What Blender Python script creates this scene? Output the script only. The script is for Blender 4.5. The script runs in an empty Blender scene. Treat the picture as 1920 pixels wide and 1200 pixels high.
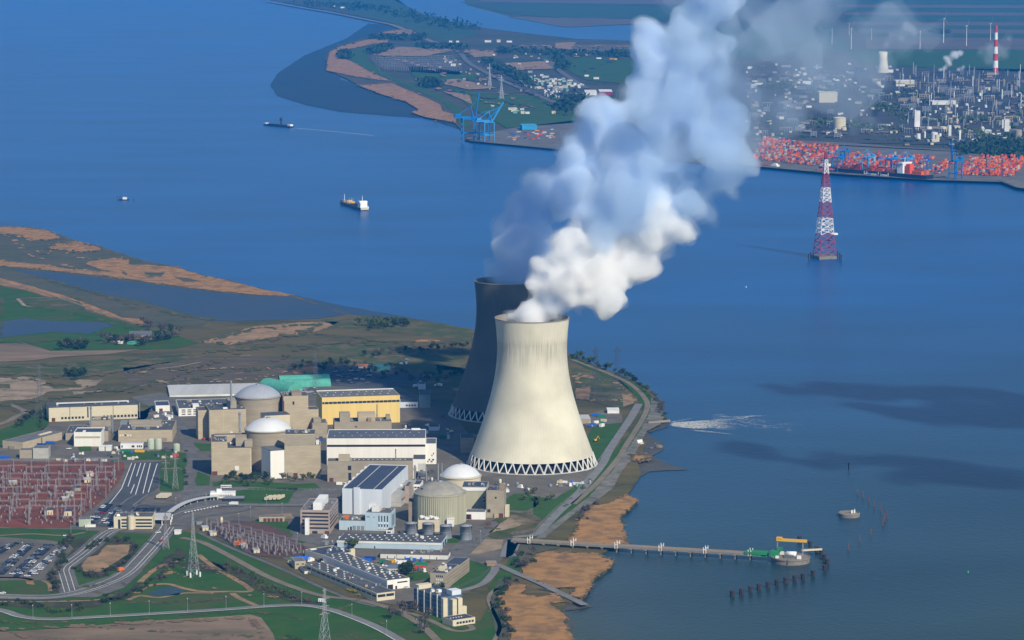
import bpy, math, random
import numpy as np
from mathutils import Vector, Matrix, noise
R = math.radians
random.seed(7)
SC = bpy.context.scene
COL = SC.collection
# ---------------------------------------------------------------- camera model (metres; photo pixels 1920 x 1200)
FPX, CAMH, PITCH = 5900.0, 655.0, R(7.75)
LAND = 2.0
SINP, COSP = math.sin(PITCH), math.cos(PITCH)
def ray(px, py):
    a, b = (px-960)/FPX, (600-py)/FPX
    return Vector((a, COSP + b*SINP, -SINP + b*COSP))
def G(px, py, z=LAND):
    d = ray(px, py); t = (z-CAMH)/d.z
    return Vector((d.x*t, d.y*t, z))
def K(px, py, z=LAND):                      # pixels per metre there
    return FPX/((z-CAMH)/ray(px, py).z)
def SD(py):                                 # sine of the depression angle
    return math.sin(PITCH + math.atan((py-600)/FPX))
def AT(px, py, Y):                          # point on a ray at world depth Y
    d = ray(px, py); t = Y/d.y
    return Vector((d.x*t, Y, CAMH + d.z*t))
# ---------------------------------------------------------------- object helpers
def tag(o, label=None, cat=None, group=None, kind=None):
    if label: o['label'] = label
    if cat: o['category'] = cat
    if group: o['group'] = group
    if kind: o['kind'] = kind
    return o
def empty(name, loc, rz=0.0):
    o = bpy.data.objects.new(name, None); COL.objects.link(o)
    o.location = loc; o.rotation_euler = (0, 0, rz); o.empty_display_size = 5
    return o
def thing(name, label, cat, loc, rz=0.0, group=None):
    return tag(empty(name, loc, rz), label, cat, group)
class MB:                                   # mesh builder
    def __init__(s): s.v = []; s.f = []; s.m = []; s.sm = []
    def add(s, vs, fs, mi=0, smooth=False):
        o = len(s.v); s.v += [tuple(v) for v in vs]
        for f in fs: s.f.append(tuple(i+o for i in f)); s.m.append(mi); s.sm.append(smooth)
        return s
    def box(s, x0, y0, z0, x1, y1, z1, mi=0):
        vs = [(x0,y0,z0),(x1,y0,z0),(x1,y1,z0),(x0,y1,z0),(x0,y0,z1),(x1,y0,z1),(x1,y1,z1),(x0,y1,z1)]
        return s.add(vs, [(3,2,1,0),(4,5,6,7),(0,1,5,4),(1,2,6,5),(2,3,7,6),(3,0,4,7)], mi)
    def prism(s, poly, z0, z1, mi=0, mside=None):   # poly counter-clockwise xy
        n = len(poly)
        vs = [(x,y,z0) for x,y in poly]+[(x,y,z1) for x,y in poly]
        s.add(vs, [tuple(range(n,2*n))], mi)
        return s.add(vs, [(i,(i+1)%n,n+(i+1)%n,n+i) for i in range(n)]+[tuple(range(n-1,-1,-1))], mi if mside is None else mside)
    def bar(s, a, b, w, mi=0, w2=None):              # square bar from a to b
        a, b = Vector(a), Vector(b); d = (b-a)
        if d.length < 1e-6: return s
        d.normalize(); u = d.cross(Vector((0,0,1)))
        if u.length < 1e-3: u = Vector((1,0,0))
        u.normalize(); v = d.cross(u); w2 = w if w2 is None else w2
        vs = []
        for p, q in ((a,w/2),(b,w2/2)):
            for i,j in ((-1,-1),(1,-1),(1,1),(-1,1)): vs.append(p+u*(i*q)+v*(j*q))
        return s.add(vs, [(0,1,2,3),(7,6,5,4),(0,4,5,1),(1,5,6,2),(2,6,7,3),(3,7,4,0)], mi)
    def lathe(s, prof, n=32, mi=0, cx=0, cy=0, smooth=True, cap=False):  # prof [(r,z)...]
        vs = []
        for r,z in prof:
            for i in range(n):
                a = 2*math.pi*i/n; vs.append((cx+r*math.cos(a), cy+r*math.sin(a), z))
        fs = []
        for k in range(len(prof)-1):
            for i in range(n):
                j = (i+1)%n; fs.append((k*n+i, k*n+j, (k+1)*n+j, (k+1)*n+i))
        s.add(vs, fs, mi, smooth)
        if cap: s.add(vs[-n:], [tuple(range(n))], mi)
        return s
    def tube(s, pts, r, n=6, mi=0):
        for a,b in zip(pts, pts[1:]): s.bar(a, b, r*2, mi)
        return s
    def mesh(s, name, mats):
        me = bpy.data.meshes.new(name); me.from_pydata(s.v, [], s.f)
        for m in (mats if isinstance(mats,(list,tuple)) else [mats]): me.materials.append(m)
        me.polygons.foreach_set('material_index', s.m); me.polygons.foreach_set('use_smooth', s.sm)
        me.update(); return me
    def build(s, name, mats, parent=None, loc=None, rz=0.0):
        o = bpy.data.objects.new(name, s.mesh(name, mats)); COL.objects.link(o)
        if parent is not None: o.parent = parent
        if loc is not None: o.location = loc
        o.rotation_euler = (0,0,rz)
        return o
def copy_tree(o, parent=None):
    c = o.copy(); COL.objects.link(c); c.parent = parent
    for ch in list(o.children): copy_tree(ch, c)
    return c
# ---------------------------------------------------------------- materials (procedural)
MATS = {}
def mat(name, c1, c2=None, scale=0.05, rough=0.9, spec=0.2, metal=0.0, detail=6.0, c3=None, scale2=0.01, coord='pos', stretch=None, lo=0.38, hi=0.62):
    if name in MATS: return MATS[name]
    m = bpy.data.materials.new(name); MATS[name] = m; m.use_nodes = True
    nt = m.node_tree; N = nt.nodes; L = nt.links
    b = N['Principled BSDF']; b.inputs['Roughness'].default_value = rough
    b.inputs['Specular IOR Level'].default_value = spec; b.inputs['Metallic'].default_value = metal
    b.inputs['Base Color'].default_value = (*c1, 1)
    if c2 is None: c2 = tuple(x*0.82 for x in c1)
    if coord == 'pos': src = N.new('ShaderNodeNewGeometry').outputs['Position']
    else: src = N.new('ShaderNodeTexCoord').outputs['Object']
    if stretch:
        mp = N.new('ShaderNodeMapping'); mp.inputs['Scale'].default_value = stretch; L.new(src, mp.inputs['Vector']); src = mp.outputs[0]
    def layer(sc, ca, cb, lo, hi):
        n = N.new('ShaderNodeTexNoise'); n.inputs['Scale'].default_value = sc; n.inputs['Detail'].default_value = detail; n.inputs['Roughness'].default_value = 0.65
        L.new(src, n.inputs['Vector'])
        r = N.new('ShaderNodeMapRange'); r.inputs['From Min'].default_value = lo; r.inputs['From Max'].default_value = hi; L.new(n.outputs['Fac'], r.inputs['Value'])
        x = N.new('ShaderNodeMix'); x.data_type = 'RGBA'; L.new(r.outputs[0], x.inputs['Factor'])
        for sk, c in ((x.inputs[6], ca), (x.inputs[7], cb)):
            if isinstance(c, tuple): sk.default_value = (*c, 1)
            else: L.new(c, sk)
        return x.outputs[2]
    out = layer(scale, c1, c2, lo, hi)
    if c3: out = layer(scale2, out, c3, 0.5, 0.68)
    L.new(out, b.inputs['Base Color'])
    return m
SUN_E, SKY_E, EXPO = 5.0, 0.105, 0.10
HAZE_C, HAZE_D, HAZE_G = (0.02, 0.36, 1.0), 3.0e-5, 0.0
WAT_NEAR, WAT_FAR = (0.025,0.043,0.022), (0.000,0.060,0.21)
# ---------------------------------------------------------------- camera, world, sun
cam = bpy.data.cameras.new('camera'); camo = bpy.data.objects.new('camera', cam); COL.objects.link(camo)
cam.sensor_width = 36.0; cam.lens = 36.0*FPX/1920.0; cam.clip_start = 5; cam.clip_end = 120000
camo.location = (0, 0, CAMH); camo.rotation_euler = (math.pi/2-PITCH, 0, 0); SC.camera = camo
SUN_AZ, SUN_EL = R(-58), R(38)               # azimuth measured from +X towards +Y (so: right and behind the camera)
sv = Vector((math.cos(SUN_AZ)*math.cos(SUN_EL), math.sin(SUN_AZ)*math.cos(SUN_EL), math.sin(SUN_EL)))
sl = bpy.data.lights.new('sun', 'SUN'); sl.energy = SUN_E; sl.angle = R(0.53); sl.color = (1.0, 0.91, 0.74)
so = bpy.data.objects.new('sun', sl); COL.objects.link(so)
so.rotation_euler = sv.to_track_quat('Z', 'Y').to_euler(); so.location = (0, -500, 3000)
w = bpy.data.worlds.new('World'); SC.world = w; w.use_nodes = True
nt = w.node_tree; bg = nt.nodes['Background']; sky = nt.nodes.new('ShaderNodeTexSky'); sky.sky_type = 'NISHITA'
sky.sun_disc = False; sky.sun_elevation = SUN_EL
sky.sun_rotation = math.pi/2 - SUN_AZ        # 0 = +Y, clockwise from above
sky.altitude = 300; sky.air_density = 1.0; sky.dust_density = 0.1; sky.ozone_density = 3.5
nt.links.new(sky.outputs[0], bg.inputs['Color']); bg.inputs['Strength'].default_value = SKY_E
SC.view_settings.view_transform = 'Standard'; SC.view_settings.look = 'None'; SC.view_settings.gamma = 1.0; SC.view_settings.exposure = EXPO
cy = SC.cycles; cy.use_denoising = True; cy.max_bounces = 18; cy.diffuse_bounces = 3; cy.glossy_bounces = 3; cy.transparent_max_bounces = 32
cy.volume_bounces = 16; cy.sample_clamp_indirect = 8; cy.use_adaptive_sampling = True; cy.adaptive_threshold = 0.01
# ---------------------------------------------------------------- haze
hz = MB().box(-9000, -1500, -6, 9000, 34000, 1150).build('haze', [])
tag(hz, kind='stuff'); hz['label'] = 'blue haze in the air over river and land'
hm = bpy.data.materials.new('haze_air'); hm.use_nodes = True; n = hm.node_tree; n.nodes.clear()
o_ = n.nodes.new('ShaderNodeOutputMaterial'); pv = n.nodes.new('ShaderNodeVolumePrincipled')
pv.inputs['Color'].default_value = (*HAZE_C, 1); pv.inputs['Density'].default_value = HAZE_D; pv.inputs['Anisotropy'].default_value = HAZE_G
n.links.new(pv.outputs[0], o_.inputs['Volume']); hz.data.materials.append(hm)
# ---------------------------------------------------------------- cooling towers and steam
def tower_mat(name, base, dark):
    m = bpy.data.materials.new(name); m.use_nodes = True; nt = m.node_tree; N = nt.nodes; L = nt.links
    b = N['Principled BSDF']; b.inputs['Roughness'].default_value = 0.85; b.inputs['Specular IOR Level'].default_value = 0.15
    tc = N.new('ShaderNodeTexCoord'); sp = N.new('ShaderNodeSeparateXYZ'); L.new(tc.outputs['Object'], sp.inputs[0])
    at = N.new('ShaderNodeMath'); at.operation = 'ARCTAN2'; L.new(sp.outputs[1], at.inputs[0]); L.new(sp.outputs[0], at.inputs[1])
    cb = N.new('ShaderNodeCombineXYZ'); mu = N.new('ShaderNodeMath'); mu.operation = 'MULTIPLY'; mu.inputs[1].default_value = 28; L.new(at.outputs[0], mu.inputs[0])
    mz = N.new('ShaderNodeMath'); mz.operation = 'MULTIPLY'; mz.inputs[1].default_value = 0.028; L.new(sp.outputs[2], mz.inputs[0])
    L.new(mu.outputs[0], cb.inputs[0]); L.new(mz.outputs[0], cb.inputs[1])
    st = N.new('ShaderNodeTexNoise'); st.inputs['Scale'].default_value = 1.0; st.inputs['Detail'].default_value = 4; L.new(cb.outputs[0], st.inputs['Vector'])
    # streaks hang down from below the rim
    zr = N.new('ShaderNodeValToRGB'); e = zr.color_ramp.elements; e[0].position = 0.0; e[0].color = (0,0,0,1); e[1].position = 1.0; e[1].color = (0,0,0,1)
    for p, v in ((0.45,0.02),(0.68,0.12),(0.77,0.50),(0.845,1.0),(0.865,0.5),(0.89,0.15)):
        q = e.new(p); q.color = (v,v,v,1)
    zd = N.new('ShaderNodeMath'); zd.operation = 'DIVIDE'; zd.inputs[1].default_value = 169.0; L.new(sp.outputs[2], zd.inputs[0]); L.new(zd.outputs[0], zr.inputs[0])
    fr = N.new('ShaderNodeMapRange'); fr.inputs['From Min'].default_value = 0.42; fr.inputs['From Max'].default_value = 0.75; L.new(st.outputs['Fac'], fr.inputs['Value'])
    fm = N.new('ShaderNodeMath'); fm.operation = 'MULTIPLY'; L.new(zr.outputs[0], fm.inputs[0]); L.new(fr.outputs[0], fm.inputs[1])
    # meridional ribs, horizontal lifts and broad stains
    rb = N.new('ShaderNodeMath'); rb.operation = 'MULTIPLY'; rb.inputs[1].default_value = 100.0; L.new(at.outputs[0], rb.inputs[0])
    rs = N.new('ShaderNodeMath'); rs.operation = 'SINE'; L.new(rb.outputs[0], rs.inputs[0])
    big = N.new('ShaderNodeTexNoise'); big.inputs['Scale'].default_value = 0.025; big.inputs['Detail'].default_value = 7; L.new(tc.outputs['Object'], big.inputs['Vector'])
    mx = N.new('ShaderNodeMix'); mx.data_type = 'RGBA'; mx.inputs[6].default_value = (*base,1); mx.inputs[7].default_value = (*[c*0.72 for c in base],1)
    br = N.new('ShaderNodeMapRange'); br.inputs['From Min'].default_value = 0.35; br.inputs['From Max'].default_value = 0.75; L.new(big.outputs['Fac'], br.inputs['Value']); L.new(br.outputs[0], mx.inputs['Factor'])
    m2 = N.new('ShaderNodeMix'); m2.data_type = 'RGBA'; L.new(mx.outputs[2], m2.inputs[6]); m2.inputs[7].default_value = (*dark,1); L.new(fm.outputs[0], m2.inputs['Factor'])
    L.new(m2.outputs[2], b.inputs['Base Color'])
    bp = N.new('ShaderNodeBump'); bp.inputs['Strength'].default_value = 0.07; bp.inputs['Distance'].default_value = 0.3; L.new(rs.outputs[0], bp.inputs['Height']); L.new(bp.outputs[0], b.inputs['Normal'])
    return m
M_TOW = tower_mat('tower_concrete', (0.66,0.62,0.485), (0.19,0.175,0.145))
M_TOWD = mat('tower_dark_concrete', (0.22,0.215,0.20), (0.30,0.26,0.19), 0.02)
M_COL = mat('pale_concrete_columns', (0.62,0.61,0.57))
M_DARK = mat('dark_interior', (0.02,0.022,0.025))
TH, RB, RT, RTOP = 169.0, 70.5, 40.0, 42.5
def tower_r(z):                              # hyperboloid with its throat at 0.82 of the height
    zt = 0.80*TH; z0 = 12.0
    if z > zt: return RT + (RTOP-RT)*((z-zt)/(TH-zt))**1.6
    b = (zt-z0)/math.sqrt((RB/RT)**2-1)
    return RT*math.sqrt(1+((zt-z)/b)**2)
def cooling_tower(loc, label, m):
    t = thing('cooling_tower', label, 'cooling tower', loc, R(2))
    s = MB(); prof = [(tower_r(12+(TH-12)*k/48), 12+(TH-12)*k/48) for k in range(49)]
    s.lathe(prof, 128)
    inner = [(r-0.8, z) for r,z in reversed(prof)]
    s.lathe([prof[-1],(prof[-1][0]+0.5,TH+0.05),(prof[-1][0]+0.5,TH+1.0),(prof[-1][0]-0.9,TH+1.0), inner[0]], 128, 1, smooth=False)
    s.lathe(inner, 128, 1)
    s.lathe([inner[-1], prof[0]], 128, 0, smooth=False)
    s.build('shell', [m, M_TOWD], t)
    n = 44; p = lambda a, r, z: (r*math.cos(a), r*math.sin(a), z); k = MB(); da = math.pi/n
    apex = p(0,RB-0.3,12.3); k.bar(p(-da,RB+4.0,0), apex, 1.25); k.bar(p(da,RB+4.0,0), apex, 1.25)
    vme = k.mesh('slanted_column', M_COL)
    for i in range(n):
        o = bpy.data.objects.new('slanted_column', vme); COL.objects.link(o); o.parent = t; o.rotation_euler = (0,0,2*math.pi*(i+.5)/n)
    k = MB(); k.lathe([(RB+2.5,0),(RB+2.5,0.9),(RB+5.5,0.9),(RB+5.5,0)], 88, smooth=False); k.build('basin_rim', M_COL, t)
    f = MB(); f.lathe([(RB-5,0),(RB-5,9),(1,9)], 64, smooth=False); f.build('cooling_fill', M_DARK, t)
    return t
T1 = G(997.5, 869); T2 = G(953, 776)
cooling_tower(T1, 'nearer sunlit cooling tower with pale streaked concrete shell on slanted columns', M_TOW)
cooling_tower(T2, 'farther shaded cooling tower half hidden behind the sunlit one', tower_mat('tower_concrete_darker', (0.125,0.118,0.105), (0.055,0.052,0.05)))  # farther tower: darker concrete and streak colours than the nearer one
# ------------------------------------------------------------- steam plumes: nested lumpy bodies of even density
def vremesh(me, voxel):
    ob = bpy.data.objects.new('tmp', me); COL.objects.link(ob)
    md = ob.modifiers.new('r', 'REMESH'); md.mode = 'VOXEL'; md.voxel_size = voxel
    dg = bpy.context.evaluated_depsgraph_get(); m2 = bpy.data.meshes.new_from_object(ob.evaluated_get(dg))
    bpy.data.objects.remove(ob); bpy.data.meshes.remove(me); return m2
def blob_mesh(name, balls, voxel, amp, seed, shrink=1.0, freq=1.0):
    mb = MB(); base = []
    ico = icosphere(2)
    for (c, r) in balls:
        o = [tuple(Vector(c)+Vector(v)*r*shrink) for v in ico[0]]
        mb.add(o, ico[1])
    m2 = vremesh(mb.mesh(name, []), voxel)
    n = len(m2.vertices); co = np.empty(n*3); m2.vertices.foreach_get('co', co); no = np.empty(n*3); m2.vertices.foreach_get('normal', no)
    co = co.reshape(-1,3); no = no.reshape(-1,3)
    sd = Vector((seed*17.3, seed*5.1, seed*9.7))
    for i in range(n):
        p = Vector(co[i])
        d = 0.0
        for fr, am in ((1/75.0,1.0),(1/36.0,0.75),(1/17.0,0.50),(1/8.5,0.28)):
            q = p*(fr*freq)+sd
            d += am*(abs(noise.noise(q))*2.6-0.55)           # billows: rounded lumps parted by sharp creases
        co[i] += no[i]*d*amp
    m2.vertices.foreach_set('co', co.reshape(-1)); m2 = vremesh(m2, voxel*0.85); m2.polygons.foreach_set('use_smooth', [True]*len(m2.polygons)); m2.update(); m2.name = name
    return m2
def icosphere(sub):
    import bmesh
    b = bmesh.new(); bmesh.ops.create_icosphere(b, subdivisions=sub, radius=1.0)
    vs = [tuple(v.co) for v in b.verts]; fs = [tuple(v.index for v in f.verts) for f in b.faces]; b.free(); return vs, fs
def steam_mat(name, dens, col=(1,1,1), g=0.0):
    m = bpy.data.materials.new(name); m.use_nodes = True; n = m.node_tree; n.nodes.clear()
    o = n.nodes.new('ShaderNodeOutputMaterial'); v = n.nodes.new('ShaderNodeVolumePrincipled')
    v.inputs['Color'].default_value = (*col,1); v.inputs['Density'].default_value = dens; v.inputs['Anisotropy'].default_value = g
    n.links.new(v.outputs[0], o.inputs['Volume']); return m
def balls_px(lst, Y, seed, sub=5):
    rnd = random.Random(seed); out = []
    for t in lst:
        x, y, r = t[:3]; dy = t[3] if len(t) > 3 else 0
        p = AT(x, y, Y+dy); s = FPX/(Y+dy)*COSP; R0 = r/s
        out.append((p, R0*0.86))
        for k in range(sub):
            a = Vector((rnd.gauss(0,1), rnd.gauss(0,1), rnd.gauss(0,1))).normalized()
            q = R0*rnd.uniform(.32,.55); out.append((p + a*(R0-q*0.75), q))
    return out
ALOW = [(952,596,15),(1048,597,18),(965,597,20),(998,598,26),(1032,597,22),(968,574,15),(1000,562,30),(1030,545,40),(1068,560,40),(1103,552,30),(1140,545,34),(1165,548,18),(1010,540,26),(1058,520,46),(1022,578,32),(1036,490,32),(1085,440,34),(1150,560,26),
     (1048,508,46),(1052,458,38),(1095,505,50),(1140,505,48),(1125,455,50,20),(1180,458,54,20),(1232,430,54),(1275,434,40,-15)]
AUP = [(1130,440,50,20),(1165,395,66,20),(1240,385,70,10),(1310,372,58,10),(1345,325,48,10),(1185,330,66,20),(1255,300,80,15),(1325,260,66,15),(1365,290,40,0),
     (1210,262,64,20),(1280,220,78,15),(1355,200,52,15),(1235,190,52,15),(1260,150,70,20),(1330,140,58,10),(1300,95,58,0),(1352,90,50,0),(1262,80,44,0),(1310,50,46,0),(1335,0,58,0),(1310,-50,64,0),(1290,-100,72,0),(1275,-150,76,0),(1330,-120,60,0),(1240,-190,70,0),(1310,-210,70,0),(1220,-120,60,0)]
B = [(903,520,13),(916,503,20),(912,529,13),(925,532,18),(950,534,26),(985,536,26),(940,512,32),(972,490,42),(988,455,52),(1000,418,56),(1012,385,54),(1035,362,54),(1030,335,38),(1075,350,60),
     (1085,300,58),(1112,245,50),(1122,212,40,-20),(1150,270,66),(1165,210,44),(1200,180,52,30),(1222,120,50,30),(1240,72,44,30),(1275,60,34,30),(1290,110,60,60),(1105,405,52),(1085,455,46),(1150,350,60),(1045,480,40)]
MIST = [(1350,150,60),(1390,240,54),(1425,205,50),(1400,110,56),(1440,90,58),(1470,150,50),(1455,210,40),(1330,40,66),(1400,30,64),(1480,40,66),(1550,30,58),
        (1520,110,46),(1510,190,38),(1600,60,46),(1670,25,56),(1610,190,32),(1640,225,34),(1600,235,26),(1625,150,26),(1700,60,26),(1660,75,22),(1560,150,26)]
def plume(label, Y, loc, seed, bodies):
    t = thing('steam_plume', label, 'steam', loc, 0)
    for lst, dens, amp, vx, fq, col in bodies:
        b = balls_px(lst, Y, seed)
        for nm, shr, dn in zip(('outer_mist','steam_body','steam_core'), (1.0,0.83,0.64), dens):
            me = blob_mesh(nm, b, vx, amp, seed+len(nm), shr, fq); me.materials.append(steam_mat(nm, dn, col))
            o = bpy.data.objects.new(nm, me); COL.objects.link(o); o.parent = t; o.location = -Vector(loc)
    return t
plume('bright white steam plume billowing from the nearer sunlit cooling tower', T1.y, T1+Vector((0,0,TH)), 3, ((ALOW,(0.014,0.04,0.09),14,4.2,1.15,(1,1,1)),(AUP,(0.0040,0.010,0.024),19,5,.95,(.74,.87,1)),(MIST,(0.0009,0.0019,0.0045),34,7,.9,(.72,.86,1))))  # upper and drifting steam tinted blue, its skylit look put into the colour
plume('bluish steam plume rising from the shaded cooling tower behind', T2.y, T2+Vector((0,0,TH)), 11, ((B,(0.011,0.028,0.05),13,5,1.0,(.80,.90,1)),))  # blue tint: shade from the front plume put into the steam colour
# a cloud bank high over the river, out of the frame, whose shadow lies on the water
CL = [(1460,726,40),(1520,738,75),(1590,735,95),(1670,732,115),(1760,740,125),(1850,755,125),(1930,775,120),(1640,765,70),(1720,780,85),(1800,795,90),(1880,800,90),(1400,842,45),(1440,855,70),(1500,865,85),(1560,868,80),(1625,866,60),(1690,872,45),(1760,890,75),(1690,905,50),(1830,885,70),(1900,880,60)]
cb_ = []
rc_ = random.Random(8)
for x, y, r in CL:
    g = G(x, y, 0); k = K(x, y, 0); c = g+sv*(1500/sv.z)
    for q in range(7): cb_.append((c+Vector((rc_.uniform(-1,1)*r/k*.6, rc_.uniform(-.35,.35)*r/k*2.0, rc_.uniform(-20,20))), r/k*rc_.uniform(.3,.5)))
for nm, sh, dn in (('clouds',1.0,.03),('clouds',.75,.06)):
    me = blob_mesh(nm, cb_, 14, 30, 6, sh, .35); me.materials.append(steam_mat('cloud', dn)); o = bpy.data.objects.new(nm, me); COL.objects.link(o); tag(o, kind='stuff'); o['label'] = 'thin clouds high above the river'
# ---------------------------------------------------------------- ground materials
def water_mat():
    m = bpy.data.materials.new('river_water'); m.use_nodes = True; nt = m.node_tree; N = nt.nodes; L = nt.links; b = N['Principled BSDF']
    b.inputs['Roughness'].default_value = 0.30; b.inputs['Specular IOR Level'].default_value = 0.11; b.inputs['IOR'].default_value = 1.33
    pos = N.new('ShaderNodeNewGeometry').outputs['Position']
    sx = N.new('ShaderNodeSeparateXYZ'); L.new(pos, sx.inputs[0])
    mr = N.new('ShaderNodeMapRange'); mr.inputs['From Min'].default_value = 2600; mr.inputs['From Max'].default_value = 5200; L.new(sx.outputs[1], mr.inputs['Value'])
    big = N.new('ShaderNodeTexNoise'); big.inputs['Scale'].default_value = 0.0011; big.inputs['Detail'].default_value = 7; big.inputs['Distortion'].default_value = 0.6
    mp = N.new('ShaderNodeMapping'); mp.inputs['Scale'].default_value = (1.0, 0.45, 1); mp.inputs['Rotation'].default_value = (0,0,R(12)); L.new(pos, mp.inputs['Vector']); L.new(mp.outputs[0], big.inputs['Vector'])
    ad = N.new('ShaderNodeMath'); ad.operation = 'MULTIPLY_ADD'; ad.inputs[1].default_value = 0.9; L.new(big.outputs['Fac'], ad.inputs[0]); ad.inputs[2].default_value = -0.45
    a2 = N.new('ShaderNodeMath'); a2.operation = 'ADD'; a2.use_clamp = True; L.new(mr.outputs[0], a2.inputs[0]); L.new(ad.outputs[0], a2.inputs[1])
    x = N.new('ShaderNodeMix'); x.data_type = 'RGBA'; x.inputs[6].default_value = (*WAT_NEAR,1); x.inputs[7].default_value = (*WAT_FAR,1); L.new(a2.outputs[0], x.inputs['Factor'])  # bluer with distance: haze and sky reflection put into the water colour
    # long ripple streaks and small waves
    st = N.new('ShaderNodeTexNoise'); st.inputs['Scale'].default_value = 0.006; st.inputs['Detail'].default_value = 8; mp2 = N.new('ShaderNodeMapping'); mp2.inputs['Scale'].default_value = (0.3,0.75,1); mp2.inputs['Rotation'].default_value = (0,0,R(-9)); L.new(pos, mp2.inputs['Vector']); L.new(mp2.outputs[0], st.inputs['Vector'])
    y = N.new('ShaderNodeMix'); y.data_type = 'RGBA'; y.blend_type = 'MULTIPLY'; y.inputs['Factor'].default_value = 1.0; L.new(x.outputs[2], y.inputs[6])
    cr = N.new('ShaderNodeMapRange'); cr.inputs['From Min'].default_value = 0.3; cr.inputs['From Max'].default_value = 0.7; cr.inputs['To Min'].default_value = 0.76; cr.inputs['To Max'].default_value = 1.24; L.new(st.outputs['Fac'], cr.inputs['Value'])
    L.new(cr.outputs[0], y.inputs[7]); L.new(y.outputs[2], b.inputs['Base Color'])
    wv = N.new('ShaderNodeTexNoise'); wv.inputs['Scale'].default_value = 0.09; wv.inputs['Detail'].default_value = 8; wv.inputs['Distortion'].default_value = 1.5; L.new(pos, wv.inputs['Vector'])
    bp = N.new('ShaderNodeBump'); bp.inputs['Strength'].default_value = 0.5; bp.inputs['Distance'].default_value = 0.8; L.new(wv.outputs['Fac'], bp.inputs['Height']); L.new(bp.outputs[0], b.inputs['Normal'])
    return m
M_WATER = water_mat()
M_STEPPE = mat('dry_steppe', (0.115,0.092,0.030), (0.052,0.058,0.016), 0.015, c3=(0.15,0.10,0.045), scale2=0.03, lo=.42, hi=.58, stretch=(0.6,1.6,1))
M_MARSH = mat('marsh_grass', (0.055,0.07,0.04), (0.085,0.085,0.05), 0.02, c3=(0.10,0.085,0.05), scale2=0.008)
M_REED = mat('dry_reed', (0.36,0.19,0.065), (0.25,0.14,0.05), 0.06, c3=(0.17,0.10,0.05), scale2=0.03, lo=.42, hi=.58)
M_REEDP = mat('pale_dry_reed', (0.34,0.21,0.105), (0.24,0.155,0.08), 0.03, c3=(0.13,0.11,0.06), scale2=0.05)
M_GRASS = mat('green_grass', (0.022,0.078,0.005), (0.040,0.092,0.008), 0.025, c3=(0.065,0.072,0.018), scale2=0.012)
M_LAWN = mat('lawn', (0.026,0.080,0.006), (0.040,0.095,0.010), 0.05)
M_ROUGH = mat('rough_grass', (0.05,0.072,0.016), (0.085,0.082,0.028), 0.03, c3=(0.15,0.11,0.06), scale2=0.03)
M_FIELDB = mat('brown_field', (0.23,0.165,0.105), (0.17,0.12,0.075), 0.02, c3=(0.10,0.085,0.05), scale2=0.008, stretch=(0.5,1.5,1))
M_FIELDG = mat('field_green', (0.03,0.07,0.03), (0.05,0.08,0.035), 0.006)
M_FIELDM = mat('field_mauve', (0.125,0.10,0.075), (0.10,0.085,0.06), 0.004)
M_MUD = mat('river_mud', (0.022,0.046,0.082), (0.030,0.050,0.078), 0.006, rough=0.6, spec=0.1, c3=(0.018,0.042,0.075), scale2=0.004)
M_MUDN = mat('near_mud', (0.055,0.055,0.045), (0.085,0.075,0.055), 0.03, rough=0.6, spec=0.3)
M_CREEK = mat('creek_water', (0.032,0.058,0.105), (0.042,0.062,0.098), 0.006, rough=0.5, spec=0.12)
M_SAND = mat('bare_sand', (0.33,0.25,0.165), (0.22,0.165,0.105), 0.04, c3=(0.10,0.09,0.05), scale2=0.03)
M_ASPH = mat('asphalt', (0.115,0.11,0.10), (0.145,0.138,0.125), 0.03, c3=(0.085,0.088,0.095), scale2=0.1)
M_ASPHD = mat('dark_asphalt', (0.06,0.064,0.072), (0.08,0.083,0.09), 0.05)
M_ROADL = mat('pale_road', (0.20,0.20,0.195), (0.16,0.16,0.16), 0.05)
M_YARD = mat('yard_ground', (0.14,0.125,0.10), (0.10,0.093,0.08), 0.03, c3=(0.17,0.145,0.115), scale2=0.02)
M_YARDP = mat('pale_paving', (0.46,0.46,0.45), (0.38,0.38,0.38), 0.05)
M_REDG = mat('red_gravel', (0.21,0.060,0.028), (0.145,0.050,0.028), 0.03, c3=(0.075,0.05,0.038), scale2=0.05)
M_PATH = mat('dirt_path', (0.21,0.175,0.13), (0.16,0.135,0.10), 0.05)
M_WHITE = mat('road_paint', (0.72,0.72,0.70), (0.6,0.6,0.58), 0.3)
M_FOAM = mat('wake_foam', (0.75,0.75,0.70), (0.5,0.52,0.52), 0.15)
def foamy(m):
    nt = m.node_tree; N = nt.nodes; L = nt.links; n = N.new('ShaderNodeTexNoise'); n.inputs['Scale'].default_value = 0.35; n.inputs['Detail'].default_value = 6; L.new(N.new('ShaderNodeNewGeometry').outputs['Position'], n.inputs['Vector'])
    r = N.new('ShaderNodeMapRange'); r.inputs['From Min'].default_value = 0.36; r.inputs['From Max'].default_value = 0.68; r.inputs['To Max'].default_value = 0.85; L.new(n.outputs['Fac'], r.inputs['Value']); L.new(r.outputs[0], N['Principled BSDF'].inputs['Alpha'])
foamy(M_FOAM); M_WAKE = mat('ship_wake', (0.5,0.53,0.55))
M_SCRUB = mat('dark_scrub', (0.030,0.040,0.014), (0.055,0.052,0.026), 0.06, c3=(0.085,0.07,0.04), scale2=0.05)
M_BANK = mat('stone_bank', (0.13,0.125,0.11), (0.20,0.19,0.16), 0.06, c3=(0.07,0.08,0.05), scale2=0.04)
M_FARL = mat('far_land', (0.045,0.055,0.025), (0.085,0.07,0.04), 0.006, c3=(0.03,0.05,0.02), scale2=0.002)
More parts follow.
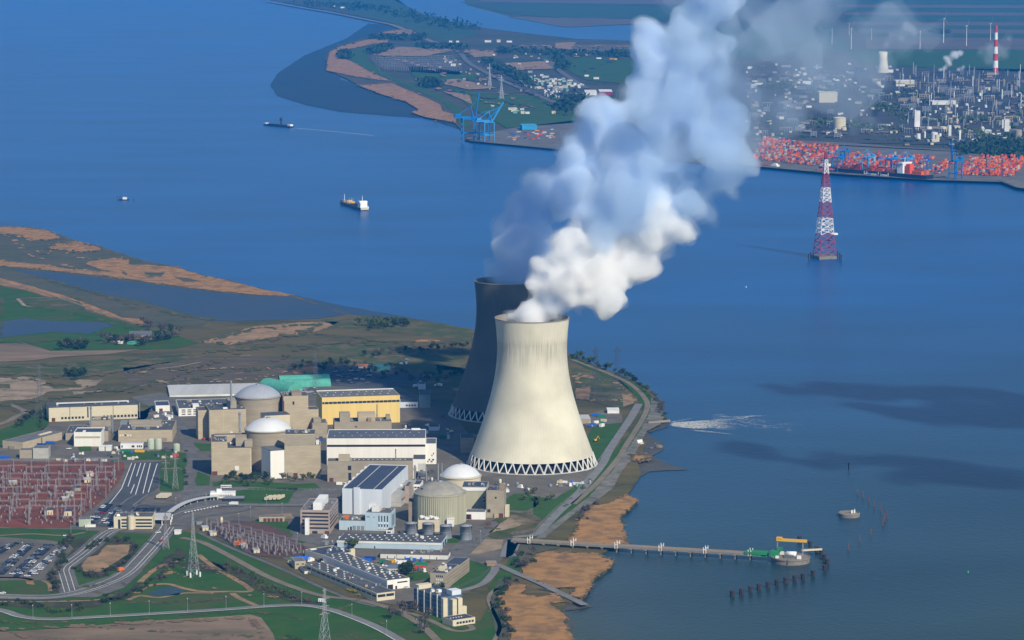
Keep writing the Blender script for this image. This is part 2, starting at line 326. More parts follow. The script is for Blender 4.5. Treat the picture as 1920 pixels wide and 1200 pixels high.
M_FARI = mat('far_industry_ground', (0.05,0.05,0.045), (0.075,0.07,0.06), 0.012, c3=(0.03,0.045,0.022), scale2=0.006)
M_QUAY = mat('quay_concrete', (0.15,0.145,0.13), (0.11,0.105,0.10), 0.02)
def frac(pts, amp, step=5.0, seed=0, closed=True):
    out = []; n = len(pts); cum = 0
    for i in range(n if closed else n-1):
        a, b = pts[i], pts[(i+1)%n]; dx, dy = b[0]-a[0], b[1]-a[1]; ln = math.hypot(dx, dy*3); k = max(1, int(ln/step))
        for j in range(k):
            t = j/k; x, y = a[0]+dx*t, a[1]+dy*t
            v = noise.noise_vector(Vector((x*0.05, y*0.12, seed*3.1)))+0.6*noise.noise_vector(Vector((x*0.17, y*0.4, seed*3.1+7)))+0.45*noise.noise_vector(Vector((x*0.5, y*1.2, seed*3.1+9)))
            out.append((x+v.x*amp*2.2, y+v.y*amp*0.8))
    if not closed: out.append(pts[-1])
    return out
import mathutils.geometry as mgeo
NSEED = [0]
def patch(name, pts, m, z, amp=1.0, step=2.0, label=None):
    NSEED[0] += 1
    q = frac(pts, amp, step, NSEED[0]) if amp else list(pts)
    P = [G(x, y, z) for x, y in q]
    tr = mgeo.tessellate_polygon([[Vector((p.x, p.y, 0)) for p in P]])
    mb = MB(); mb.add(P, [tuple(t) for t in tr])
    me = mb.mesh(name, m)
    if len(me.polygons) and sum(p.normal.z*p.area for p in me.polygons) < 0: me.flip_normals()
    o = bpy.data.objects.new(name, me); COL.objects.link(o); o['kind'] = 'structure'
    return o
FR = [0]
def fringe(pts, m, z, n, smin=1.2, smax=5.0, inward=0.0, name='ground_tufts'):
    FR[0] += 1; rd = random.Random(FR[0]*13); mb = MB(); seg = list(zip(pts, pts[1:]+pts[:1])); ln = [math.hypot(b[0]-a[0],(b[1]-a[1])*3) for a,b in seg]
    for i in range(n):
        a, b = rd.choices(seg, ln)[0]; f = rd.random(); x = a[0]+(b[0]-a[0])*f+rd.gauss(0,3.0); y = a[1]+(b[1]-a[1])*f+rd.gauss(0,1.2); s = rd.uniform(smin,smax)*(rd.random()**.7); k = rd.randint(6,9); ph = rd.random()*6
        q = [G(x+s*math.cos(6.283*j/k+ph)*rd.uniform(.6,1.3), y+s*.28*math.sin(6.283*j/k+ph)*rd.uniform(.6,1.3), z+.02+.0005*i) for j in range(k)]
        c = sum(q, Vector())/k; mb.add(q+[c], [(j,(j+1)%k,k) for j in range(k)])
    me = mb.mesh(name, m)
    for p in me.polygons:
        if p.normal.z < 0: me.flip_normals(); break
    o = bpy.data.objects.new(name, me); COL.objects.link(o); o['kind'] = 'stuff'; return o
def smooth_px(pts, n=6):
    out = []
    for i in range(len(pts)-1):
        p0 = pts[max(i-1,0)]; p1 = pts[i]; p2 = pts[i+1]; p3 = pts[min(i+2,len(pts)-1)]
        for k in range(n):
            t = k/n; f = lambda a,b,c,d: 0.5*(2*b+(c-a)*t+(2*a-5*b+4*c-d)*t*t+(3*b-a-3*c+d)*t**3)
            out.append((f(p0[0],p1[0],p2[0],p3[0]), f(p0[1],p1[1],p2[1],p3[1])))
    out.append(pts[-1]); return out
def strip_pts(C, w, off=0.0):
    L_, R_ = [], []
    for i, p in enumerate(C):
        a, b = C[max(i-1,0)], C[min(i+1,len(C)-1)]; d = Vector((b.x-a.x, b.y-a.y)); d.normalize(); nx, ny = -d.y, d.x
        L_.append((p.x+nx*(off+w/2), p.y+ny*(off+w/2))); R_.append((p.x+nx*(off-w/2), p.y+ny*(off-w/2)))
    return L_, R_
def road(name, pts, w, m, z, lines=None, smooth=6, kind='structure'):
    C = [G(x, y, z) for x, y in (smooth_px(pts, smooth) if smooth else pts)]
    l, r = strip_pts(C, w); n = len(C); mb = MB()
    mb.add([(x,y,z) for x,y in l]+[(x,y,z) for x,y in r], [(n+i, n+i+1, i+1, i) for i in range(n-1)])
    mats = [m, M_WHITE]
    for off, lw in (lines or ()):
        a, b = strip_pts(C, lw, off)
        mb.add([(x,y,z+0.06) for x,y in a]+[(x,y,z+0.06) for x,y in b], [(n+i, n+i+1, i+1, i) for i in range(n-1)], 1)
    o = mb.build(name, mats)
    if kind: o['kind'] = kind
    return o
def landmass(name, pts, m, z, amp=1.2, zb=-3.0):
    NSEED[0] += 1; q = frac(pts, amp, 5, NSEED[0]); P = [G(x, y, z) for x, y in q]
    tr = mgeo.tessellate_polygon([[Vector((p.x,p.y,0)) for p in P]]); n = len(P)
    me = MB(); me.add(P, [tuple(t) for t in tr]); me.add(P+[Vector((p.x,p.y,zb)) for p in P], [(i,(i+1)%n,n+(i+1)%n,n+i) for i in range(n)])
    mm = me.mesh(name, m); import bmesh
    b = bmesh.new(); b.from_mesh(mm); bmesh.ops.remove_doubles(b, verts=b.verts, dist=0.001); bmesh.ops.recalc_face_normals(b, faces=b.faces)
    up = sum(f.normal.z*f.calc_area() for f in b.faces)
    if up < 0: bmesh.ops.reverse_faces(b, faces=b.faces)
    b.to_mesh(mm); b.free(); o = bpy.data.objects.new(name, mm); COL.objects.link(o); o['kind'] = 'structure'; return o
# ---------------------------------------------------------------- river and near bank
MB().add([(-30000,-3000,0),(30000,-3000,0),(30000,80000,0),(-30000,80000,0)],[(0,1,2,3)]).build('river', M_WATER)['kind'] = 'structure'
NEAR = [(-90,425),(0,424),(45,425),(90,431),(121,445),(190,463),(271,489),(327,499),(379,515),(432,526),(496,543),(549,553),(605,572),(655,590),
        (680,592),(760,596),(840,609),(892,618),(960,634),(1072,663),(1120,687),(1180,708),(1215,728),(1238,752),(1248,785),(1226,800),(1205,812),
        (1215,828),(1194,862),(1202,888),(1176,926),(1196,938),(1163,969),(1170,990),(1178,1018),(1122,1036),(1151,1051),(1144,1063),(1115,1084),(1101,1111),(1092,1122),(1095,1132),(1062,1128),(1053,1148),(1064,1159),(1058,1168),(1069,1180),(1084,1230),(-90,1230)]
landmass('ground', NEAR, M_STEPPE, LAND, 0.7)
patch('mudflat', [(1200,800),(1250,792),(1254,800),(1215,812),(1244,832),(1246,842),(1222,855),(1255,870),(1290,880),(1215,884),(1190,900),(1175,870)], M_MUDN, 0.5, 1.0)
patch('mudflat', [(430,548),(550,553),(640,572),(760,594),(840,608),(700,592),(600,600),(440,606)], M_CREEK, 0.3, 1.0)
patch('mudflat', [(940,1085),(1010,1098),(1095,1130),(1110,1138),(1060,1145),(1075,1172),(1060,1215),(1000,1190)], M_MUDN, 0.4, 1.2)
Z1, Z2_, Z3, Z4, Z5 = LAND+0.15, LAND+0.3, LAND+0.45, LAND+0.6, LAND+0.75
patch('marsh', [(-90,426),(0,425),(45,427),(90,433),(121,447),(190,465),(271,491),(327,501),(379,517),(440,530),(370,548),(200,530),(300,560),(400,600),(380,612),(270,610),(150,560),(0,525),(-90,505)], M_MARSH, Z1, 1.2)
patch('creek', [(25,506),(120,512),(250,529),(370,543),(470,554),(545,555),(600,572),(650,590),(600,597),(520,600),(440,602),(390,601),(345,587),(262,563),(163,546),(90,524)], M_CREEK, Z2_, 1.0)
for p in ([(-90,421),(0,425),(45,426),(88,431),(120,446),(85,450),(55,450),(36,441),(0,438),(-90,436)], [(108,456),(150,454),(190,463),(186,469),(150,472),(88,465)], [(66,472),(88,471),(86,475),(68,475)],
          [(-90,478),(0,488),(45,493),(75,495),(120,503),(185,509),(200,507),(160,496),(165,490),(210,484),(243,486),(240,496),(268,496),(326,500),(380,516),(432,527),(496,543),(549,553),(540,556),(460,551),(370,541),(290,530),(200,518),(120,509),(40,502),(-90,490)]):
    patch('reed_bed', p, M_REED, Z3, 1.5); fringe(p, M_REED, Z4, 120, name='reed_tufts'); fringe(p, M_MARSH, Z5, 90, name='marsh_tufts')
for p in ([(270,511),(310,511),(300,519),(275,519)], [(325,518),(350,521),(380,528),(345,528)], [(232,508),(240,514),(236,516),(228,511)]): patch('marsh_grass_patch', p, M_MARSH, Z4, 0.8)
patch('reed_bed', [(-90,494),(0,521),(60,537),(120,554),(200,583),(230,596),(268,598),(272,607),(265,611),(240,604),(200,592),(110,563),(50,544),(0,534),(-90,508)], M_REED, Z2_, 0.8)
road('farm_track', [(-90,500),(0,528),(60,543),(120,561),(200,589),(262,608)], 5, M_PATH, Z4)
patch('meadow', [(-90,520),(0,536),(50,546),(110,566),(200,595),(262,613),(300,620),(372,643),(330,654),(250,656),(100,658),(45,643),(-90,642)], M_GRASS, Z2_, 0.6)
patch('flooded_meadow', [(-90,608),(0,604),(48,596),(80,601),(150,603),(222,606),(200,614),(165,626),(100,622),(0,632),(-90,634)], M_CREEK, Z3, 1.2)
for p in ([(32,560),(105,556),(150,566),(160,578),(120,579),(60,577)],): patch('rough_meadow', p, M_ROUGH, Z3, 0.8)
road('field_edge', [(33,560),(46,573),(58,575)], 6, M_SAND, Z4, smooth=0)
road('dry_strip', [(33,559),(80,558),(108,557)], 5, M_PATH, Z4, smooth=0)
patch('ploughed_field', [(-90,645),(0,645),(45,643),(95,658),(180,657),(265,655),(200,664),(110,669),(60,676),(0,678),(-90,680)], M_FIELDB, Z3, 0.5)
patch('dry_grass', [(372,642),(430,625),(480,612),(560,604),(640,603),(600,620),(500,634),(430,646)], M_REEDP, Z1, 2.0)
patch('dry_grass', [(560,650),(700,640),(760,655),(860,665),(760,672),(640,664)], M_ROUGH, Z1, 2.0)
patch('shore_grass', [(600,600),(680,593),(760,598),(840,611),(892,620),(880,640),(760,625),(640,615)], M_ROUGH, Z1, 1.5)
patch('dark_steppe', [(230,690),(400,668),(560,672),(640,690),(560,712),(430,716),(330,728),(240,724)], mat('dark_steppe', (0.075,0.06,0.035),(0.095,0.08,0.045),0.02, c3=(0.16,0.115,0.06), scale2=0.05, stretch=(.4,2,1)), Z1, 2.0)
patch('steppe_grass', [(-90,685),(60,682),(260,672),(400,664),(260,690),(150,712),(60,705),(-90,706)], M_ROUGH, Z1, 2.0)
for p in ([(-90,707),(0,708),(50,706),(96,715),(75,722),(105,726),(150,712),(192,712),(180,722),(150,730),(90,735),(60,748),(0,752),(-90,755)], [(135,735),(200,731),(178,736),(140,740)], [(205,727),(220,727),(215,730)], [(545,693),(600,684),(640,695),(600,700),(556,702)], [(770,638),(815,636),(828,640),(780,642)], [(815,684),(868,690),(862,695),(820,692)]): patch('bare_sand', p, M_SAND if p[0][0] < 500 else M_REED, Z2_, 1.5)
for p in ([(95,722),(140,715),(148,726),(100,728)],[(-40,720),(18,720),(20,728),(-40,728)]): patch('scrub_patch', p, M_ROUGH, Z3, 1.0)
road('pale_track', [(279,691),(310,690),(345,685),(370,680),(379,679)], 5, M_SAND, Z3); road('pale_track', [(228,728),(260,723),(300,718),(330,713),(356,710)], 4, M_SAND, Z3)
for a in ([(386,706),(400,704)],[(440,700),(455,698)],[(462,697),(478,694)],[(400,712),(412,710)],[(450,668),(470,666)],[(440,651),(430,651)]): road('pale_track', a, 5, M_SAND, Z3, smooth=0)
road('dirt_track', [(-90,815),(0,795),(30,781),(46,772),(35,765),(15,757)], 9, M_PATH, Z3); road('dirt_track', [(46,772),(70,768),(88,764)], 7, M_PATH, Z3)
patch('grass_slope', [(-90,835),(0,806),(40,790),(70,775),(90,768),(92,795),(80,806),(40,822),(0,838),(-90,850)], M_GRASS, Z2_, 0.8)
patch('grass_strip', [(180,757),(300,740),(330,752),(285,762),(275,785),(258,790),(250,755)], M_ROUGH, Z2_, 0.8)
fringe([(-60,690),(100,684),(300,668),(500,650),(700,640),(870,640),(860,670),(700,660),(500,690),(300,715),(150,740),(0,760)], M_ROUGH, Z4, 420, 2, 13, name='grass_tussocks'); fringe([(-40,700),(150,705),(300,690),(480,690),(600,640),(800,650),(560,620),(450,660),(250,735)], M_STEPPE, Z4+.3, 300, 2, 12, name='dry_tussocks'); fringe([(240,700),(420,690),(560,690),(480,710),(330,720)], M_SAND, Z5+.3, 90, 1.5, 7, name='bare_spots'); fringe([(380,640),(480,615),(600,608),(560,628),(450,643)], M_ROUGH, Z4, 160, 2, 9, name='grass_tussocks')
fringe([(0,430),(150,480),(300,520),(200,515),(60,480)], M_REEDP, Z5, 120, 1.5, 8, name='reed_tufts'); fringe([(60,515),(180,550),(270,580),(400,600),(330,590),(150,540)], M_ROUGH, Z4, 160, 2, 9, name='grass_tussocks'); fringe([(0,560),(150,590),(250,615),(330,630),(200,640),(0,640)], M_ROUGH, Z5, 130, 2, 10, name='grass_tussocks')
# plant grounds
patch('plant_yard', [(-90,855),(0,838),(60,815),(95,795),(270,770),(330,735),(500,722),(620,712),(740,722),(850,770),(900,850),(1120,890),(1110,905),(1040,950),(980,1005),(935,1055),(880,1110),(830,1120),(790,1140),(700,1128),(620,1085),(560,1060),(480,1025),(420,1000),(370,985),(330,1000),(290,1000),(140,995),(-90,990)], M_YARD, Z2_, 0.6)
patch('paved_yard', [(245,745),(300,736),(345,745),(330,760),(280,762)], M_ASPH, Z3, 0)
patch('storage_yard', [(590,690),(640,684),(700,688),(760,694),(800,705),(790,722),(700,728),(610,722)], M_ASPHD, Z3, 1.0)
patch('shrub_ground', [(540,672),(620,668),(720,660),(860,672),(890,700),(860,730),(780,718),(690,700),(600,690)], M_ROUGH, Z2_, 2.0)
patch('plant_road', [(315,770),(345,790),(365,835),(372,860),(362,905),(560,925),(640,915),(640,935),(560,948),(410,945),(335,955),(345,900),(352,860),(335,820),(300,790),(290,775)], M_ASPH, Z3, 0.3)
for p in ([(331,848),(349,849),(350,872),(345,882),(334,872)], [(365,900),(371,884),(395,893),(392,910),(368,911)], [(398,904),(420,900),(560,907),(590,905),(600,915),(560,920),(470,912),(400,912)], [(425,925),(470,915),(560,915),(550,925),(540,945),(470,945),(425,940)],
          [(300,865),(330,862),(345,890),(345,918),(330,922),(300,920)], [(228,848),(300,845),(330,846),(325,862),(228,862)], [(145,838),(170,835),(172,845),(150,846)], [(362,830),(395,832),(395,845),(375,845)], [(948,935),(965,926),(985,925),(1012,935),(1005,950),(985,958),(952,956)], [(1000,930),(1040,935),(1090,905),(1080,930),(1020,975),(1000,965)],
          [(440,985),(500,970),(540,978),(545,1000),(600,1010),(560,1020),(480,985)], [(838,1010),(855,1007),(875,1012),(860,1018),(838,1018)], [(850,1080),(880,1050),(935,1065),(900,1095),(845,1108)], [(750,1075),(800,1070),(810,1085),(770,1090),(745,1085)], [(330,1005),(345,996),(400,1010),(360,1020)]):
    patch('lawn', p, M_LAWN, Z3+0.02, 0.5)
patch('rough_ground', [(910,985),(950,960),(1000,965),(1010,985),(975,1005),(930,1012),(905,1002)], M_ROUGH, Z3, 1.0); patch('bare_ground', [(915,1000),(960,965),(1000,975),(960,990)], M_SAND, Z4, 1.5)
patch('bare_ground', [(880,1025),(910,1010),(945,1012),(940,1028),(900,1038),(880,1040)], M_SAND, Z3, 1.2)
patch('work_yard', [(700,1050),(840,1052),(850,1070),(820,1085),(760,1090),(720,1075)], M_PATH, Z3, 0.8)
patch('gravel_yard', [(486,966),(545,962),(552,972),(500,975)], M_SAND, Z4, 0.5)
patch('plant_road', [(840,1030),(905,985),(930,975),(935,985),(880,1040),(850,1068),(838,1060)], M_ASPH, Z4, 0.3)
patch('plant_road', [(560,985),(560,965),(640,915),(652,918),(600,965),(605,1005),(740,1010),(742,1018),(600,1022),(545,1010)], M_ASPH, Z4, 0.3)
patch('tower_yard', [(895,895),(950,915),(1060,925),(1110,900),(1120,885),(1000,870),(900,860)], M_YARD, Z3, 0.5)
# dark parking area at the gate with painted bays
patch('parking_area', [(246,868),(302,865),(297,914),(277,927),(262,945),(300,948),(330,945),(325,958),(285,975),(208,988),(167,985),(181,958),(229,916)], M_ASPHD, Z4, 0)
for a, b in (((247,868),(228,916)),((254,869),(240,912)),((264,868),(256,893)),((272,868),(254,927)),((282,868),(268,925)),((295,869),(278,923)),((252,908),(245,925)),((228,916),(205,945))):
    road('parking_line', [a,b], 0.9, M_WHITE, Z5, smooth=0)
road('kerb', [(256,927),(240,935),(205,962),(185,982)], 1.6, M_ROADL, Z5, smooth=0); road('kerb', [(312,925),(278,926),(250,947),(250,951),(258,946),(275,945)], 2.0, M_ROADL, Z5, smooth=0); road('kerb', [(285,943),(312,943)], 1.8, M_ROADL, Z5, smooth=0)
road('kerb', [(298,936),(326,937),(340,941)], 2.0, M_ROADL, Z5, smooth=0)
# green foreground
patch('grassland', [(-90,988),(150,993),(230,1000),(330,1003),(372,1000),(420,1015),(520,1065),(640,1118),(720,1140),(790,1150),(900,1165),(925,1120),(915,1100),(950,1058),(965,1030),(968,1010),(1000,1003),(1050,960),(1110,895),(1190,800),(1205,770),(1195,745),(1160,715),(1100,690),(1072,675),(1072,668),(1120,690),(1180,712),(1218,738),(1225,770),(1205,815),(1160,880),(1090,955),(1040,990),(985,1040),(975,1070),(935,1100),(918,1130),(935,1165),(930,1230),(-90,1230)], M_GRASS, Z3, 0.6)
patch('dry_meadow', [(1072,690),(1120,700),(1165,715),(1190,740),(1188,757),(1165,765),(1120,755),(1085,745),(1078,720)], M_ROUGH, Z3, 0.8)
patch('dry_meadow', [(1165,738),(1180,742),(1190,755),(1170,762)], M_REEDP, Z4, 0.8); patch('dry_meadow', [(1078,728),(1108,724),(1105,750),(1080,748)], M_REEDP, Z4, 0.8)
patch('lawn', [(1112,800),(1165,792),(1150,830),(1125,865),(1108,860),(1100,820)], M_LAWN, Z4, 0.5)
patch('yard', [(1085,782),(1130,768),(1165,775),(1168,792),(1100,800)], M_YARD, Z4, 0.6)
patch('river_bank', [(1222,742),(1238,755),(1247,785),(1238,796),(1212,808),(1200,835),(1180,865),(1165,885),(1150,915),(1110,945),(1080,960),(1050,985),(1022,1008),(1000,1012),(1040,980),(1100,935),(1150,880),(1195,815),(1218,775)], M_BANK, Z4, 0.8)
road('dike_road', [(1198,757),(1188,775),(1180,788),(1158,820),(1142,845),(1128,872),(1100,907),(1078,932),(1045,962),(1018,990),(1003,1002),(985,1005),(962,1007)], 10, M_ROADL, Z5)
road('dike_path', [(1072,674),(1105,686),(1150,704),(1185,722),(1208,745),(1214,762),(1205,785),(1190,810),(1172,838),(1160,858),(1120,905),(1075,945)], 7, M_PATH, Z5)
for p, a in (([(1173,927),(1197,937),(1180,955),(1163,969),(1169,988),(1177,1020),(1061,1017),(1083,988),(1088,972),(1109,948),(1144,943)],1.6), ([(979,1063),(1008,1038),(1029,1033),(1120,1037),(1151,1052),(1144,1063),(1115,1084),(1101,1111),(1091,1121),(1069,1116),(1083,1100),(1040,1103),(979,1076)],1.2),
             ([(933,1119),(957,1097),(987,1095),(984,1106),(976,1113),(1008,1119),(1045,1113),(1061,1127),(1032,1132),(1053,1148),(1064,1159),(1056,1167),(1069,1180),(1084,1230),(950,1230),(960,1180),(940,1140)],1.4), ([(1183,853),(1205,850),(1218,856),(1205,865),(1188,862)],1.0)):
    patch('reed_bed', p, M_REED, Z5, a); fringe(p, M_REED, Z5+.1, 110, name='reed_tufts'); fringe(p, M_MARSH, Z5+.3, 110, name='marsh_tufts')
for p in ([(978,1018),(1060,1020),(1040,1030),(1005,1036),(985,1060),(972,1060),(972,1030)], [(1005,1104),(1040,1104),(1062,1112),(1070,1118),(1030,1108)], [(935,1085),(965,1087),(955,1098),(930,1115),(936,1140),(955,1185),(945,1215),(930,1190),(918,1130)]): patch('dark_mud_bank', p, M_MARSH, Z5, 0.8)
road('slipway', [(930,1057),(972,1076),(1010,1092),(1060,1116),(1097,1134)], 8, M_ROADL, Z5+0.15, smooth=0)
road('dike_path', [(950,1098),(928,1106),(917,1118),(918,1132),(932,1160),(937,1178),(925,1205),(920,1225)], 4, M_PATH, Z5)
road('dike_road', [(968,1012),(958,1025),(952,1045)], 16, M_ROADL, Z5); road('dike_road', [(928,1062),(926,1072),(905,1094),(870,1106),(835,1113)], 8, M_ROADL, Z5)
patch('concrete_ramp', [(952,1008),(975,1012),(962,1040),(948,1047)], M_ASPH, Z5, 0)
# foreground roads and fields
patch('ploughed_field', [(-90,1190),(120,1178),(260,1165),(400,1157),(470,1152),(490,1158),(512,1188),(525,1230),(-90,1230)], M_FIELDB, Z4, 0.5)
patch('car_park', [(-90,998),(20,1008),(100,1014),(128,1019),(138,1028),(110,1060),(85,1088),(50,1088),(-90,1090)], M_YARD, Z4, 0.4)
patch('reed_bed', [(152,1060),(165,1045),(185,1040),(200,1022),(245,1020),(238,1040),(215,1055),(190,1072),(158,1073)], M_REEDP, Z4, 0.8)
patch('pond', [(276,1113),(300,1102),(330,1100),(346,1108),(335,1115),(300,1118)], M_WATER, Z4, 0.5)
for p, w_ in (([(255,1112),(280,1098),(315,1095),(345,1103),(380,1109),(430,1109),(470,1107),(440,1085),(400,1062),(372,1040)],6), ([(262,1092),(285,1071),(310,1058),(345,1049)],6), ([(240,1125),(262,1117),(300,1120),(345,1112),(400,1112)],5), ([(435,1112),(450,1122),(480,1135)],6), ([(-90,1082),(30,1083),(60,1087)],5), ([(-40,1127),(60,1128),(160,1126),(200,1122)],4), ([(80,1088),(92,1095),(94,1108)],4)):
    road('reed_strip', p, w_, M_REEDP, Z4)
patch('reed_bed', [(48,1088),(64,1087),(64,1096),(50,1095)], M_REED, Z4, 0.5); patch('reed_bed', [(305,1072),(325,1070),(324,1076),(308,1078)], M_REED, Z4, 0.5)
road('entrance_road', [(225,990),(200,1000),(160,1034),(136,1052),(120,1066),(124,1085),(132,1112)], 20, M_ASPH, Z5, ((-5,.5),(0,.5),(5,.5)))
road('entrance_road', [(315,988),(300,1008),(270,1042),(238,1074),(200,1093),(150,1110),(90,1119),(0,1118),(-90,1116)], 21, M_ASPH, Z5+0.1, ((-7,.5),(2.2,.6),(6,.5)))
road('ring_road', [(-90,1130),(0,1143),(40,1155),(95,1160),(200,1155),(320,1148),(420,1142),(500,1136),(560,1134),(605,1139),(655,1154),(720,1182),(790,1225)], 9, M_ROADL, Z5+0.2, ((-4.6,.9),))
road('service_road', [(340,1008),(380,1017),(430,1042),(500,1080),(560,1104),(610,1118),(680,1126),(740,1144),(790,1172),(830,1212)], 8, M_PATH, Z5+0.1)
road('fence_road', [(372,998),(440,1030),(520,1063),(600,1100),(660,1125),(705,1137)], 5, M_ASPH, Z5)
road('service_road', [(750,1143),(800,1160),(850,1182),(885,1180),(880,1172)], 6, M_PATH, Z5); road('service_road', [(0,1004),(60,1001),(120,1004),(160,998)], 5, M_PATH, Z5)
road('plant_road', [(300,990),(318,970),(345,958),(385,950),(430,946),(560,946),(640,934)], 18, M_ASPH, Z5+0.05, ((0,.5),)); road('plant_road', [(330,985),(370,968),(430,960),(470,950)], 14, M_ASPH, Z5)
fringe([(150,1100),(250,1130),(400,1125),(480,1115),(560,1125),(430,1075),(330,1040),(300,1090)], M_ROUGH, Z5+.05, 300, 1.5, 9, name='grass_tussocks'); fringe([(300,1060),(420,1110),(520,1120),(380,1060)], M_REEDP, Z5+.25, 90, 1, 5, name='reed_tufts'); fringe([(0,1165),(200,1165),(420,1148),(540,1150),(640,1190),(760,1210)], M_ROUGH, Z5+.05, 160, 2, 9, name='grass_tussocks'); fringe([(0,1180),(260,1168),(470,1158),(500,1200),(100,1200)], mat('field_soil',(0.15,0.10,0.06),(0.19,0.14,0.085),.05), Z5+.3, 200, 3, 15, name='soil_patches'); fringe([(620,1150),(720,1170),(860,1175),(900,1190),(930,1130),(1000,1000),(1110,900)], M_ROUGH, Z5+.05, 160, 1.5, 7, name='grass_tussocks'); fringe([(905,985),(960,960),(1010,975),(960,1005)], M_ROUGH, Z5, 120, 1.5, 7, name='grass_tussocks'); fringe([(1080,700),(1160,720),(1190,750),(1100,750)], M_REEDP, Z5, 120, 1.5, 8, name='dry_tussocks')
patch('road_apron', [(248,1056),(205,1080),(150,1097),(118,1108),(112,1120),(180,1120),(232,1102),(268,1070)], M_ASPH, Z5+.05, 0)
for p in ([(146,1066),(150,1050),(165,1036),(196,1014),(250,1014),(262,1024),(250,1050),(225,1066),(190,1080),(160,1084)], [(185,1127),(240,1106),(290,1062),(335,1028),(352,1038),(335,1056),(290,1066),(262,1096),(225,1124)], [(392,1052),(440,1064),(500,1094),(560,1118),(610,1136),(560,1132),(480,1106),(420,1075)], [(128,1022),(150,1010),(170,1004),(150,1030),(122,1052),(112,1070),(118,1108),(96,1112),(92,1080)], [(0,1122),(120,1126),(220,1120),(180,1138),(60,1140),(0,1134)], [(330,1056),(400,1052),(430,1070),(400,1074),(350,1064)]): patch('scrub_patch', p, M_SCRUB, Z3+.12, 1.6); fringe(p, M_SCRUB, Z3+.2, 60, 1.5, 5, name='scrub_tufts')
# switchyard gravel
patch('switchyard_gravel', [(-90,868),(0,867),(120,866),(232,866),(234,880),(222,905),(190,940),(160,962),(128,990),(60,990),(-90,984)], M_REDG, Z3+0.05, 0.5)
patch('switchyard_gravel', [(378,992),(400,982),(440,975),(500,982),(540,1000),(584,1034),(560,1044),(520,1046),(470,1040),(417,1010)], mat('purple_brown_gravel',(0.12,0.06,0.045),(0.085,0.055,0.05),.03,c3=(0.07,.06,.055),scale2=.06), Z3+0.05, 0.5)
# ---------------------------------------------------------------- far bank
FAR = [(430,-60),(500,-2),(560,10),(620,20),(690,34),(735,44),(765,56),(712,64),(640,82),(614,97),(611,130),(650,147),(672,160),(720,178),(758,190),(785,205),(770,211),(800,220),(852,231),(872,250),(872,263),(1040,280),(1130,292),(1400,311),(1560,326),(1740,338),(1880,342),(1905,352),(2050,372),(2100,-60)]
FZ = 3.0
def fp(name, pts, m, k, amp=0.6): return patch(name, pts, m, FZ+k*0.8, amp, 3)
landmass('far_ground', FAR, M_FARL, FZ, 0.5)
patch('mudflat', [(735,46),(690,44),(650,72),(570,104),(520,138),(506,160),(520,180),(575,197),(640,210),(720,216),(800,222),(870,245),(860,225),(800,200),(740,170),(640,150),(625,100),(720,66),(770,56)], M_MUD, 0.6, 0.6)
for p in ([(702,66),(735,56),(772,56),(788,67),(760,70),(730,69)], [(618,97),(640,86),(690,74),(730,71),(726,80),(690,84),(655,92),(640,106),(665,118),(690,133),(735,152),(700,148),(650,140),(612,132),(614,112)], [(672,160),(735,156),(800,184),(826,197),(828,207),(850,214),(856,230),(800,220),(770,210),(785,205),(760,190),(720,178)]): fp('reed_bed', p, M_REED, 2, 0.6); fringe(p, M_REED, FZ+2.4, 70, .8, 4, name='reed_tufts'); fringe(p, M_FARL, FZ+2.8, 60, .8, 4, name='marsh_tufts')
fp('dike_grass', [(650,96),(690,89),(690,112),(735,145),(800,165),(870,205),(885,236),(868,240),(850,212),(828,190),(740,152),(690,132),(655,112)], M_GRASS, 1)
road('dike_strip', [(500,2),(560,13),(620,23),(690,37),(740,48),(790,70),(830,85)], 30, M_PATH, FZ+2.0)
fp('canal', [(730,-14),(862,-14),(876,10),(960,32),(1050,50),(1200,46),(1290,50),(1290,80),(1080,73),(950,58),(850,45),(790,25),(740,0)], M_WATER, 1, 0.4)
fp('field', [(860,4),(900,6),(1300,10),(1290,42),(1200,35),(1050,33),(960,26),(880,8)], M_FIELDG, 2); fp('field', [(950,31),(1200,36),(1210,44),(1060,51)], M_FIELDM, 3); fp('field', [(900,-14),(1350,-14),(1350,10),(900,4)], M_FIELDM, 2)
fp('field', [(560,-14),(730,-14),(780,25),(860,48),(900,62),(840,80),(740,45),(640,20)], M_FIELDG, 1, 1.0)
fp('grassland', [(1010,105),(1200,112),(1200,160),(1100,150),(1040,120)], M_GRASS, 2); fp('grassland', [(850,168),(900,172),(1080,185),(1080,230),(950,240),(880,200)], M_GRASS, 2); fp('grassland', [(760,120),(900,140),(890,150),(780,148)], M_GRASS, 2)
for p in ([(940,118),(1040,114),(1040,128),(960,132)], [(690,92),(760,88),(860,92),(800,105),(700,103)], [(870,92),(930,95),(930,105),(890,108)], [(800,150),(860,148),(930,165),(880,168)], [(1040,80),(1080,79),(1070,92),(1042,90)], [(830,170),(880,178),(885,195),(850,180)]): fp('dry_ground', p, M_REEDP, 3, 1.0)
fp('sand_strip', [(960,86),(1200,82),(1200,96),(1000,98)], M_FIELDM, 2, 1.0)
for p in ([(865,100),(880,118),(930,145),(1000,175),(1060,200)], [(1020,110),(1060,140),(1100,165)], [(880,175),(1000,172),(1080,176)]): road('far_road', p, 22, M_ASPH, FZ+2.6)
fp('substation_ground', [(690,110),(830,112),(890,125),(860,140),(720,132)], M_FARI, 2)
fp('quay', [(873,258),(900,252),(960,240),(1080,225),(1130,240),(1130,290),(1040,279),(880,264)], M_QUAY, 2, 0); fp('far_yard', [(1000,135),(1080,140),(1100,165),(1080,185),(1020,180),(980,165)], M_FARI, 2)
fp('field', [(1590,94),(2050,88),(2050,140),(1760,128),(1620,120)], M_GRASS, 2)
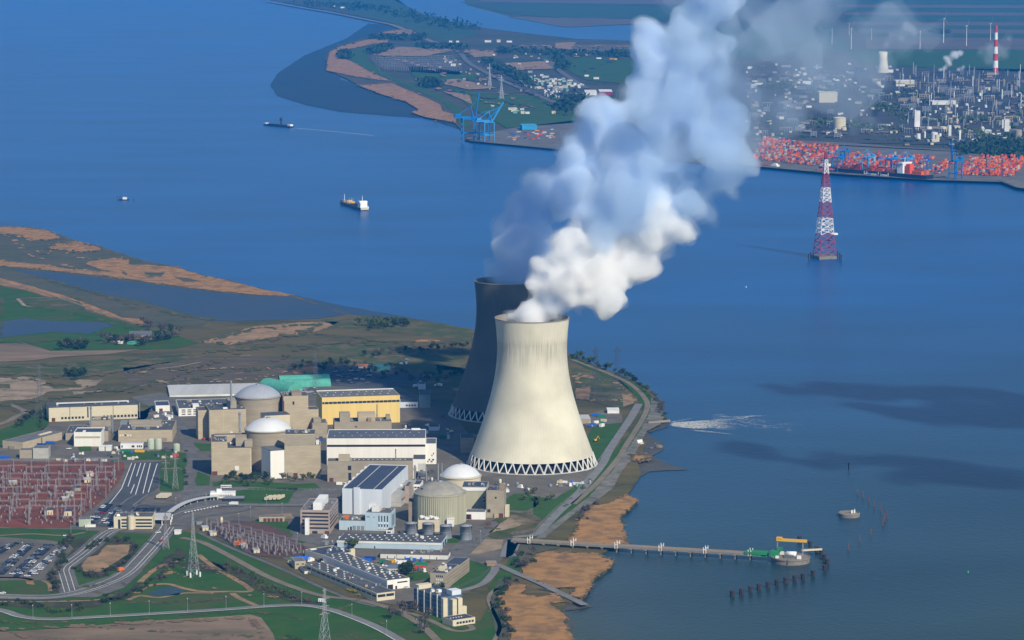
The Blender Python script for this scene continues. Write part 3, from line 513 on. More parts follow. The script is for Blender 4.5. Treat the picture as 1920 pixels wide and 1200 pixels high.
for i, (y0, y1, m) in enumerate(((-14,8,M_FIELDG),(8,14,M_FIELDM),(14,22,M_FIELDG),(22,28,M_FIELDM),(28,40,M_FIELDG),(40,47,M_FIELDM),(47,54,M_FIELDG),(54,62,M_FIELDM),(62,70,M_FIELDG),(70,92,M_FIELDM))):
    fp('field', [(1560+i*7,y0),(2100,y0+2),(2100,y1+2),(1560+i*7,y1)], m, 3, 0.5)
fp('field', [(1200,55),(1560,45),(1600,95),(1400,110),(1200,100)], M_FIELDG, 2); fp('industrial_ground', [(1250,130),(1500,125),(1700,128),(2050,130),(2050,275),(1850,272),(1600,268),(1390,262),(1250,220)], M_FARI, 2)
fp('grass_verge', [(1800,272),(2050,274),(2050,300),(1850,296)], M_GRASS, 3); fp('container_quay', [(1390,258),(1600,268),(1850,290),(2050,300),(2050,348),(1880,341),(1740,337),(1560,325),(1390,309)], M_QUAY, 3, 0)
fp('dredged_bank', [(1872,338),(1900,338),(2050,345),(2050,372),(1906,351)], M_BANK, 4, 0.3)
road('far_road', [(1830,275),(1780,255),(1730,240)], 30, M_ASPH, FZ+4.0); road('far_road', [(1640,150),(1750,155),(1900,152),(2050,150)], 20, M_ROADL, FZ+4.0); road('far_road', [(1400,262),(1600,272),(1850,284),(2050,290)], 30, M_ASPH, FZ+4.8)

fringe([(700,95),(800,92),(900,98),(1000,85),(1180,88),(1060,110),(960,135),(900,150),(1000,205),(880,185),(780,150),(840,140)], M_REEDP, FZ+4.2, 260, 1.2, 7, name='dry_patches'); fringe([(860,90),(960,95),(1180,100),(1020,160),(900,140),(820,160),(900,180),(1060,215)], M_FARI, FZ+4.6, 260, 1.2, 7, name='bare_patches'); fringe([(1400,140),(1560,140),(1690,150),(1900,150),(1900,220),(1750,240),(1600,250),(1420,240)], M_FIELDB, FZ+4.6, 320, 1.5, 8, name='bare_patches'); fringe([(1420,150),(1690,180),(1920,170),(1900,255),(1700,262),(1450,250)], M_GRASS, FZ+5.2, 240, 1.5, 8, name='grass_patches')
# ---------------------------------------------------------------- plant buildings
def wallmat(name, c, k=0.85, st=(0.35,0.35,2.5), rough=0.85): return mat(name, c, tuple(x*k for x in c), 0.22, rough=rough, spec=0.15, coord='obj', stretch=st, c3=tuple(x*(k-0.08) for x in c), scale2=0.05)
M_BEIGE = wallmat('beige_concrete', (0.46,0.385,0.265)); M_BEIGE2 = wallmat('grey_beige_concrete', (0.36,0.31,0.23)); M_CREAM = wallmat('cream_panels', (0.62,0.55,0.39), 0.92)
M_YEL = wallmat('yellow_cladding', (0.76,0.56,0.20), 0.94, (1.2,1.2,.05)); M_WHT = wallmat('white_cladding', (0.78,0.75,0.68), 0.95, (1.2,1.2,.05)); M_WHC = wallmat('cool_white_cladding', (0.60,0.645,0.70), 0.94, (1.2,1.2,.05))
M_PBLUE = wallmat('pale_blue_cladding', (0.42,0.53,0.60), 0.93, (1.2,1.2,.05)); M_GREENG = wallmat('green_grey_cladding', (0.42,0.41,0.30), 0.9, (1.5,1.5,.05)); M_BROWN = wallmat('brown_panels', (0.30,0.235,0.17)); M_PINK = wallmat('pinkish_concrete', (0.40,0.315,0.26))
M_ROOF = mat('bitumen_roof', (0.075,0.08,0.09), (0.10,0.105,0.112), 0.06, c3=(0.06,0.065,0.075), scale2=0.15); M_ROOFB = mat('blue_black_roof', (0.045,0.055,0.085), (0.055,0.066,0.10), 0.08, rough=0.6); M_ROOFG = mat('grey_roof', (0.16,0.16,0.16), (0.12,0.12,0.125), 0.08)
M_ROOFBR = mat('brown_roof', (0.14,0.125,0.11), (0.105,0.095,0.09), 0.08); M_ROOFP = mat('pale_roof', (0.50,0.50,0.49), (0.42,0.42,0.42), 0.02, stretch=(3,0.2,1))
M_DOME = mat('dome_sheet', (0.66,0.66,0.66), (0.58,0.59,0.60), 0.05, rough=0.45, spec=0.4); M_DOMEB = mat('grey_dome_sheet', (0.36,0.38,0.42), (0.31,0.33,0.37), 0.05, rough=0.4, spec=0.5)
M_GLASS = mat('dark_glass', (0.03,0.035,0.045), rough=0.25, spec=0.5); M_LITWIN = mat('pale_window', (0.7,0.68,0.6)); M_DOOR = mat('maroon_door', (0.14,0.05,0.045)); M_REDD = mat('red_paint', (0.55,0.06,0.03)); M_STEEL = mat('steel', (0.42,0.44,0.46), rough=0.4, metal=0.5); M_STEELD = mat('galvanised_dull', (0.30,0.31,0.33), rough=0.5, metal=0.3)
M_SILO = mat('grey_tank_sheet', (0.27,0.29,0.32), (0.22,0.235,0.26), 0.5, rough=0.5, coord='obj', stretch=(2,2,.1)); M_PGREEN = mat('pale_green_tank', (0.42,0.47,0.36)); M_TEAL = mat('teal_sheet', (0.10,0.38,0.29), (0.08,0.32,0.25), 0.15); M_BLUE = mat('blue_tarp', (0.03,0.13,0.55), rough=0.5); M_GRN = mat('green_tarp', (0.02,0.22,0.10)); M_YELP = mat('yellow_paint', (0.75,0.42,0.03)); M_ORANGE = mat('orange_paint', (0.72,0.19,0.03)); M_WP = mat('white_paint', (0.82,0.81,0.78), rough=0.5); M_CABIN = mat('cabin_white', (0.72,0.72,0.66))
class B:
    def __init__(s, name, label, x, y, w, h, d, th=0.0, cat='building', wall=None, roof=None, par=0.9, dm=None, wm=None, hm=None, z=LAND+0.2, group=None):
        k = K(x, y); s.k = k; s.th = R(th); s.sd = SD(y)
        s.w = wm if wm else w/(k*max(0.3, math.cos(s.th))); s.h = hm if hm else h/(k*0.983); s.d = dm if dm else d/(k*s.sd)
        p = G(x, y); s.o = thing(name, label, cat, (p.x, p.y, z), s.th, group); s.wallm = wall or M_BEIGE; s.roofm = roof or M_ROOF
        if s.w: s.body(0, 0, s.w, s.d, s.h, par)
    def body(s, x0, y0, w, d, h, par=0.9, z0=0.0, wm=None, rm=None, wn='wall', rn='roof'):
        m = MB(); m.box(x0, y0, z0-0.4 if z0 == 0 else z0, x0+w, y0+d, z0+h); t = 0.5
        if par > 0:
            zt = z0+h+par
            m.box(x0,y0,z0+h,x0+w,y0+t,zt); m.box(x0,y0+d-t,z0+h,x0+w,y0+d,zt); m.box(x0,y0+t,z0+h,x0+t,y0+d-t,zt); m.box(x0+w-t,y0+t,z0+h,x0+w,y0+d-t,zt)
        m.build(wn, wm or s.wallm, s.o)
        r = MB(); e = t+0.02 if par > 0 else -0.35; r.box(x0+e, y0+e, z0+h+0.003, x0+w-e, y0+d-e, z0+h+0.35)
        r.build(rn, rm or s.roofm, s.o); return s
    def rbox(s, u, v, du, dv, dh, z=None, m=None, name='rooftop_unit'):    # fractions of w,d ; metres high
        b = MB(); z = s.h+0.3 if z is None else z
        b.box(u*s.w, v*s.d, z, (u+du)*s.w, (v+dv)*s.d, z+dh); b.build(name, m or s.wallm, s.o); return s
    def pan(s, face, u0, u1, z0, z1, m, name='window', out=0.12, n=1, gap=0.35):
        L_ = s.w if face == 'f' else s.d
        for i in range(n):
            st = (u1-u0)/n; a = (u0+st*i+st*gap*0.5*(n>1))*L_; b = (u0+st*(i+1)-st*gap*0.5*(n>1))*L_; p = MB(); za, zb = z0*s.h, z1*s.h
            if face == 'f': p.box(a, -out, za, b, 0.2, zb)
            elif face == 'r': p.box(s.w-0.2, a, za, s.w+out, b, zb)
            else: p.box(-out, a, za, 0.2, b, zb)
            p.build(name, m, s.o)
        return s
    def dots(s, nx, ny, m=None, sz=1.2, u0=.05, u1=.95, v0=.15, v1=.85, h=0.5, name='skylight', jit=0.0):
        for j in range(ny):
            for i in range(nx):
                u = u0+(u1-u0)*(i+0.5+(0.25 if j%2 else -0.25))/nx; v = v0+(v1-v0)*(j+.5)/ny
                b = MB(); b.box(u*s.w-sz/2, v*s.d-sz/2, s.h+.3, u*s.w+sz/2, v*s.d+sz/2, s.h+.3+h); b.build(name, m or M_WP, s.o)
        return s
RC = random.Random(99)
def clutter(b, n, u0=.06, u1=.9, v0=.15, v1=.8):
    for i in range(n):
        u, v = RC.uniform(u0,u1), RC.uniform(v0,v1); du, dv = RC.uniform(1.2,3.5)/b.w, RC.uniform(1.2,3)/b.d; b.rbox(u,v,du,dv,RC.uniform(.8,2.4),m=RC.choice((M_STEELD,M_CABIN,M_ROOFG,M_STEEL,M_BEIGE2)),name='rooftop_unit')
def stack(label, x, ybase, ytop, r, zb=LAND, m=None, name='chimney', cat='chimney', group=None):
    k = K(x, ybase, zb); h = (ybase-ytop)/(k*0.983); p = G(x, ybase, zb)
    t = thing(name, label, cat, p, 0, group); b = MB(); b.lathe([(r,0),(r*0.92,h)], 12, cap=True); b.build('shaft', m or M_STEEL, t)
    c = MB(); c.lathe([(r*1.3,h*0.9),(r*1.3,h*0.94)], 12); c.build('flange', M_STEELD, t); return t
def reactor(label, x, ybase, r_px, ytop, yapex, wallm, domem, th=0, cap=0.0):
    k = K(x, ybase); r = r_px/k; h = (ybase-ytop)/(k*.983); hd = max(6.0, (ytop-yapex)/(k*.983)); p = G(x, ybase)
    t = thing('reactor_building', label, 'reactor building', (p.x,p.y,LAND+.2), 0)
    w_ = MB(); w_.lathe([(r,-0.4),(r,h)], 64); w_.lathe([(r+.5,h-1.2),(r+.9,h-.9),(r+.9,h+.1),(r-.5,h+.1)], 64, smooth=False); w_.build('wall', wallm, t)
    Rs = (r*r+hd*hd)/(2*hd); pr = []
    for i in range(15):
        a = math.asin(min(1, r/Rs))*(1-i/14.0); pr.append((max(0.02, (Rs*math.sin(a))*0.985), h+0.1+hd-(Rs-Rs*math.cos(a))))
    d_ = MB(); d_.lathe(pr, 64); d_.build('dome', domem, t)
    f = MB(); f.lathe([(r*.10,h+hd-.1),(r*.10,h+hd+.9),(0.05,h+hd+1.2)], 16); f.build('dome_vent', M_STEELD, t)
    ra = MB()
    for i in range(48):
        a = 2*math.pi*i/48; q = (r+.6)*math.cos(a), (r+.6)*math.sin(a); ra.bar((q[0],q[1],h), (q[0],q[1],h+1.2), .15)
    ra.lathe([(r+.55,h+1.1),(r+.65,h+1.1),(r+.65,h+1.25),(r+.55,h+1.25)], 48); ra.build('railing', M_STEELD, t)
    return t, r, h
# --- left workshops
b = B('workshop_hall','long beige hall with a ridge skylight strip at the far left of the plant',92,791,162,26,10,13,wall=M_CREAM,par=0); b.rbox(.1,.45,.82,.2,1.6,m=M_CABIN,name='ridge_skylight'); b.pan('f',.13,.40,.14,.30,M_GLASS,n=7); b.pan('f',.60,1.0,.14,.30,M_GLASS,n=10); b.pan('f',.03,.07,.0,.26,M_DOOR,'door'); b.pan('f',.232,.237,0,1,M_GLASS,'downpipe'); b.pan('f',.43,.445,.2,.95,M_GLASS,'downpipe'); b.pan('f',.72,.725,0,1,M_GLASS,'downpipe')
clutter(b, 10)
b.rbox(.12,.43,.78,.03,1.2,m=M_GLASS,name='ridge_window')
b = B('incinerator_building','white block with a beige band beside the tall thin chimney',139,837.5,51,25,9,1,wall=M_WHT,par=1.2,roof=M_ROOFB); b.pan('f',.04,.96,.62,.76,M_BEIGE,'wall_band'); b.rbox(.3,.2,.1,.2,1,m=M_WP)
stack('tall pale chimney standing behind the white block with a beige band',171,808,762,1.1,LAND+2)
b = B('annex_building','low dark roofed beige annex behind the white block',123,826,36,12,16,3,wall=M_BEIGE2)
clutter(b, 7)
b = B('annex_building','stepped beige annex with dark roof in front of the long hall',168,806,40,16,8,3,wall=M_BEIGE2); b.rbox(.2,.3,.3,.3,2)
clutter(b, 7)
b = B('annex_building','small beige link block right of the white block',191,828,12,18,10,2,wall=M_BEIGE2)
clutter(b, 7)
b = B('workshop_building','wide beige workshop with dark roof and pale raised roof monitors',222,829,101,21,19,2,wall=M_BEIGE,par=.6); b.rbox(.14,.62,.6,.22,3.2,m=M_BEIGE2,name='roof_monitor'); b.rbox(.2,.36,.58,.12,2.4,m=M_BEIGE2,name='roof_monitor'); b.rbox(.25,.1,.06,.12,2,m=M_STEELD); b.rbox(.5,.1,.07,.1,2,m=M_STEELD); b.rbox(-.02,.6,.13,.2,3,m=M_STEELD)
clutter(b, 10)
for i in range(5): b.pan('f',.02+i*.048,.05+i*.048,.52,.66,M_LITWIN if i != 2 else M_GLASS,'window')
b.pan('f',.80,.9,.05,.35,M_BROWN,'door')
stack('short steel chimney behind the wide beige workshop',211.5,812,783,.9); stack('thin steel mast beside the long beige hall',262,784,755,.5,name='mast',cat='mast')
b = B('site_cabin','low white cabin building in front of the wide beige workshop',226,842,42,9.5,3,1,wall=M_WP,roof=M_ROOFP,par=.3); b.pan('f',.04,.10,.25,.7,M_GLASS); b.pan('f',.5,.62,.3,.7,M_GLASS); b.pan('f',.72,.97,.3,.7,M_GLASS,n=3)
for i,xx in enumerate((185.5,198)): b = B('site_trailer',('white trailer nearest the white block beside its twin','white trailer on the right of a pair by the workshop')[i],xx,846,10.5,8,3,1,'trailer',wall=M_CABIN,roof=M_WP,par=0)
for i,xx in enumerate((283,297)):
    p = G(xx,842); t = thing('storage_silo',('left one of two pale green silos in front of the beige workshop','right one of two pale green silos in front of the beige workshop')[i],'silo',p); m = MB(); m.lathe([(4.3,0),(4.3,11.5),(4.0,12.2),(.1,13.2)],20); m.build('shell',M_PGREEN,t); m = MB(); m.bar((4.4,-1,0),(4.4,-1,13),.3); m.bar((4.4,0.2,0),(4.4,.2,13),.3); m.build('ladder',M_STEELD,t)
p = G(331,846); t = thing('storage_tank','pale green round tank at the corner of the beige workshop','tank',p); m = MB(); m.lathe([(4.0,0),(4.0,7.5),(3.4,8.8),(.1,9.6)],20); m.build('shell',M_PGREEN,t)
b = B('corner_workshop','dark roofed beige workshop set at an angle near the left edge',42.7,844,0,0,0,63,wall=M_BEIGE,wm=80,dm=29,hm=8.5,par=.4,roof=M_ROOFG); b.rbox(.62,.35,.3,.1,1.4,m=M_CREAM,name='roof_monitor'); b.pan('l',.35,.65,0,.5,M_BEIGE2,'porch',1.5); b.pan('f',.47,.49,0,1,M_GLASS,'downpipe')
b = B('utility_block','smaller of two grey boxy blocks by the switchyard',37,860,24,15,4,2,wall=M_BEIGE2,roof=M_ROOFG,par=.4); b = B('utility_block','taller of two grey boxy blocks by the switchyard',62,860.5,29,19,6,2,wall=wallmat('pale_grey_panels',(0.43,0.42,0.37)),roof=M_ROOFG,par=.4)
b = B('gate_house','small white flat building left of the white office block',292,772,26,10,9,9,wall=M_WHT,roof=M_ROOFB,par=.8); b.pan('f',.25,.5,0,.55,M_DOOR,'door')
b = B('office_block','low white office block with three rows of windows behind the reactor annexes',335,781,95,14,17,9,wall=M_WHT,par=.6); b.dots(5,1,M_WP,2,.1,.9); b.rbox(.28,.02,.12,.2,4,m=M_WP)
clutter(b, 7)
for z0 in (.2,.5,.76): b.pan('f',.04,.38,z0,z0+.13,M_GLASS,n=3)
b = B('storage_hall','vast low hall with pale ribbed roof behind the domed reactors',318,745,170,4,19,8,wall=M_CABIN,roof=M_ROOFP,par=0)
def barrel(label, x, y, L_m, r, th, m, open_end=True, group=None):
    p = G(x,y); t = thing('barrel_hall',label,'hall',p,R(th),group); s = MB(); n = 14; vs = []
    for e in (0,L_m):
        for i in range(n+1): a = math.pi*i/n; vs.append((e, r*math.cos(a), r*0.85*math.sin(a)))
    s.add(vs, [(i,i+1,n+2+i,n+1+i) for i in range(n)], 0, True); s.add(vs[n+1:], [tuple(range(n+1))]); s.build('shell',m,t)
    e = MB(); e.add([(0.3,v[1]*.97,v[2]*.97) for v in vs[:n+1]], [tuple(range(n+1))]); e.build('end_opening',M_GLASS if open_end else m,t)
    for i in range(1,9): 
        q = MB(); a0 = L_m*i/9
        for k in range(n): a, c = math.pi*k/n, math.pi*(k+1)/n; q.bar((a0,r*1.004*math.cos(a),r*.855*math.sin(a)),(a0,r*1.004*math.cos(c),r*.855*math.sin(c)),.35)
        q.build('rib',m,t)
barrel('nearest teal barrel roofed hall running towards the grey dome',500,724,62,13,-48,M_TEAL,False); barrel('front one of two parallel teal barrel halls with dark open end',532,725,62,11,11,M_TEAL); barrel('rear one of two parallel teal barrel halls with dark open end',523,717,68,11,11,M_TEAL)
# --- rear reactor unit (grey dome)
t,r4,h4 = reactor('rear reactor building with a grey blue dome beside the yellow hall',484.6,812,43,741.7,721.7,M_BEIGE2,M_DOMEB)
b = B('fuel_building','tall windowless beige block left of the grey dome',393,828,68,57,13,11,wall=M_BEIGE); b.body(-.27*b.w,.35*b.d,.265*b.w,.6*b.d,b.h*.93,.8); b.rbox(.55,.25,.22,.55,9,m=M_BEIGE2,name='penthouse'); b.pan('f',.0,.07,0,.12,M_DOOR,'door'); b.pan('f',.56,.63,.16,.30,M_LITWIN,'hatch',.5); b.rbox(.4,.2,.12,.1,1.5,m=M_WP); b.pan('f',.385,.39,0,1,M_CREAM,'joint')
clutter(b, 10)
stack('slender steel chimney in front of the grey dome',433.5,760,714,1.3,LAND+42)
b = B('auxiliary_building','beige stepped auxiliary block between the grey dome and the yellow hall',532,818,46,73,9,10,wall=M_BEIGE); b.body(b.w+.003,2,.42*b.w,b.d*.7,b.h*.64,.8); b.rbox(.35,.1,.4,.6,4,m=M_BROWN); b.pan('f',.37,.44,.80,.88,M_GLASS,'hatch',.4); b.pan('f',.0,.03,.6,.9,M_DOOR,'ladder_shaft',.8)
clutter(b, 10)
b = B('access_block','pale sloping block against the rear reactor cylinder',497,838,46,58,6,18,wall=M_CREAM,par=0)
b = B('turbine_hall','yellow turbine hall with a dark window band under its grey roof',604,797,145,50,14,11,wall=M_YEL,roof=M_ROOFG,par=.7); b.pan('f',0.004,.996,.77,.85,M_GLASS,'window_band',.14)
for i in range(18): b.pan('f',.03+i*.054,.034+i*.054,.77,.85,M_CABIN,'mullion',.3)
b.dots(9,2,M_WP,1.2); b.rbox(0,.93,1,.06,.9,m=M_CABIN,name='parapet')
b = B('machine_annex','beige concrete annex with rooftop blocks between the two turbine halls',627,823,107,30,8,6,wall=M_BEIGE2,roof=M_ROOFBR); b.rbox(.1,.1,.18,.6,10,m=M_BEIGE2,name='rooftop_block'); b.rbox(.42,.1,.3,.6,9.5,m=M_BEIGE,name='rooftop_block'); b.rbox(.58,0,.07,.3,5,m=M_BROWN); b.rbox(.92,.5,.07,.4,5,m=M_BEIGE2,name='rooftop_block'); b.pan('f',.36,.40,.68,.76,M_DOOR,'hatch')
clutter(b, 7)
b = B('link_block','small beige roofed block in the gap between the reactors',586,822,28,27,8,8,wall=M_BEIGE2,roof=M_ROOFBR); b.rbox(.1,.2,.5,.6,4)
clutter(b, 7)
# --- front reactor unit (white dome)
t,r3,h3 = reactor('front reactor building with a bright white dome beside the white turbine hall',504,875,44,804,784,M_BEIGE2,M_DOME)
b = B('fuel_building','tall windowless beige block left of the white dome',397,891.5,29.5,61,16,6,wall=M_BEIGE); w0 = b.w; b.body(w0+.004,0,45/b.k,b.d*.9,49/(b.k*.983),.8); b.body(w0*.2,b.d*.75,w0*2,b.d*.23,b.h+1.0,1.0,wn='rear_wall',rn='rear_roof'); b.pan('f',.02,.36,0,.12,M_DOOR,'door'); b.rbox(1.55,.25,.7,.4,9.5,z=50/(b.k*.983),m=M_BEIGE2,name='penthouse'); b.rbox(2.1,.1,.5,.3,7,z=50/(b.k*.983),m=M_BEIGE2,name='penthouse'); b.rbox(1.2,.5,.2,.1,1.5,z=50/(b.k*.983),m=M_WP)
clutter(b, 10)
b.pan('f',1.45,1.72,.13,.27,M_LITWIN,'hatch',.6); b.pan('f',2.45,2.5,0,.78,M_CREAM,'joint')
stack('slender steel chimney in front of the white dome',450,820,773,1.4,LAND+34)
b = B('access_block','white windowless block against the front reactor cylinder',507.5,899,46,53,9,25,wall=M_WHT,par=0,roof=M_ROOFG); b.pan('f',.82,.99,0,.22,M_DOOR,'door')
b = B('auxiliary_building','beige auxiliary block right of the white dome with a dark flat roof',534,897,57,81,10,2,wall=M_BEIGE); b.body(b.w+.003,.5,.17*b.w,b.d*.8,b.h*.74,.8); b.pan('f',0,.995,.75,.995,M_BEIGE2,'upper_wall',.1); b.pan('f',.28,.42,0,.12,M_DOOR,'door'); b.rbox(1.03,.1,.1,.3,4,z=b.h*.76,m=M_CABIN); b.pan('f',.1,.26,0,.14,M_BEIGE2,'porch',2)
clutter(b, 10)
b = B('turbine_hall','long white turbine hall with a dark window band and blue grey roof',613,872,185,48,18,1,wall=M_WHT,roof=mat('slate_roof',(0.085,0.10,0.13),(0.11,0.12,0.15),.05),par=.9); b.pan('f',0.003,.997,.70,.785,M_GLASS,'window_band',.14); b.dots(10,2,M_ROOFP,1.2); b.rbox(.85,.96,.09,.03,2,m=M_WP,name='vent_rail')
b.body(b.w+.004,3,20/b.k,b.d*.62,38/b.k,.7,wn='side_wall',rn='side_roof'); b.pan('f',1.075,1.085,.40,.46,M_GLASS); b.pan('f',1.065,1.085,.16,.22,M_GLASS,n=1); b.pan('f',1.03,1.045,.16,.22,M_GLASS)
b = B('stair_block','white block projecting at the right end of the white turbine hall',774,884,24,22,9,1,wall=M_WHT,par=.3)
b = B('machine_annex','long beige podium below the white turbine hall',614,904,160,38,6,1,wall=M_BEIGE2,roof=M_ROOFBR,par=.6); b.rbox(.13,.1,.13,.6,6,m=M_BEIGE,name='rooftop_block'); b.pan('f',.24,.28,.58,.8,M_GLASS); b.pan('f',.245,.28,.0,.45,M_GLASS,'door'); b.pan('f',.02,.07,.0,.2,M_DOOR,'door'); b.dots(12,1,M_CABIN,1.3,.3,.95)
clutter(b, 7)
# --- twin units with the blue roofed hall
b = B('turbine_hall','white hall with a big blue black roof and two vent strips',642,964,75.5,46,50,-9,wall=M_WHC,roof=M_ROOFB,par=1.1)
for u in (.30,.76):
    for i in range(26): b.rbox(u,.03+i*.036,.018,.016,.7,m=M_ROOFP,name='roof_vent')
b.pan('f',.255,.285,0,.99,mat('dark_window_strip',(0.12,0.14,0.18)),'joint'); b.rbox(.29,-.012,.15,.02,b.h+2.5,z=0,m=M_WHC,name='stair_tower')  # dark full-height window strip left of the stair tower
for i in range(6): b.rbox(-.035,.10+i*.15,.045,.05,b.h+1.5,z=0,m=M_WHT,name='buttress')
b = B('side_annex','long grey flat roofed annex along the white hall',719,950,33,22,29,-9,wall=wallmat('grey_concrete',(0.42,0.41,0.38)),roof=mat('concrete_roof',(0.36,0.36,0.35),(0.28,0.28,0.28),.1),par=.5); b.pan('r',.05,.95,.45,.6,M_GLASS,'window_band')
clutter(b, 7)
b = B('control_building','pale blue block with tall slot windows and a white penthouse',685,995,48,33,10,-8,wall=M_PBLUE,roof=M_ROOFBR,par=.5); b.rbox(.22,.2,.3,.55,5.5,m=M_WP,name='penthouse'); b.rbox(.04,.55,.25,.4,6,m=M_WP,name='penthouse')
clutter(b, 10)
for i in range(4): b.pan('f',.52+i*.11,.56+i*.11,.52,.86,M_GLASS); b.pan('f',.51+i*.11,.57+i*.11,.40,.48,M_WP,'sill_panel',.5); b.pan('f',.51+i*.11,.57+i*.11,.12,.2,M_WP,'sill_panel',.5); b.pan('f',.52+i*.11,.56+i*.11,.22,.38,M_GLASS)
b.pan('f',.06,.09,.75,.82,M_GLASS); b.pan('f',.13,.16,.75,.82,M_GLASS); b.pan('f',.33,.36,.74,.8,M_GLASS); b.pan('r',.2,.8,.2,.85,M_GLASS,n=3,gap=.6)
b = B('service_wing','low pale blue wing in front of the white hall',636,994,49,17,9,-6,wall=M_PBLUE,roof=M_ROOFBR,par=.4); b.pan('f',.5,.98,0,.5,M_STEELD,'shutter',n=3,gap=.25); b.pan('f',.33,.38,0,.3,M_DOOR,'door'); b.pan('f',.42,.49,0,.4,M_GLASS,'door'); b.rbox(.1,.3,.2,.3,3,m=M_ORANGE,name='site_machine')
clutter(b, 10)
b = B('plant_kiosk','small white kiosk in front of the pale blue block',724,1004,11,9,5,-8,wall=M_WP,par=.3); b.pan('f',.2,.8,.5,.8,M_GLASS)
b = B('office_building','five storey brick striped office block with white rooftop penthouse',563.5,1001,55,43,23,-5,wall=M_PINK,roof=M_ROOFG,par=1.0); b.rbox(.42,.05,.30,.75,7.5,m=M_WP,name='penthouse')
clutter(b, 10)
for z0 in (.22,.39,.55,.71,.86): b.pan('f',.06,.96,z0,z0+.075,M_GLASS,'window_band',.1); b.pan('r',.05,.95,z0,z0+.075,M_GLASS,'window_band',.1)
b.pan('f',.83,.99,0,.14,M_DOOR,'door'); b.pan('f',.4,.58,0,.13,M_GLASS,'door'); b.rbox(.19,-.12,.13,.1,17,z=0,m=M_WP,name='entrance_tower')
t,r1,h1 = reactor('nearest reactor building with ribbed greenish wall and domed concrete roof',825,977,48,922,903,wallmat('ribbed_green_grey_wall',(0.44,0.425,0.31),.8,(.9,.9,.05)),mat('weathered_dome',(0.32,0.30,0.25),(0.24,0.23,0.20),.08))
o = MB(); 
for i in range(40): a = -math.pi+math.pi*i/39; o.bar((math.cos(a)*(r1+.3),math.sin(a)*(r1+.3),0),(math.cos(a)*(r1+.3),math.sin(a)*(r1+.3),h1-1),.8)
o.build('wall_rib',M_GREENG,t)['kind'] = 'stuff'
for a0 in (.25,.72,1.15): 
    q = MB(); q.box(-2.2,0,0,2.2,12,2.0); q.build('roof_duct',M_ROOFB,t,(math.cos(math.pi*a0)*r1*.8,math.sin(math.pi*a0)*r1*.8,h1+3.2),math.pi*a0+math.pi/2)
t,r2,h2 = reactor('smaller white dome behind the nearest greenish reactor building',864,940,37.5,891,871,M_CREAM,M_DOME)
b = B('auxiliary_building','greenish ribbed block with a white parapet right of the nearest reactor',866,962,47,48,11,-3,wall=M_GREENG,roof=M_ROOFB,par=.5); b.pan('f',-.1,1,.87,.99,M_WP,'parapet_band',.5); b.pan('f',.86,.92,.58,.64,M_GLASS); b.pan('f',.86,.92,.44,.5,M_GLASS)
clutter(b, 10)
b = B('garage','white garage with red base and a dark open bay',873,975,37,14,6,-3,wall=M_WP,roof=M_ROOFG,par=.4); b.pan('f',.02,.28,.05,.75,M_GLASS,'bay_opening'); b.pan('f',.28,1,.0,.06,M_REDD,'base_strip',.2); b.pan('f',.26,.3,.05,.7,M_REDD,'bay_door',.3)
b = B('concrete_tower','square beige concrete block nearest the river beside the cooling tower',912,971,33,50,9,-5,wall=M_BEIGE2,roof=M_ROOFB,par=.9); b.pan('f',.7,.95,0,.17,M_DOOR,'door'); b.pan('f',.45,.7,0,.17,M_BEIGE,'porch',2); b.pan('f',.05,.23,.2,.32,M_GLASS); b.pan('f',.48,.58,.72,.79,M_GLASS); b.rbox(.7,.2,.3,.7,4,m=M_BROWN); b.rbox(1.03,.15,.22,.4,12,z=0,m=M_CREAM,name='side_annex')
clutter(b, 7)
b = B('service_block','brown block with rows of small lit windows left of the nearest reactor',766,979,26,37,7,0,wall=M_BROWN,roof=M_ROOFBR,par=.4); b.pan('f',.35,.95,.66,.76,M_LITWIN,n=5,gap=.4); b.pan('f',.62,.95,.48,.57,M_LITWIN,n=3,gap=.4); b.pan('f',.25,.32,.0,.3,M_GLASS,'pipe'); b.pan('f',.55,.62,.0,.3,M_GLASS,'pipe')
b = B('switch_block','white block with two rows of windows beside the grey chimneys',765,927,23,18,8,-6,wall=M_WP,roof=M_ROOFB,par=.4); b.pan('f',.06,.95,.66,.8,M_GLASS,n=4,gap=.2); b.pan('f',.1,.75,.3,.44,M_GLASS,n=3,gap=.6)
b = B('brown_annex','brown stair block under the white two storey windowed block',759,944,8,32,8,-6,wall=M_PINK,par=.3)
b = B('fan_house','pale block topped by four round cooling fans in front of the nearest reactor',784,998,40,22,6,-1,wall=M_CREAM,roof=M_ROOFBR,par=.3); b.pan('f',.22,.78,.0,.62,M_BROWN,'bay_opening')
for i in range(4): q = MB(); q.lathe([(3.0,0),(3.0,2.0),(2.5,2.0),(2.5,.4),(.1,.4)],16,smooth=False); q.build('cooling_fan',M_WP,b.o,(b.w*(.17+.22*i),b.d*(.35 if i%2 else .7),b.h+.35))
b = B('equipment_unit','white box with a blue panel against the nearest reactor wall',838,988,13,14,4,-2,'equipment',wall=M_WP,roof=M_WP,par=0); b.pan('f',.15,.7,.02,.4,M_BLUE,'panel')
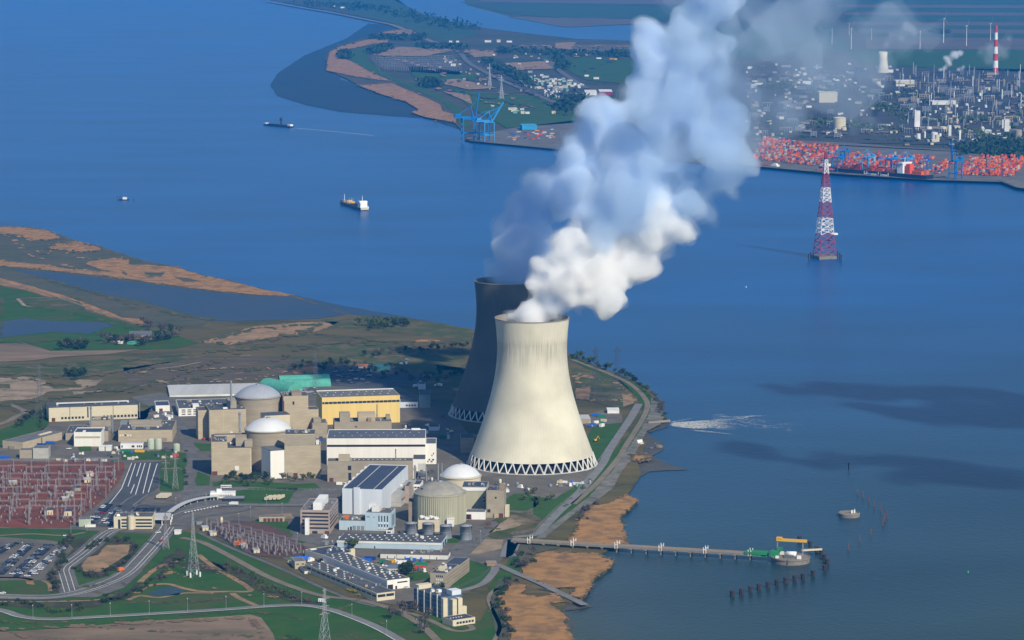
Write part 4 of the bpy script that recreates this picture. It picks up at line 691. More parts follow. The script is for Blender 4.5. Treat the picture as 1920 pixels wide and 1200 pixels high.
for i,(xx,yy,hh) in enumerate(((771,1003,25),(803,1004,25),(836,1009,26),(873.5,1012,29))):
    k = K(xx,yy); r = 11.3/k; h = hh/k/.983-1.5; t = thing('storage_tank',('bluish grey tank at the left end of the tank row','ribbed grey tank second from the left in the tank row','ribbed grey tank third from the left in the tank row','taller grey tank standing apart at the right of the tank row')[i],'tank',G(xx,yy)); m = MB(); m.lathe([(r,0),(r,h),(r+.2,h),(r+.2,h+.4),(.1,h+1.5)],28); m.build('shell',M_SILO,t)
    q = MB(); q.lathe([(r+.15,h*.5),(r+.3,h*.5),(r+.3,h*.53),(r+.15,h*.53)],28); q.build('hoop',M_STEELD,t); q = MB(); q.bar((r*.7,-r*.78,0),(r*.7,-r*.78,h+1.5),.5); q.build('ladder',M_STEELD,t)
for i,(xx,yb,yt) in enumerate(((821.5,905,869),(828.5,900,869),(778,902,872),(799.5,902,876))): stack(('left of two thin grey chimneys beside the small white dome','right of two thin grey chimneys beside the small white dome','white pole chimney behind the windowed switch block','grey pole chimney between the switch block and the dome')[i],xx,yb,yt,.9)
b = B('transformer_bay','transformer bay of upright grey pipes under the white stair block',783,898,18,4,6,0,'transformer',wall=M_STEELD,par=0)
for i in range(7): b.rbox(.08+i*.12,.3,.05,.2,13,m=M_STEEL,name='bushing')
b = B('lean_to','pale lean-to shed beside the white hall',757,898,19,16,5,-8,'shed',wall=M_CABIN,roof=M_ROOFP,par=0)
for i,(xx,yy,c) in enumerate(((752,899,M_YELP),(734,920,M_ORANGE))):
    t = thing('mobile_crane',('yellow site machine beside the white hall','orange lattice hoist beside the white hall')[i],'crane',G(xx,yy)); m = MB(); m.box(-3,-2,.8,3,2,2.6); m.box(-1.5,-1.5,2.6,1.5,1.5,4.2); m.build('body',c,t); m = MB(); m.bar((0,0,3),(2,3,13),.6); m.build('boom',c,t); m = MB(); [m.lathe([(.8,-.3),(.8,.3)],10,cx=x,cy=0) for x in (-2,2)]; m.build('wheel',M_GLASS,t,(0,0,.8))
# --- front row
b = B('workshop_hall','long pale blue workshop with a dotted dark roof',632.5,1027,196,13,15,-7,wall=M_PBLUE,roof=M_ROOF,par=.2); b.pan('f',-.005,1.0,.72,1.02,M_CABIN,'eaves_band',.3); b.dots(13,3,M_WP,1.6,v0=.1); b.pan('r',.2,.9,0,.8,M_GLASS,'door',n=2); b.pan('f',.355,.365,0,.35,M_GLASS,'door')
clutter(b, 10)
b = B('storage_shed','low long cream shed with a brownish roof in front of the pale blue workshop',713,1047,127,8.5,8,-6,wall=M_CABIN,roof=M_ROOFBR,par=0); [b.pan('f',u,u+.012,0,.5,M_GLASS,'door') for u in (.1,.21,.36,.6,.83)]; [b.pan('f',u,u+.006,0,1,M_BROWN,'joint') for u in (.24,.73)]
clutter(b, 10)
b = B('workshop_building','square dark roofed building with a cream front wall',612.7,1056,0,0,0,38,wall=M_CREAM,roof=M_ROOFB,wm=34,dm=38,hm=6.5,par=.6); b.pan('f',.38,.395,0,1,M_BROWN,'joint'); b.rbox(.84,-.01,.15,.08,10,z=0,m=M_CREAM,name='wall_block'); b.rbox(.1,.85,.2,.1,1,m=M_CABIN)
clutter(b, 10)
b = B('skylight_hall','long diagonal hall with rows of skylights and a white end wall',726,1107,0,0,0,30,wall=M_WHT,roof=M_ROOF,wm=24,dm=135,hm=9,par=.3); b.dots(3,14,M_WP,1.8,v0=.02,v1=.98); b.pan('f',.02,.26,0,.55,M_GLASS,'door'); b.pan('f',.45,.9,.62,.76,M_GLASS,'window_band'); b.pan('f',.36,.44,0,.35,M_GLASS,'door')
clutter(b, 10)
b = B('skylight_hall','lower diagonal hall beside the skylight hall with a cream windowed end',706.5,1128,0,0,0,30,wall=M_CREAM,roof=M_ROOF,wm=19,dm=150,hm=7.2,par=.3); b.dots(2,9,M_WP,1.6,v0=.45,v1=.98); b.pan('f',.03,.97,.5,.85,M_GLASS,'window',n=2,gap=.1); b.pan('l',.0,.98,.5,.75,M_GLASS,'window',n=14,gap=.2)
clutter(b, 10)
b = B('pump_house','small beige block with square windows beside the right switchyard',553,1067,20,13,8,14,wall=M_BEIGE,roof=M_ROOFG,par=.4); b.pan('f',.12,.38,.55,.75,M_GLASS,n=2); b.pan('f',.6,.86,.55,.75,M_GLASS,n=2)
b = B('plant_shed','low brown roofed shed with a pale front wall beside the beige block',571,1076,35,5,9,16,'shed',wall=M_CABIN,roof=M_ROOFBR,par=0)
b = B('site_office','small blue roofed cream site office in the work yard',726,1073,23,7,6,-2,wall=M_CREAM,roof=mat('blue_grey_roof',(0.14,0.20,0.30)),par=0); b.pan('f',.1,.9,.3,.6,M_GLASS,n=4)
b = B('office_building','long beige office slab with rows of square windows near the lower road',806.5,1103,31,28,0,-15,wall=M_BEIGE2,roof=M_ROOFB,dm=42,par=.6); w1 = b.w; b.body(.02*w1,b.d+.004,w1*.97,38,b.h*.9,.5,wn='rear_wall',rn='rear_roof'); b.rbox(.3,.25,.4,.2,3.5,m=M_CREAM,name='penthouse')
clutter(b, 10)
for z0 in (.1,.32,.54,.76): b.pan('f',.35,.8,z0,z0+.13,M_LITWIN if z0 in (.32,.54) else M_GLASS,n=4,gap=.4); b.pan('r',.03,1.85,z0,z0+.10,M_BROWN,'window_band',.08)
b = B('laboratory_building','tall blue grey block with stepped beige pillars and a low annex',826.7,1160,0,0,0,34,wall=mat('blue_glass_facade',(0.06,0.10,0.16),(0.08,0.13,0.2),.3,rough=.4,spec=.4),roof=M_ROOFB,wm=23,dm=46,hm=19,par=.6)
clutter(b, 7)
for v in (.12,.36,.6,.84): b.pan('l',v,v+.03,0,1.12,M_CABIN,'pilaster',.5)
for z0 in (.2,.42,.64,.86): b.pan('l',0,.99,z0,z0+.03,M_STEELD,'floor_band',.2)
b.rbox(.55,.02,.43,.2,4.5,m=M_WHC,name='penthouse'); b.rbox(.05,.85,.6,.14,4,m=M_CREAM,name='penthouse'); b.rbox(.4,.4,.15,.08,2.5,m=M_WP)
for i,(u,hh) in enumerate(((.0,19),(.40,17),(.66,17.5),(.9,9))): b.rbox(u,-.09-(.03 if i in (1,2) else 0),.2,.085+(.03 if i in (1,2) else 0),hh,z=0,m=M_CREAM,name='pillar')
b = B('low_annex','low flat annex with a strip of square windows at the foot of the tall block',849,1176,0,0,0,34,wall=M_CREAM,roof=M_ROOFB,wm=24,dm=17,hm=5.5,par=.5); b.pan('f',.15,.95,.35,.72,M_GLASS,n=6,gap=.25); b.dots(5,1,M_WP,1.0,.1,.7)
# --- gate
b = B('entrance_building','beige entrance building with a round stair tower and window bands',213.5,992,73,22,9,0,wall=M_CREAM,roof=M_ROOF,par=.5); k = b.k
clutter(b, 10)
q = MB(); q.lathe([(6.2/k,-.4),(6.2/k,b.h+1.6),(.1,b.h+1.6)],20,smooth=False); q.build('stair_tower',M_CREAM,b.o,(.45*b.w,-1.5,0))
for z0 in (.15,.42,.7): b.pan('f',.56,.98,z0,z0+.14,M_GLASS,'window_band'); b.pan('f',.2,.33,z0,z0+.14,M_GLASS,'window_band')
b.pan('f',.11,.17,.05,.8,M_GLASS,n=1); q = MB(); q.lathe([(2.2,0),(2.0,1.2),(1.2,2),(.1,2.3)],14); q.build('roof_dome',M_WP,b.o,(.1*b.w,.2*b.d,b.h+.3))
b = B('guard_hut','small pale green block left of the entrance building',148,988,22,13,5,8,wall=M_PGREEN,roof=M_ROOFG,par=.3); b.rbox(.5,-.3,.9,.3,2.2,z=0,m=M_CABIN,name='low_wall')
b = B('guard_hut','tiny white hut with a pitched roof beside the gate road',327,1002,12,6,2.5,0,'hut',wall=M_WP,roof=M_WP,par=0)
b = B('reception_building','low white reception building with a slanted front canopy',394,935,47,9,5,3,wall=M_WP,roof=M_WP,par=.3); b.pan('f',.3,.9,.5,.75,M_GLASS,n=9,gap=.5); b.rbox(.25,.4,.2,.4,3,m=M_WP); b.rbox(0,-.7,.35,.7,.6,z=b.h*.8,m=M_CABIN,name='canopy')
for u in (.02,.16,.31): b.rbox(u,-.68,.02,.1,b.h*.8,z=0,m=M_WP,name='canopy_post')
b = B('glass_pavilion','low dark glazed pavilion in front of the white reception building',420,941,37,6,4,3,wall=M_GLASS,roof=M_STEELD,par=0)
b = B('garage','low garage with maroon doors beside the right switchyard',486,979,47,9,3,2,wall=M_BEIGE,roof=M_ROOFG,par=.2); b.pan('f',.15,.95,.05,.75,M_DOOR,'garage_door',n=5,gap=.2)
b = B('gate_canopy','wide flat pale canopy roof over the gate lanes',285,986,33,7,9,3,'canopy',wall=None,wm=.001,par=0); kk = b.k
o = b.o
for c in list(o.children): bpy.data.objects.remove(c)
q = MB(); q.box(0,0,6,33/kk,34,6.8); q.build('roof',M_ROOFP,o); [MB().box(x,y,-.2,x+.7,y+.7,6).build('post',M_WP,o) for x in (1,10,19) for y in (1,16,30)]
C = smooth_px([(318,968),(333,957),(350,948.5),(370,942.5),(395,938.5),(422,937.5)],5); P = [G(x,y) for x,y in C]; t = thing('covered_walkway','curved covered walkway with a pale roof leading to the reception','walkway',P[0]); l,r_ = strip_pts(P,6.5); n = len(P); q = MB(); q.add([(x-P[0].x,y-P[0].y,4.2) for x,y in l]+[(x-P[0].x,y-P[0].y,4.2) for x,y in r_]+[(x-P[0].x,y-P[0].y,4.6) for x,y in l]+[(x-P[0].x,y-P[0].y,4.6) for x,y in r_], [(2*n+n+i,2*n+n+i+1,2*n+i+1,2*n+i) for i in range(n-1)]+[(n+i,i,i+1,n+i+1) for i in range(n-1)]+[(n+i,n+i+1,3*n+i+1,3*n+i) for i in range(n-1)]+[(i,2*n+i,2*n+i+1,i+1) for i in range(n-1)]); q.build('roof',M_ROOFP,t)
for i in range(0,n,3): MB().box(P[i].x-P[0].x-.3,P[i].y-P[0].y-.3,-.1,P[i].x-P[0].x+.3,P[i].y-P[0].y+.3,4.19).build('post',M_WP,t)
# --- farm and buildings behind
b = B('farm_house','brown farmhouse among dark trees in the left meadow',205,642,24,6,5,8,wall=M_BROWN,roof=M_ROOFBR,par=0); b = B('barn','long grey roofed barn on the left farm',242,637,42,8,8,6,'barn',wall=M_BROWN,roof=M_ROOFG,par=0); b = B('barn','small bright teal roofed shed on the left farm',238,646,11,4,4,-20,'shed',wall=M_TEAL,roof=M_TEAL,par=0); b = B('farm_shed','small white shed beside the teal shed on the farm',221,645,9,3,3,4,'shed',wall=M_WP,roof=M_WP,par=0); b = B('farm_house','white gabled cottage under dark trees right of the barn',302,628,16,5,4,5,'house',wall=M_CABIN,roof=M_ROOFBR,par=0)
b = B('storage_shed','long dark teal shed behind the yellow hall',694,696,38,8,6,5,'shed',wall=mat('dark_teal',(0.03,0.13,0.15)),roof=mat('dark_teal_roof',(0.04,0.15,0.17)),par=0); b = B('storage_shed','low orange roofed store behind the yellow hall',672,691,28,4,3,4,'shed',wall=M_CABIN,roof=M_ORANGE,par=0); b = B('site_cabin','white cabin beside the dark teal shed',749,683,7,4,2,2,'cabin',wall=M_WP,par=0); b = B('site_cabin','narrow white cabin standing on the open ground behind the yellow hall',760,683,4,6,2,2,'cabin',wall=M_WP,par=0)
clutter(b, 10)
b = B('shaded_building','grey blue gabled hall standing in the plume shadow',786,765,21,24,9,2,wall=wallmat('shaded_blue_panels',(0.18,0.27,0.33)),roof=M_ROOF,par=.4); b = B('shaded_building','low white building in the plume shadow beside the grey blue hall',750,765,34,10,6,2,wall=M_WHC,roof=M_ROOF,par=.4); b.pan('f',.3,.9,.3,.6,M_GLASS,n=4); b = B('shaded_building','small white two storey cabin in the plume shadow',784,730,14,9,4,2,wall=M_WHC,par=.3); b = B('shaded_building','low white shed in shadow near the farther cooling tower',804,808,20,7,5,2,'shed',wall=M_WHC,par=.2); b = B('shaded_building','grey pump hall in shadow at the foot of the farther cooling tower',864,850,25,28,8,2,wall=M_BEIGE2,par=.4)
b = B('pump_station','grey concrete pump station right of the sunlit cooling tower',1086,795,22,9,8,4,wall=M_BEIGE2,roof=M_ROOFP,par=.3); b = B('work_tent','white tent hall with open end beside the dike',1139,776,22,7,4,2,'tent',wall=M_WP,roof=M_WP,par=0); b.pan('r',.2,.8,0,.8,M_GLASS,'opening')
b = B('dike_gate','small brick sluice building on the dike below the jetty',913,1062,18,5,5,4,wall=mat('brick',(0.33,0.2,0.13)),roof=M_BROWN,par=0)
b = B('white_shed','white pale shed on posts near the left road junction',118,1006,5,3,2,0,'shed',wall=M_WP,par=0)
# ---------------------------------------------------------------- pylons, switchyards, lamps
M_PYL = mat('pylon_steel', (0.50,0.52,0.54), rough=0.6, metal=0.1); M_PYLD = mat('pylon_dark', (0.13,0.15,0.16)); M_PYLR = mat('pylon_red', (0.36,0.07,0.10)); M_PYLW = mat('pylon_white', (0.80,0.79,0.76)); M_SWY = mat('switchgear_grey', (0.30,0.285,0.29)); M_INS = mat('insulator_brown', (0.16,0.085,0.07)); M_PILE = mat('tarred_pile', (0.035,0.03,0.03), (0.05,0.04,0.035)); M_RUSTP = mat('red_pile', (0.12,0.065,0.055)); M_JET = mat('jetty_concrete', (0.24,0.215,0.175), (0.18,0.16,0.135), 0.2)
def lattice(mb, z0, z1, w0, w1, n, t, mi=0, legs=True):
    cs = lambda z: (w0+(w1-w0)*(z-z0)/(z1-z0))/2
    zs = [z0+(z1-z0)*i/n for i in range(n+1)]; q = ((-1,-1),(1,-1),(1,1),(-1,1))
    for a, b in zip(zs, zs[1:]):
        ra, rb = cs(a), cs(b)
        for i in range(4):
            (x0,y0),(x1,y1) = q[i], q[(i+1)%4]
            mb.bar((x0*ra,y0*ra,a),(x1*rb,y1*rb,b),t*.7,mi); mb.bar((x1*ra,y1*ra,a),(x0*rb,y0*rb,b),t*.7,mi); mb.bar((x0*rb,y0*rb,b),(x1*rb,y1*rb,b),t*.7,mi)
            if legs: mb.bar((x0*ra,y0*ra,a),(x0*rb,y0*rb,b),t,mi)
def pylon(label, x, yb, yt, wpx, m=None, arms=(), top=.12, rz=20, feet=False, t=.17, n=9, z=LAND):
    k = K(x,yb,z); h = (yb-yt)/(k*.985); w = wpx/k; m = m or M_PYL; r = thing('lattice_pylon',label,'pylon',G(x,yb,z),R(rz)); waist = .62*h
    wt = w*top
    L_ = MB(); lattice(L_,0,waist,w,w*.3,n//2+1,t); lattice(L_,waist,h,w*.3,wt,n-n//2,t*.8); L_.build('lattice_mast',m,r)
    for f, l in arms:
        a = MB(); zz = f*h; q = MB(); l = l/k
        for s in (-1,1): a.bar((0,0,zz),(s*l,0,zz),t*.9); a.bar((0,0,zz+l*.25),(s*l,0,zz),t*.7); a.bar((s*l*.55,0,zz),(s*l*.55,0,zz+l*.12),t*.5)
        a.build('crossarm',m,r)
        for s in (-1,-.55,.55,1): i_ = MB(); i_.lathe([(.25,zz-3),(.25,zz-.3)],6,cx=s*l); i_.build('insulator',M_INS,r)
    if feet:
        for sx in (-1,1):
            for sy in (-1,1): f_ = MB(); f_.lathe([(1.0,-.3),(.9,5)],8,cx=sx*w/2,cy=sy*w/2,cap=True); f_.build('leg_sleeve',M_WP,r)
    return r
pylon('tall slim pylon with white leg sleeves in the green triangle between the roads',363,1081,960,19,feet=True,rz=25)
pylon('grey pylon with stacked crossarms cut by the bottom edge of the photo',609,1222,1103,20,arms=((.97,5),(.84,11),(.72,10),(.60,11)),rz=35)
pylon('dark pylon beside the left end of the long beige hall',75,788,684,17,M_PYLD,arms=((.55,22),(.72,17),(.88,12)),rz=80)
pylon('slim dark pylon rising behind the teal barrel roofed halls',592,738,657,13,M_PYLD,arms=((.6,9),(.75,9),(.9,7)),rz=60)
pylon('left one of two wide dark pylons on the dike field by the river',1117,752,651,22,M_PYLD,top=.2,rz=30,arms=((.95,8),)); pylon('right one of two wide dark pylons on the dike field by the river',1157,752,651,22,M_PYLD,top=.2,rz=30,arms=((.95,8),))
pylon('short pylon standing at the gate road beside the entrance canopy',311,1030,962,12,M_SWY,t=.26,arms=((.8,5),(.92,4)),rz=15); pylon('squat pylon on the lawn left of the reactor service road',329,917,846,11,M_SWY,t=.24,arms=((.55,9),(.8,9),(.93,5)),rz=10); pylon('small pylon with white crossarms at the edge of the dark parking area',311,905,852,7,M_SWY,t=.24,arms=((.5,8),(.7,8),(.9,8)),rz=5)
pylon('lattice lightning mast on the annex between the turbine halls',707,806,758,6,M_SWY,top=.3,z=LAND+8); pylon('slim lattice mast in front of the white turbine hall',742,876,842,3,M_SWY,top=.5,t=.4)
pylon('faint pylon on the far shore behind the blue quay cranes',940,186,142,8,M_PYL,arms=((.8,6),(.9,5)),z=3,t=.7); pylon('faint pylon beside the far road left of the yard buildings',918,163,120,6,M_PYL,arms=((.8,5),),z=3,t=.7)
# red and white river crossing pylon
k = K(1546,485,0); t = thing('river_pylon','red and white banded lattice pylon standing in the river on a concrete base','pylon',G(1546,484,0),R(18)); W0 = 42/k; Hh = 186/k/.99
def pw(f): return W0*(1-f)**1.0*.62+W0*.20*(1-f)+W0*.12 if f > 0 else W0
secs = [(0,.215,M_PYLR),(.215,.375,M_PYLW),(.375,.535,M_PYLR),(.535,.68,M_PYLW),(.68,.82,M_PYLR),(.82,.96,M_PYLW),(.96,1.04,M_PYLR)]
for f0, f1, m in secs:
    b_ = MB(); lattice(b_, 5+f0*Hh, 5+f1*Hh, pw(f0)*.80, pw(f1)*.80, 3, 1.15 if m is M_PYLW else .95); b_.build('red_band' if m is M_PYLR else 'white_band', m, t)
for f, l in ((.99,22),(.86,17)): b_ = MB(); b_.bar((-l,0,5+f*Hh),(l,0,5+f*Hh),2); b_.bar((-l,0,5+f*Hh),(0,0,9+f*Hh),1.2); b_.bar((l,0,5+f*Hh),(0,0,9+f*Hh),1.2); b_.build('crossarm',M_PYLR,t)
b_ = MB(); b_.box(-W0*.45,-W0*.45,-2,W0*.45,W0*.45,5); b_.build('base_platform',M_JET,t); b_ = MB(); b_.box(W0*.2,-W0*.3,.215*Hh+4,W0*.5,-W0*.1,.215*Hh+7); b_.build('service_platform',M_PYLW,t)
for i,(dx,dy) in enumerate(((-30,2),(-26,-1),(-21,-4),(24,-3),(28,0),(31,4))): p = G(1546+dx,486+dy,0); o = MB().lathe([(1.1,-3),(1.1,12)],8,cap=True).build('mooring_pile',M_PILE,None,p); tag(o,'dark fender pile standing in the water beside the river pylon base','pile','fender piles around the river pylon')
def gantry_proto(wd, ht):
    r = empty('switchyard_gantry',(0,0,0)); 
    for s in (-1,1): m = MB(); lattice(m,0,ht,1.2,.45,4,.13); m.build('post',M_SWY,r,(s*wd/2,0,0))
    m = MB(); 
    for i in range(6): a = -wd/2+wd*i/6; c = a+wd/6; m.bar((a,0,ht),(c,0,ht),.22); m.bar((a,0,ht-1.1),(c,0,ht-1.1),.22); m.bar((a,0,ht-1.1),(c,0,ht),.16)
    m.build('beam',M_SWY,r)
    for i in range(3): MB().lathe([(.2,ht-4.2),(.2,ht-1.2)],6).build('insulator',M_INS,r,((i-1)*wd*.3,0,0))
    return r
def swp():
    r = empty('circuit_breaker',(0,0,0)); MB().box(-.5,-.5,-.2,.5,.5,2.4).build('frame',M_SWY,r); MB().lathe([(.4,2.4),(.3,5.4),(.45,5.4),(.45,5.8)],8,cap=True).build('insulator',M_INS,r); return r
rnd = random.Random(5)
def place(proto, first, x, y, rz, label, cat, group, z=LAND+.4, s=1.0):
    o = proto if first else copy_tree(proto); o.location = G(x,y,z); o.rotation_euler = (0,0,R(rz)); o.scale = (s,s,s); tag(o,label,cat,group); return o
gp = gantry_proto(20,15); first = True
for j in range(8):
    y = 884+j*13
    for i in range(7):
        x = 8+i*33-j*5.5+rnd.uniform(-3,3)
        if x < -12 or x > 222-max(0,(j-2))*15: continue
        place(gp, first, x, y+rnd.uniform(-2,2), 4, 'grey lattice portal gantry on the red gravel of the large left switchyard','gantry','portal gantries in the left switchyard'); first = False
gp2 = gantry_proto(14,10); first = True
for j in range(5):
    for i in range(8):
        x = 398+i*21+j*8; y = 988+i*5.6+j*9.5-(j*1.2)
        if y > 1043 or x > 578 or x < 385+j*14: continue
        place(gp2, first, x, y, -32, 'small lattice portal gantry in the right switchyard by the garage','gantry','portal gantries in the right switchyard'); first = False
cb = swp(); first = True
for i in range(230):
    x = rnd.uniform(-5,218); y = rnd.uniform(880,982)
    if x > 222-max(0,y-905)*1.1: continue
    place(cb, first, x, y, rnd.choice((0,0,90)), 'small switchgear post with a brown insulator in the left switchyard','switchgear','switchgear posts in the left switchyard', s=rnd.uniform(.6,1.3)); first = False
for i in range(75):
    u, v = rnd.random(), rnd.random(); x = 395+165*u+35*v; y = 985+42*u+40*v*(1-.3*u)
    if y > 1042: continue
    place(cb, False, x, y, 0, 'small switchgear post with a brown insulator in the right switchyard','switchgear','switchgear posts in the right switchyard', s=rnd.uniform(.8,1.3))
for i,(x,yb,yt) in enumerate(((6,905,870),(150,915,876),(183,920,885),(198,905,868),(215,900,862),(140,985,920),(108,975,925),(55,985,930),(25,950,905),(90,925,880),(170,955,905),(153,958,915))): 
    k = K(x,yb); h = (yb-yt)/k; t = thing('lightning_mast','thin grey lightning mast in the large left switchyard','mast',G(x,yb),0,'lightning masts in the left switchyard'); m = MB(); lattice(m,0,h*.8,1.6,.5,6,.22); m.build('mast',M_SWY,t); MB().lathe([(.14,h*.8),(.06,h)],6).build('spike',M_STEEL,t)
for i,(x,y,w_,h_,lab) in enumerate(((84,967,15,10,'pale relay hut with dark roof left of its twin in the left switchyard'),(120,969,14,10,'pale relay hut with dark roof nearest the gate in the left switchyard'),(162,895,13,6,'rear small yellow beige relay hut in the left switchyard'),(158,906,13,6,'front small yellow beige relay hut in the left switchyard'),(125,932,13,6,'single beige relay hut in the middle of the left switchyard'),(138,922,13,7,'grey transformer hut with dark roof in the left switchyard'),(117,940,12,5,'low grey hut beside the beige relay hut'),(18,910,14,5,'low grey hut near the left edge of the switchyard'),
      (380,996,11,6,'cream relay hut at the top left corner of the right switchyard'),(394,1005,12,6,'cream relay hut second along the fence of the right switchyard'),(453,1029,11,6,'cream relay hut third along the fence of the right switchyard'),(476,1038,11,6,'cream relay hut nearest the pump block along the switchyard fence'))):
    b = B('relay_hut',lab,x,y,w_,h_,4,12,'hut',wall=M_CREAM if i not in (5,6,7) else M_BEIGE2,roof=M_ROOFB if i in (0,1,5) else M_ROOFP,par=0); b.pan('f',.4,.55,0,.7,M_BROWN,'door')
b = B('red_shed','orange red roofed shed by the fence of the right switchyard',437,1022,12,5,4,-30,'shed',wall=M_ORANGE,roof=M_ORANGE,par=0)
# lamps
def lamp_proto(): r = empty('street_lamp',(0,0,0)); MB().lathe([(.2,0),(.11,12.5)],8).build('pole',M_STEEL,r); MB().box(-.25,-1.6,12.4,.25,.6,12.7).build('lamp_head',M_PYLW,r); return r
lp = lamp_proto(); first = True
for x, y in ((62,1160),(135,1159),(207,1156),(280,1152),(352,1147),(424,1143),(495,1138),(566,1135),(660,1158),(725,1190)): place(lp, first, x, y, 0, 'slim grey lamp post along the pale curved road at the bottom','street lamp','lamp posts along the bottom road',LAND+.9); first = False
for x, y in ((387,948),(330,955),(500,949),(470,972),(448,985),(529,965),(558,1022),(610,1028),(43,1040),(163,996),(133,1000),(650,1040),(901,1018)): place(lp, False, x, y, 0, 'slim grey lamp post on the plant roads near the gate','street lamp','lamp posts on the plant roads',LAND+.9)
def canopy_proto(): r = empty('parking_canopy',(0,0,0)); MB().box(-.25,-.25,0,.25,.25,3.2).build('post',M_WP,r); m = MB(); m.add([(-2.6,-1.8,3.2),(2.6,-1.8,3.2),(2.6,1.8,3.9),(-2.6,1.8,3.9),(-2.6,-1.8,3.5),(2.6,-1.8,3.5),(2.6,1.8,4.2),(-2.6,1.8,4.2)],[(3,2,1,0),(4,5,6,7),(0,1,5,4),(1,2,6,5),(2,3,7,6),(3,0,4,7)]); m.build('roof',M_WP,r); return r
cp = canopy_proto(); first = True
for i in range(11): place(cp, first, 348+i*5.9, 963-i*1.15, 8, 'small pale one post shelter in the curved row by the gate road','shelter','row of small shelters by the gate road',LAND+.9,.42); first = False
# fences
def fence(label, pts, h=2.4, z=LAND+.5, step=6, m=None):
    P = [G(x,y,z) for x,y in pts]; t = thing('perimeter_fence',label,'fence',P[0]); m = m or M_STEELD; q = MB(); rails = MB()
    for a, b in zip(P, P[1:]):
        n = max(1,int((b-a).length/step)); o = P[0]
        for i in range(n): c = a+(b-a)*(i/n)-o; q.bar((c.x,c.y,0),(c.x,c.y,h),.18)
        for zz in (.3,h*.5,h): rails.bar((a.x-o.x,a.y-o.y,zz),(b.x-o.x,b.y-o.y,zz),.12)
    q.build('fence_posts',m,t)['kind'] = 'stuff'; rails.build('mesh_rails',m,t)['kind'] = 'stuff'
fence('long grey perimeter fence between the right switchyard and the green strip',[(372,996),(440,1027),(520,1060),(600,1096),(655,1121)]); fence('grey security fence along the river dike road',[(960,1002),(1000,997),(1040,957),(1080,925),(1120,868),(1170,795),(1188,765)]); fence('pale fence along the plant road in front of the reactor lawn',[(345,937),(420,918),(560,920),(640,919)],m=M_STEEL); fence('dark fence round the grass below the office slab',[(890,1053),(918,1068),(900,1085),(860,1103),(800,1112)],m=M_PYLD)
# ---------------------------------------------------------------- jetty and river works
A0, A1 = G(960,1023,0), G(1428,1050,0); D = A1-A0; Lj = D.length; aj = math.atan2(D.y,D.x); t = thing('jetty','long concrete jetty on piers with white frames reaching into the river','jetty',A0,aj)
m = MB(); m.box(0,-4.5,4.6,Lj,4.5,6.0); m.build('deck',M_JET,t); m = MB(); m.box(0,2.0,6.003,Lj,3.6,7.3); m.build('pipe_trough',M_BROWN,t)
for s in (-4.4,4.4): 
    m = MB(); m.box(0,s-.08,6.9,Lj,s+.08,7.1); m.box(0,s-.06,6.4,Lj,s+.06,6.5); n = int(Lj/4)
    for i in range(n): m.box(i*4,s-.1,6.0,i*4+.2,s+.1,7.1)
    m.build('railing',M_SWY,t)
dx = Lj/17.0
for i in range(17):
    m = MB(); [m.lathe([(.75,-3),(.75,4.0)],10,cx=i*dx+4,cy=yy) for yy in (-3.4,3.4)]; m.box(i*dx+2.7,-5.2,3.7,i*dx+5.3,5.2,4.6); m.build('pier',M_JET,t)
    if i % 3 == 1:
        for yy in (-4.9,4.9): m = MB(); m.box(i*dx+2.2,yy-.3,4.2,i*dx+2.8,yy+.3,10.5); m.box(i*dx+4.8,yy-.3,4.2,i*dx+5.4,yy+.3,10.5); m.box(i*dx+2.8,yy-.2,8,i*dx+4.8,yy+.2,8.5); m.build('white_frame',M_WP,t)
m = MB(); m.box(Lj-16,-5.2,6.05,Lj+6,5.2,8.6); m.box(Lj-16,-5.4,4.4,Lj+6,5.4,4.7); m.build('green_bridge_section',mat('green_steel',(0.03,0.22,0.09)),t)
pc = G(1482,1053,0); t = thing('intake_platform','round concrete intake platform with a yellow gantry beam at the jetty end','platform',pc,aj); k = K(1482,1053,0); r = 36/k
m = MB(); m.lathe([(r,-3),(r,4.0),(r+.6,4.2),(r+.6,5.4),(r-.4,5.4),(r-.4,4.9),(.1,4.9)],48,smooth=False); m.build('drum',M_JET,t)
m = MB(); m.box(-r*.85,9,18,r*.75,12,20.4); m.box(-r*.85,8.6,20.4,-r*.55,12.4,21.8); m.build('gantry_beam',M_YELP,t)
for xx in (-r*.8,r*.55): MB().box(xx-.4,9.8,4.9,xx+.4,11.2,17.99).build('gantry_leg',M_SWY,t)
m = MB(); m.box(-20,-5,4.95,-12,6,10); m.box(-14,2,10,-9,6,13); m.build('green_machine_house',mat('green_steel',(0,0,0)),t)
m = MB(); n_ = 12; vs = [(e,2.6*math.cos(2*math.pi*i/n_)-1,8+2.6*math.sin(2*math.pi*i/n_)) for e in (-4,6) for i in range(n_)]; m.add(vs,[(i,(i+1)%n_,n_+(i+1)%n_,n_+i) for i in range(n_)]+[tuple(range(n_))[::-1],tuple(range(n_,2*n_))],0,True); m.build('white_tank',M_WP,t)
for a_ in ((-5,-7,4.95,4,-4,7.5,M_PYLD,'pump_unit'),(8,-9,4.95,12,-6,8,M_WP,'control_cabin'),(8,-3,4.95,11,0,7.5,M_REDD,'red_pump'),(-13,-11,4.95,-10,-8,7,M_WP,'valve_box'),(-12,7,4.95,-8,9,8,M_WP,'hatch_box'),(6,2,4.95,12,5,7,M_STEELD,'winch')): MB().box(*a_[:6]).build(a_[7],a_[6],t)
m = MB(); m.bar((1,-r-.8,1.5),(1,-r-.8,9),.6); m.build('ladder_mast',M_PYLD,t)
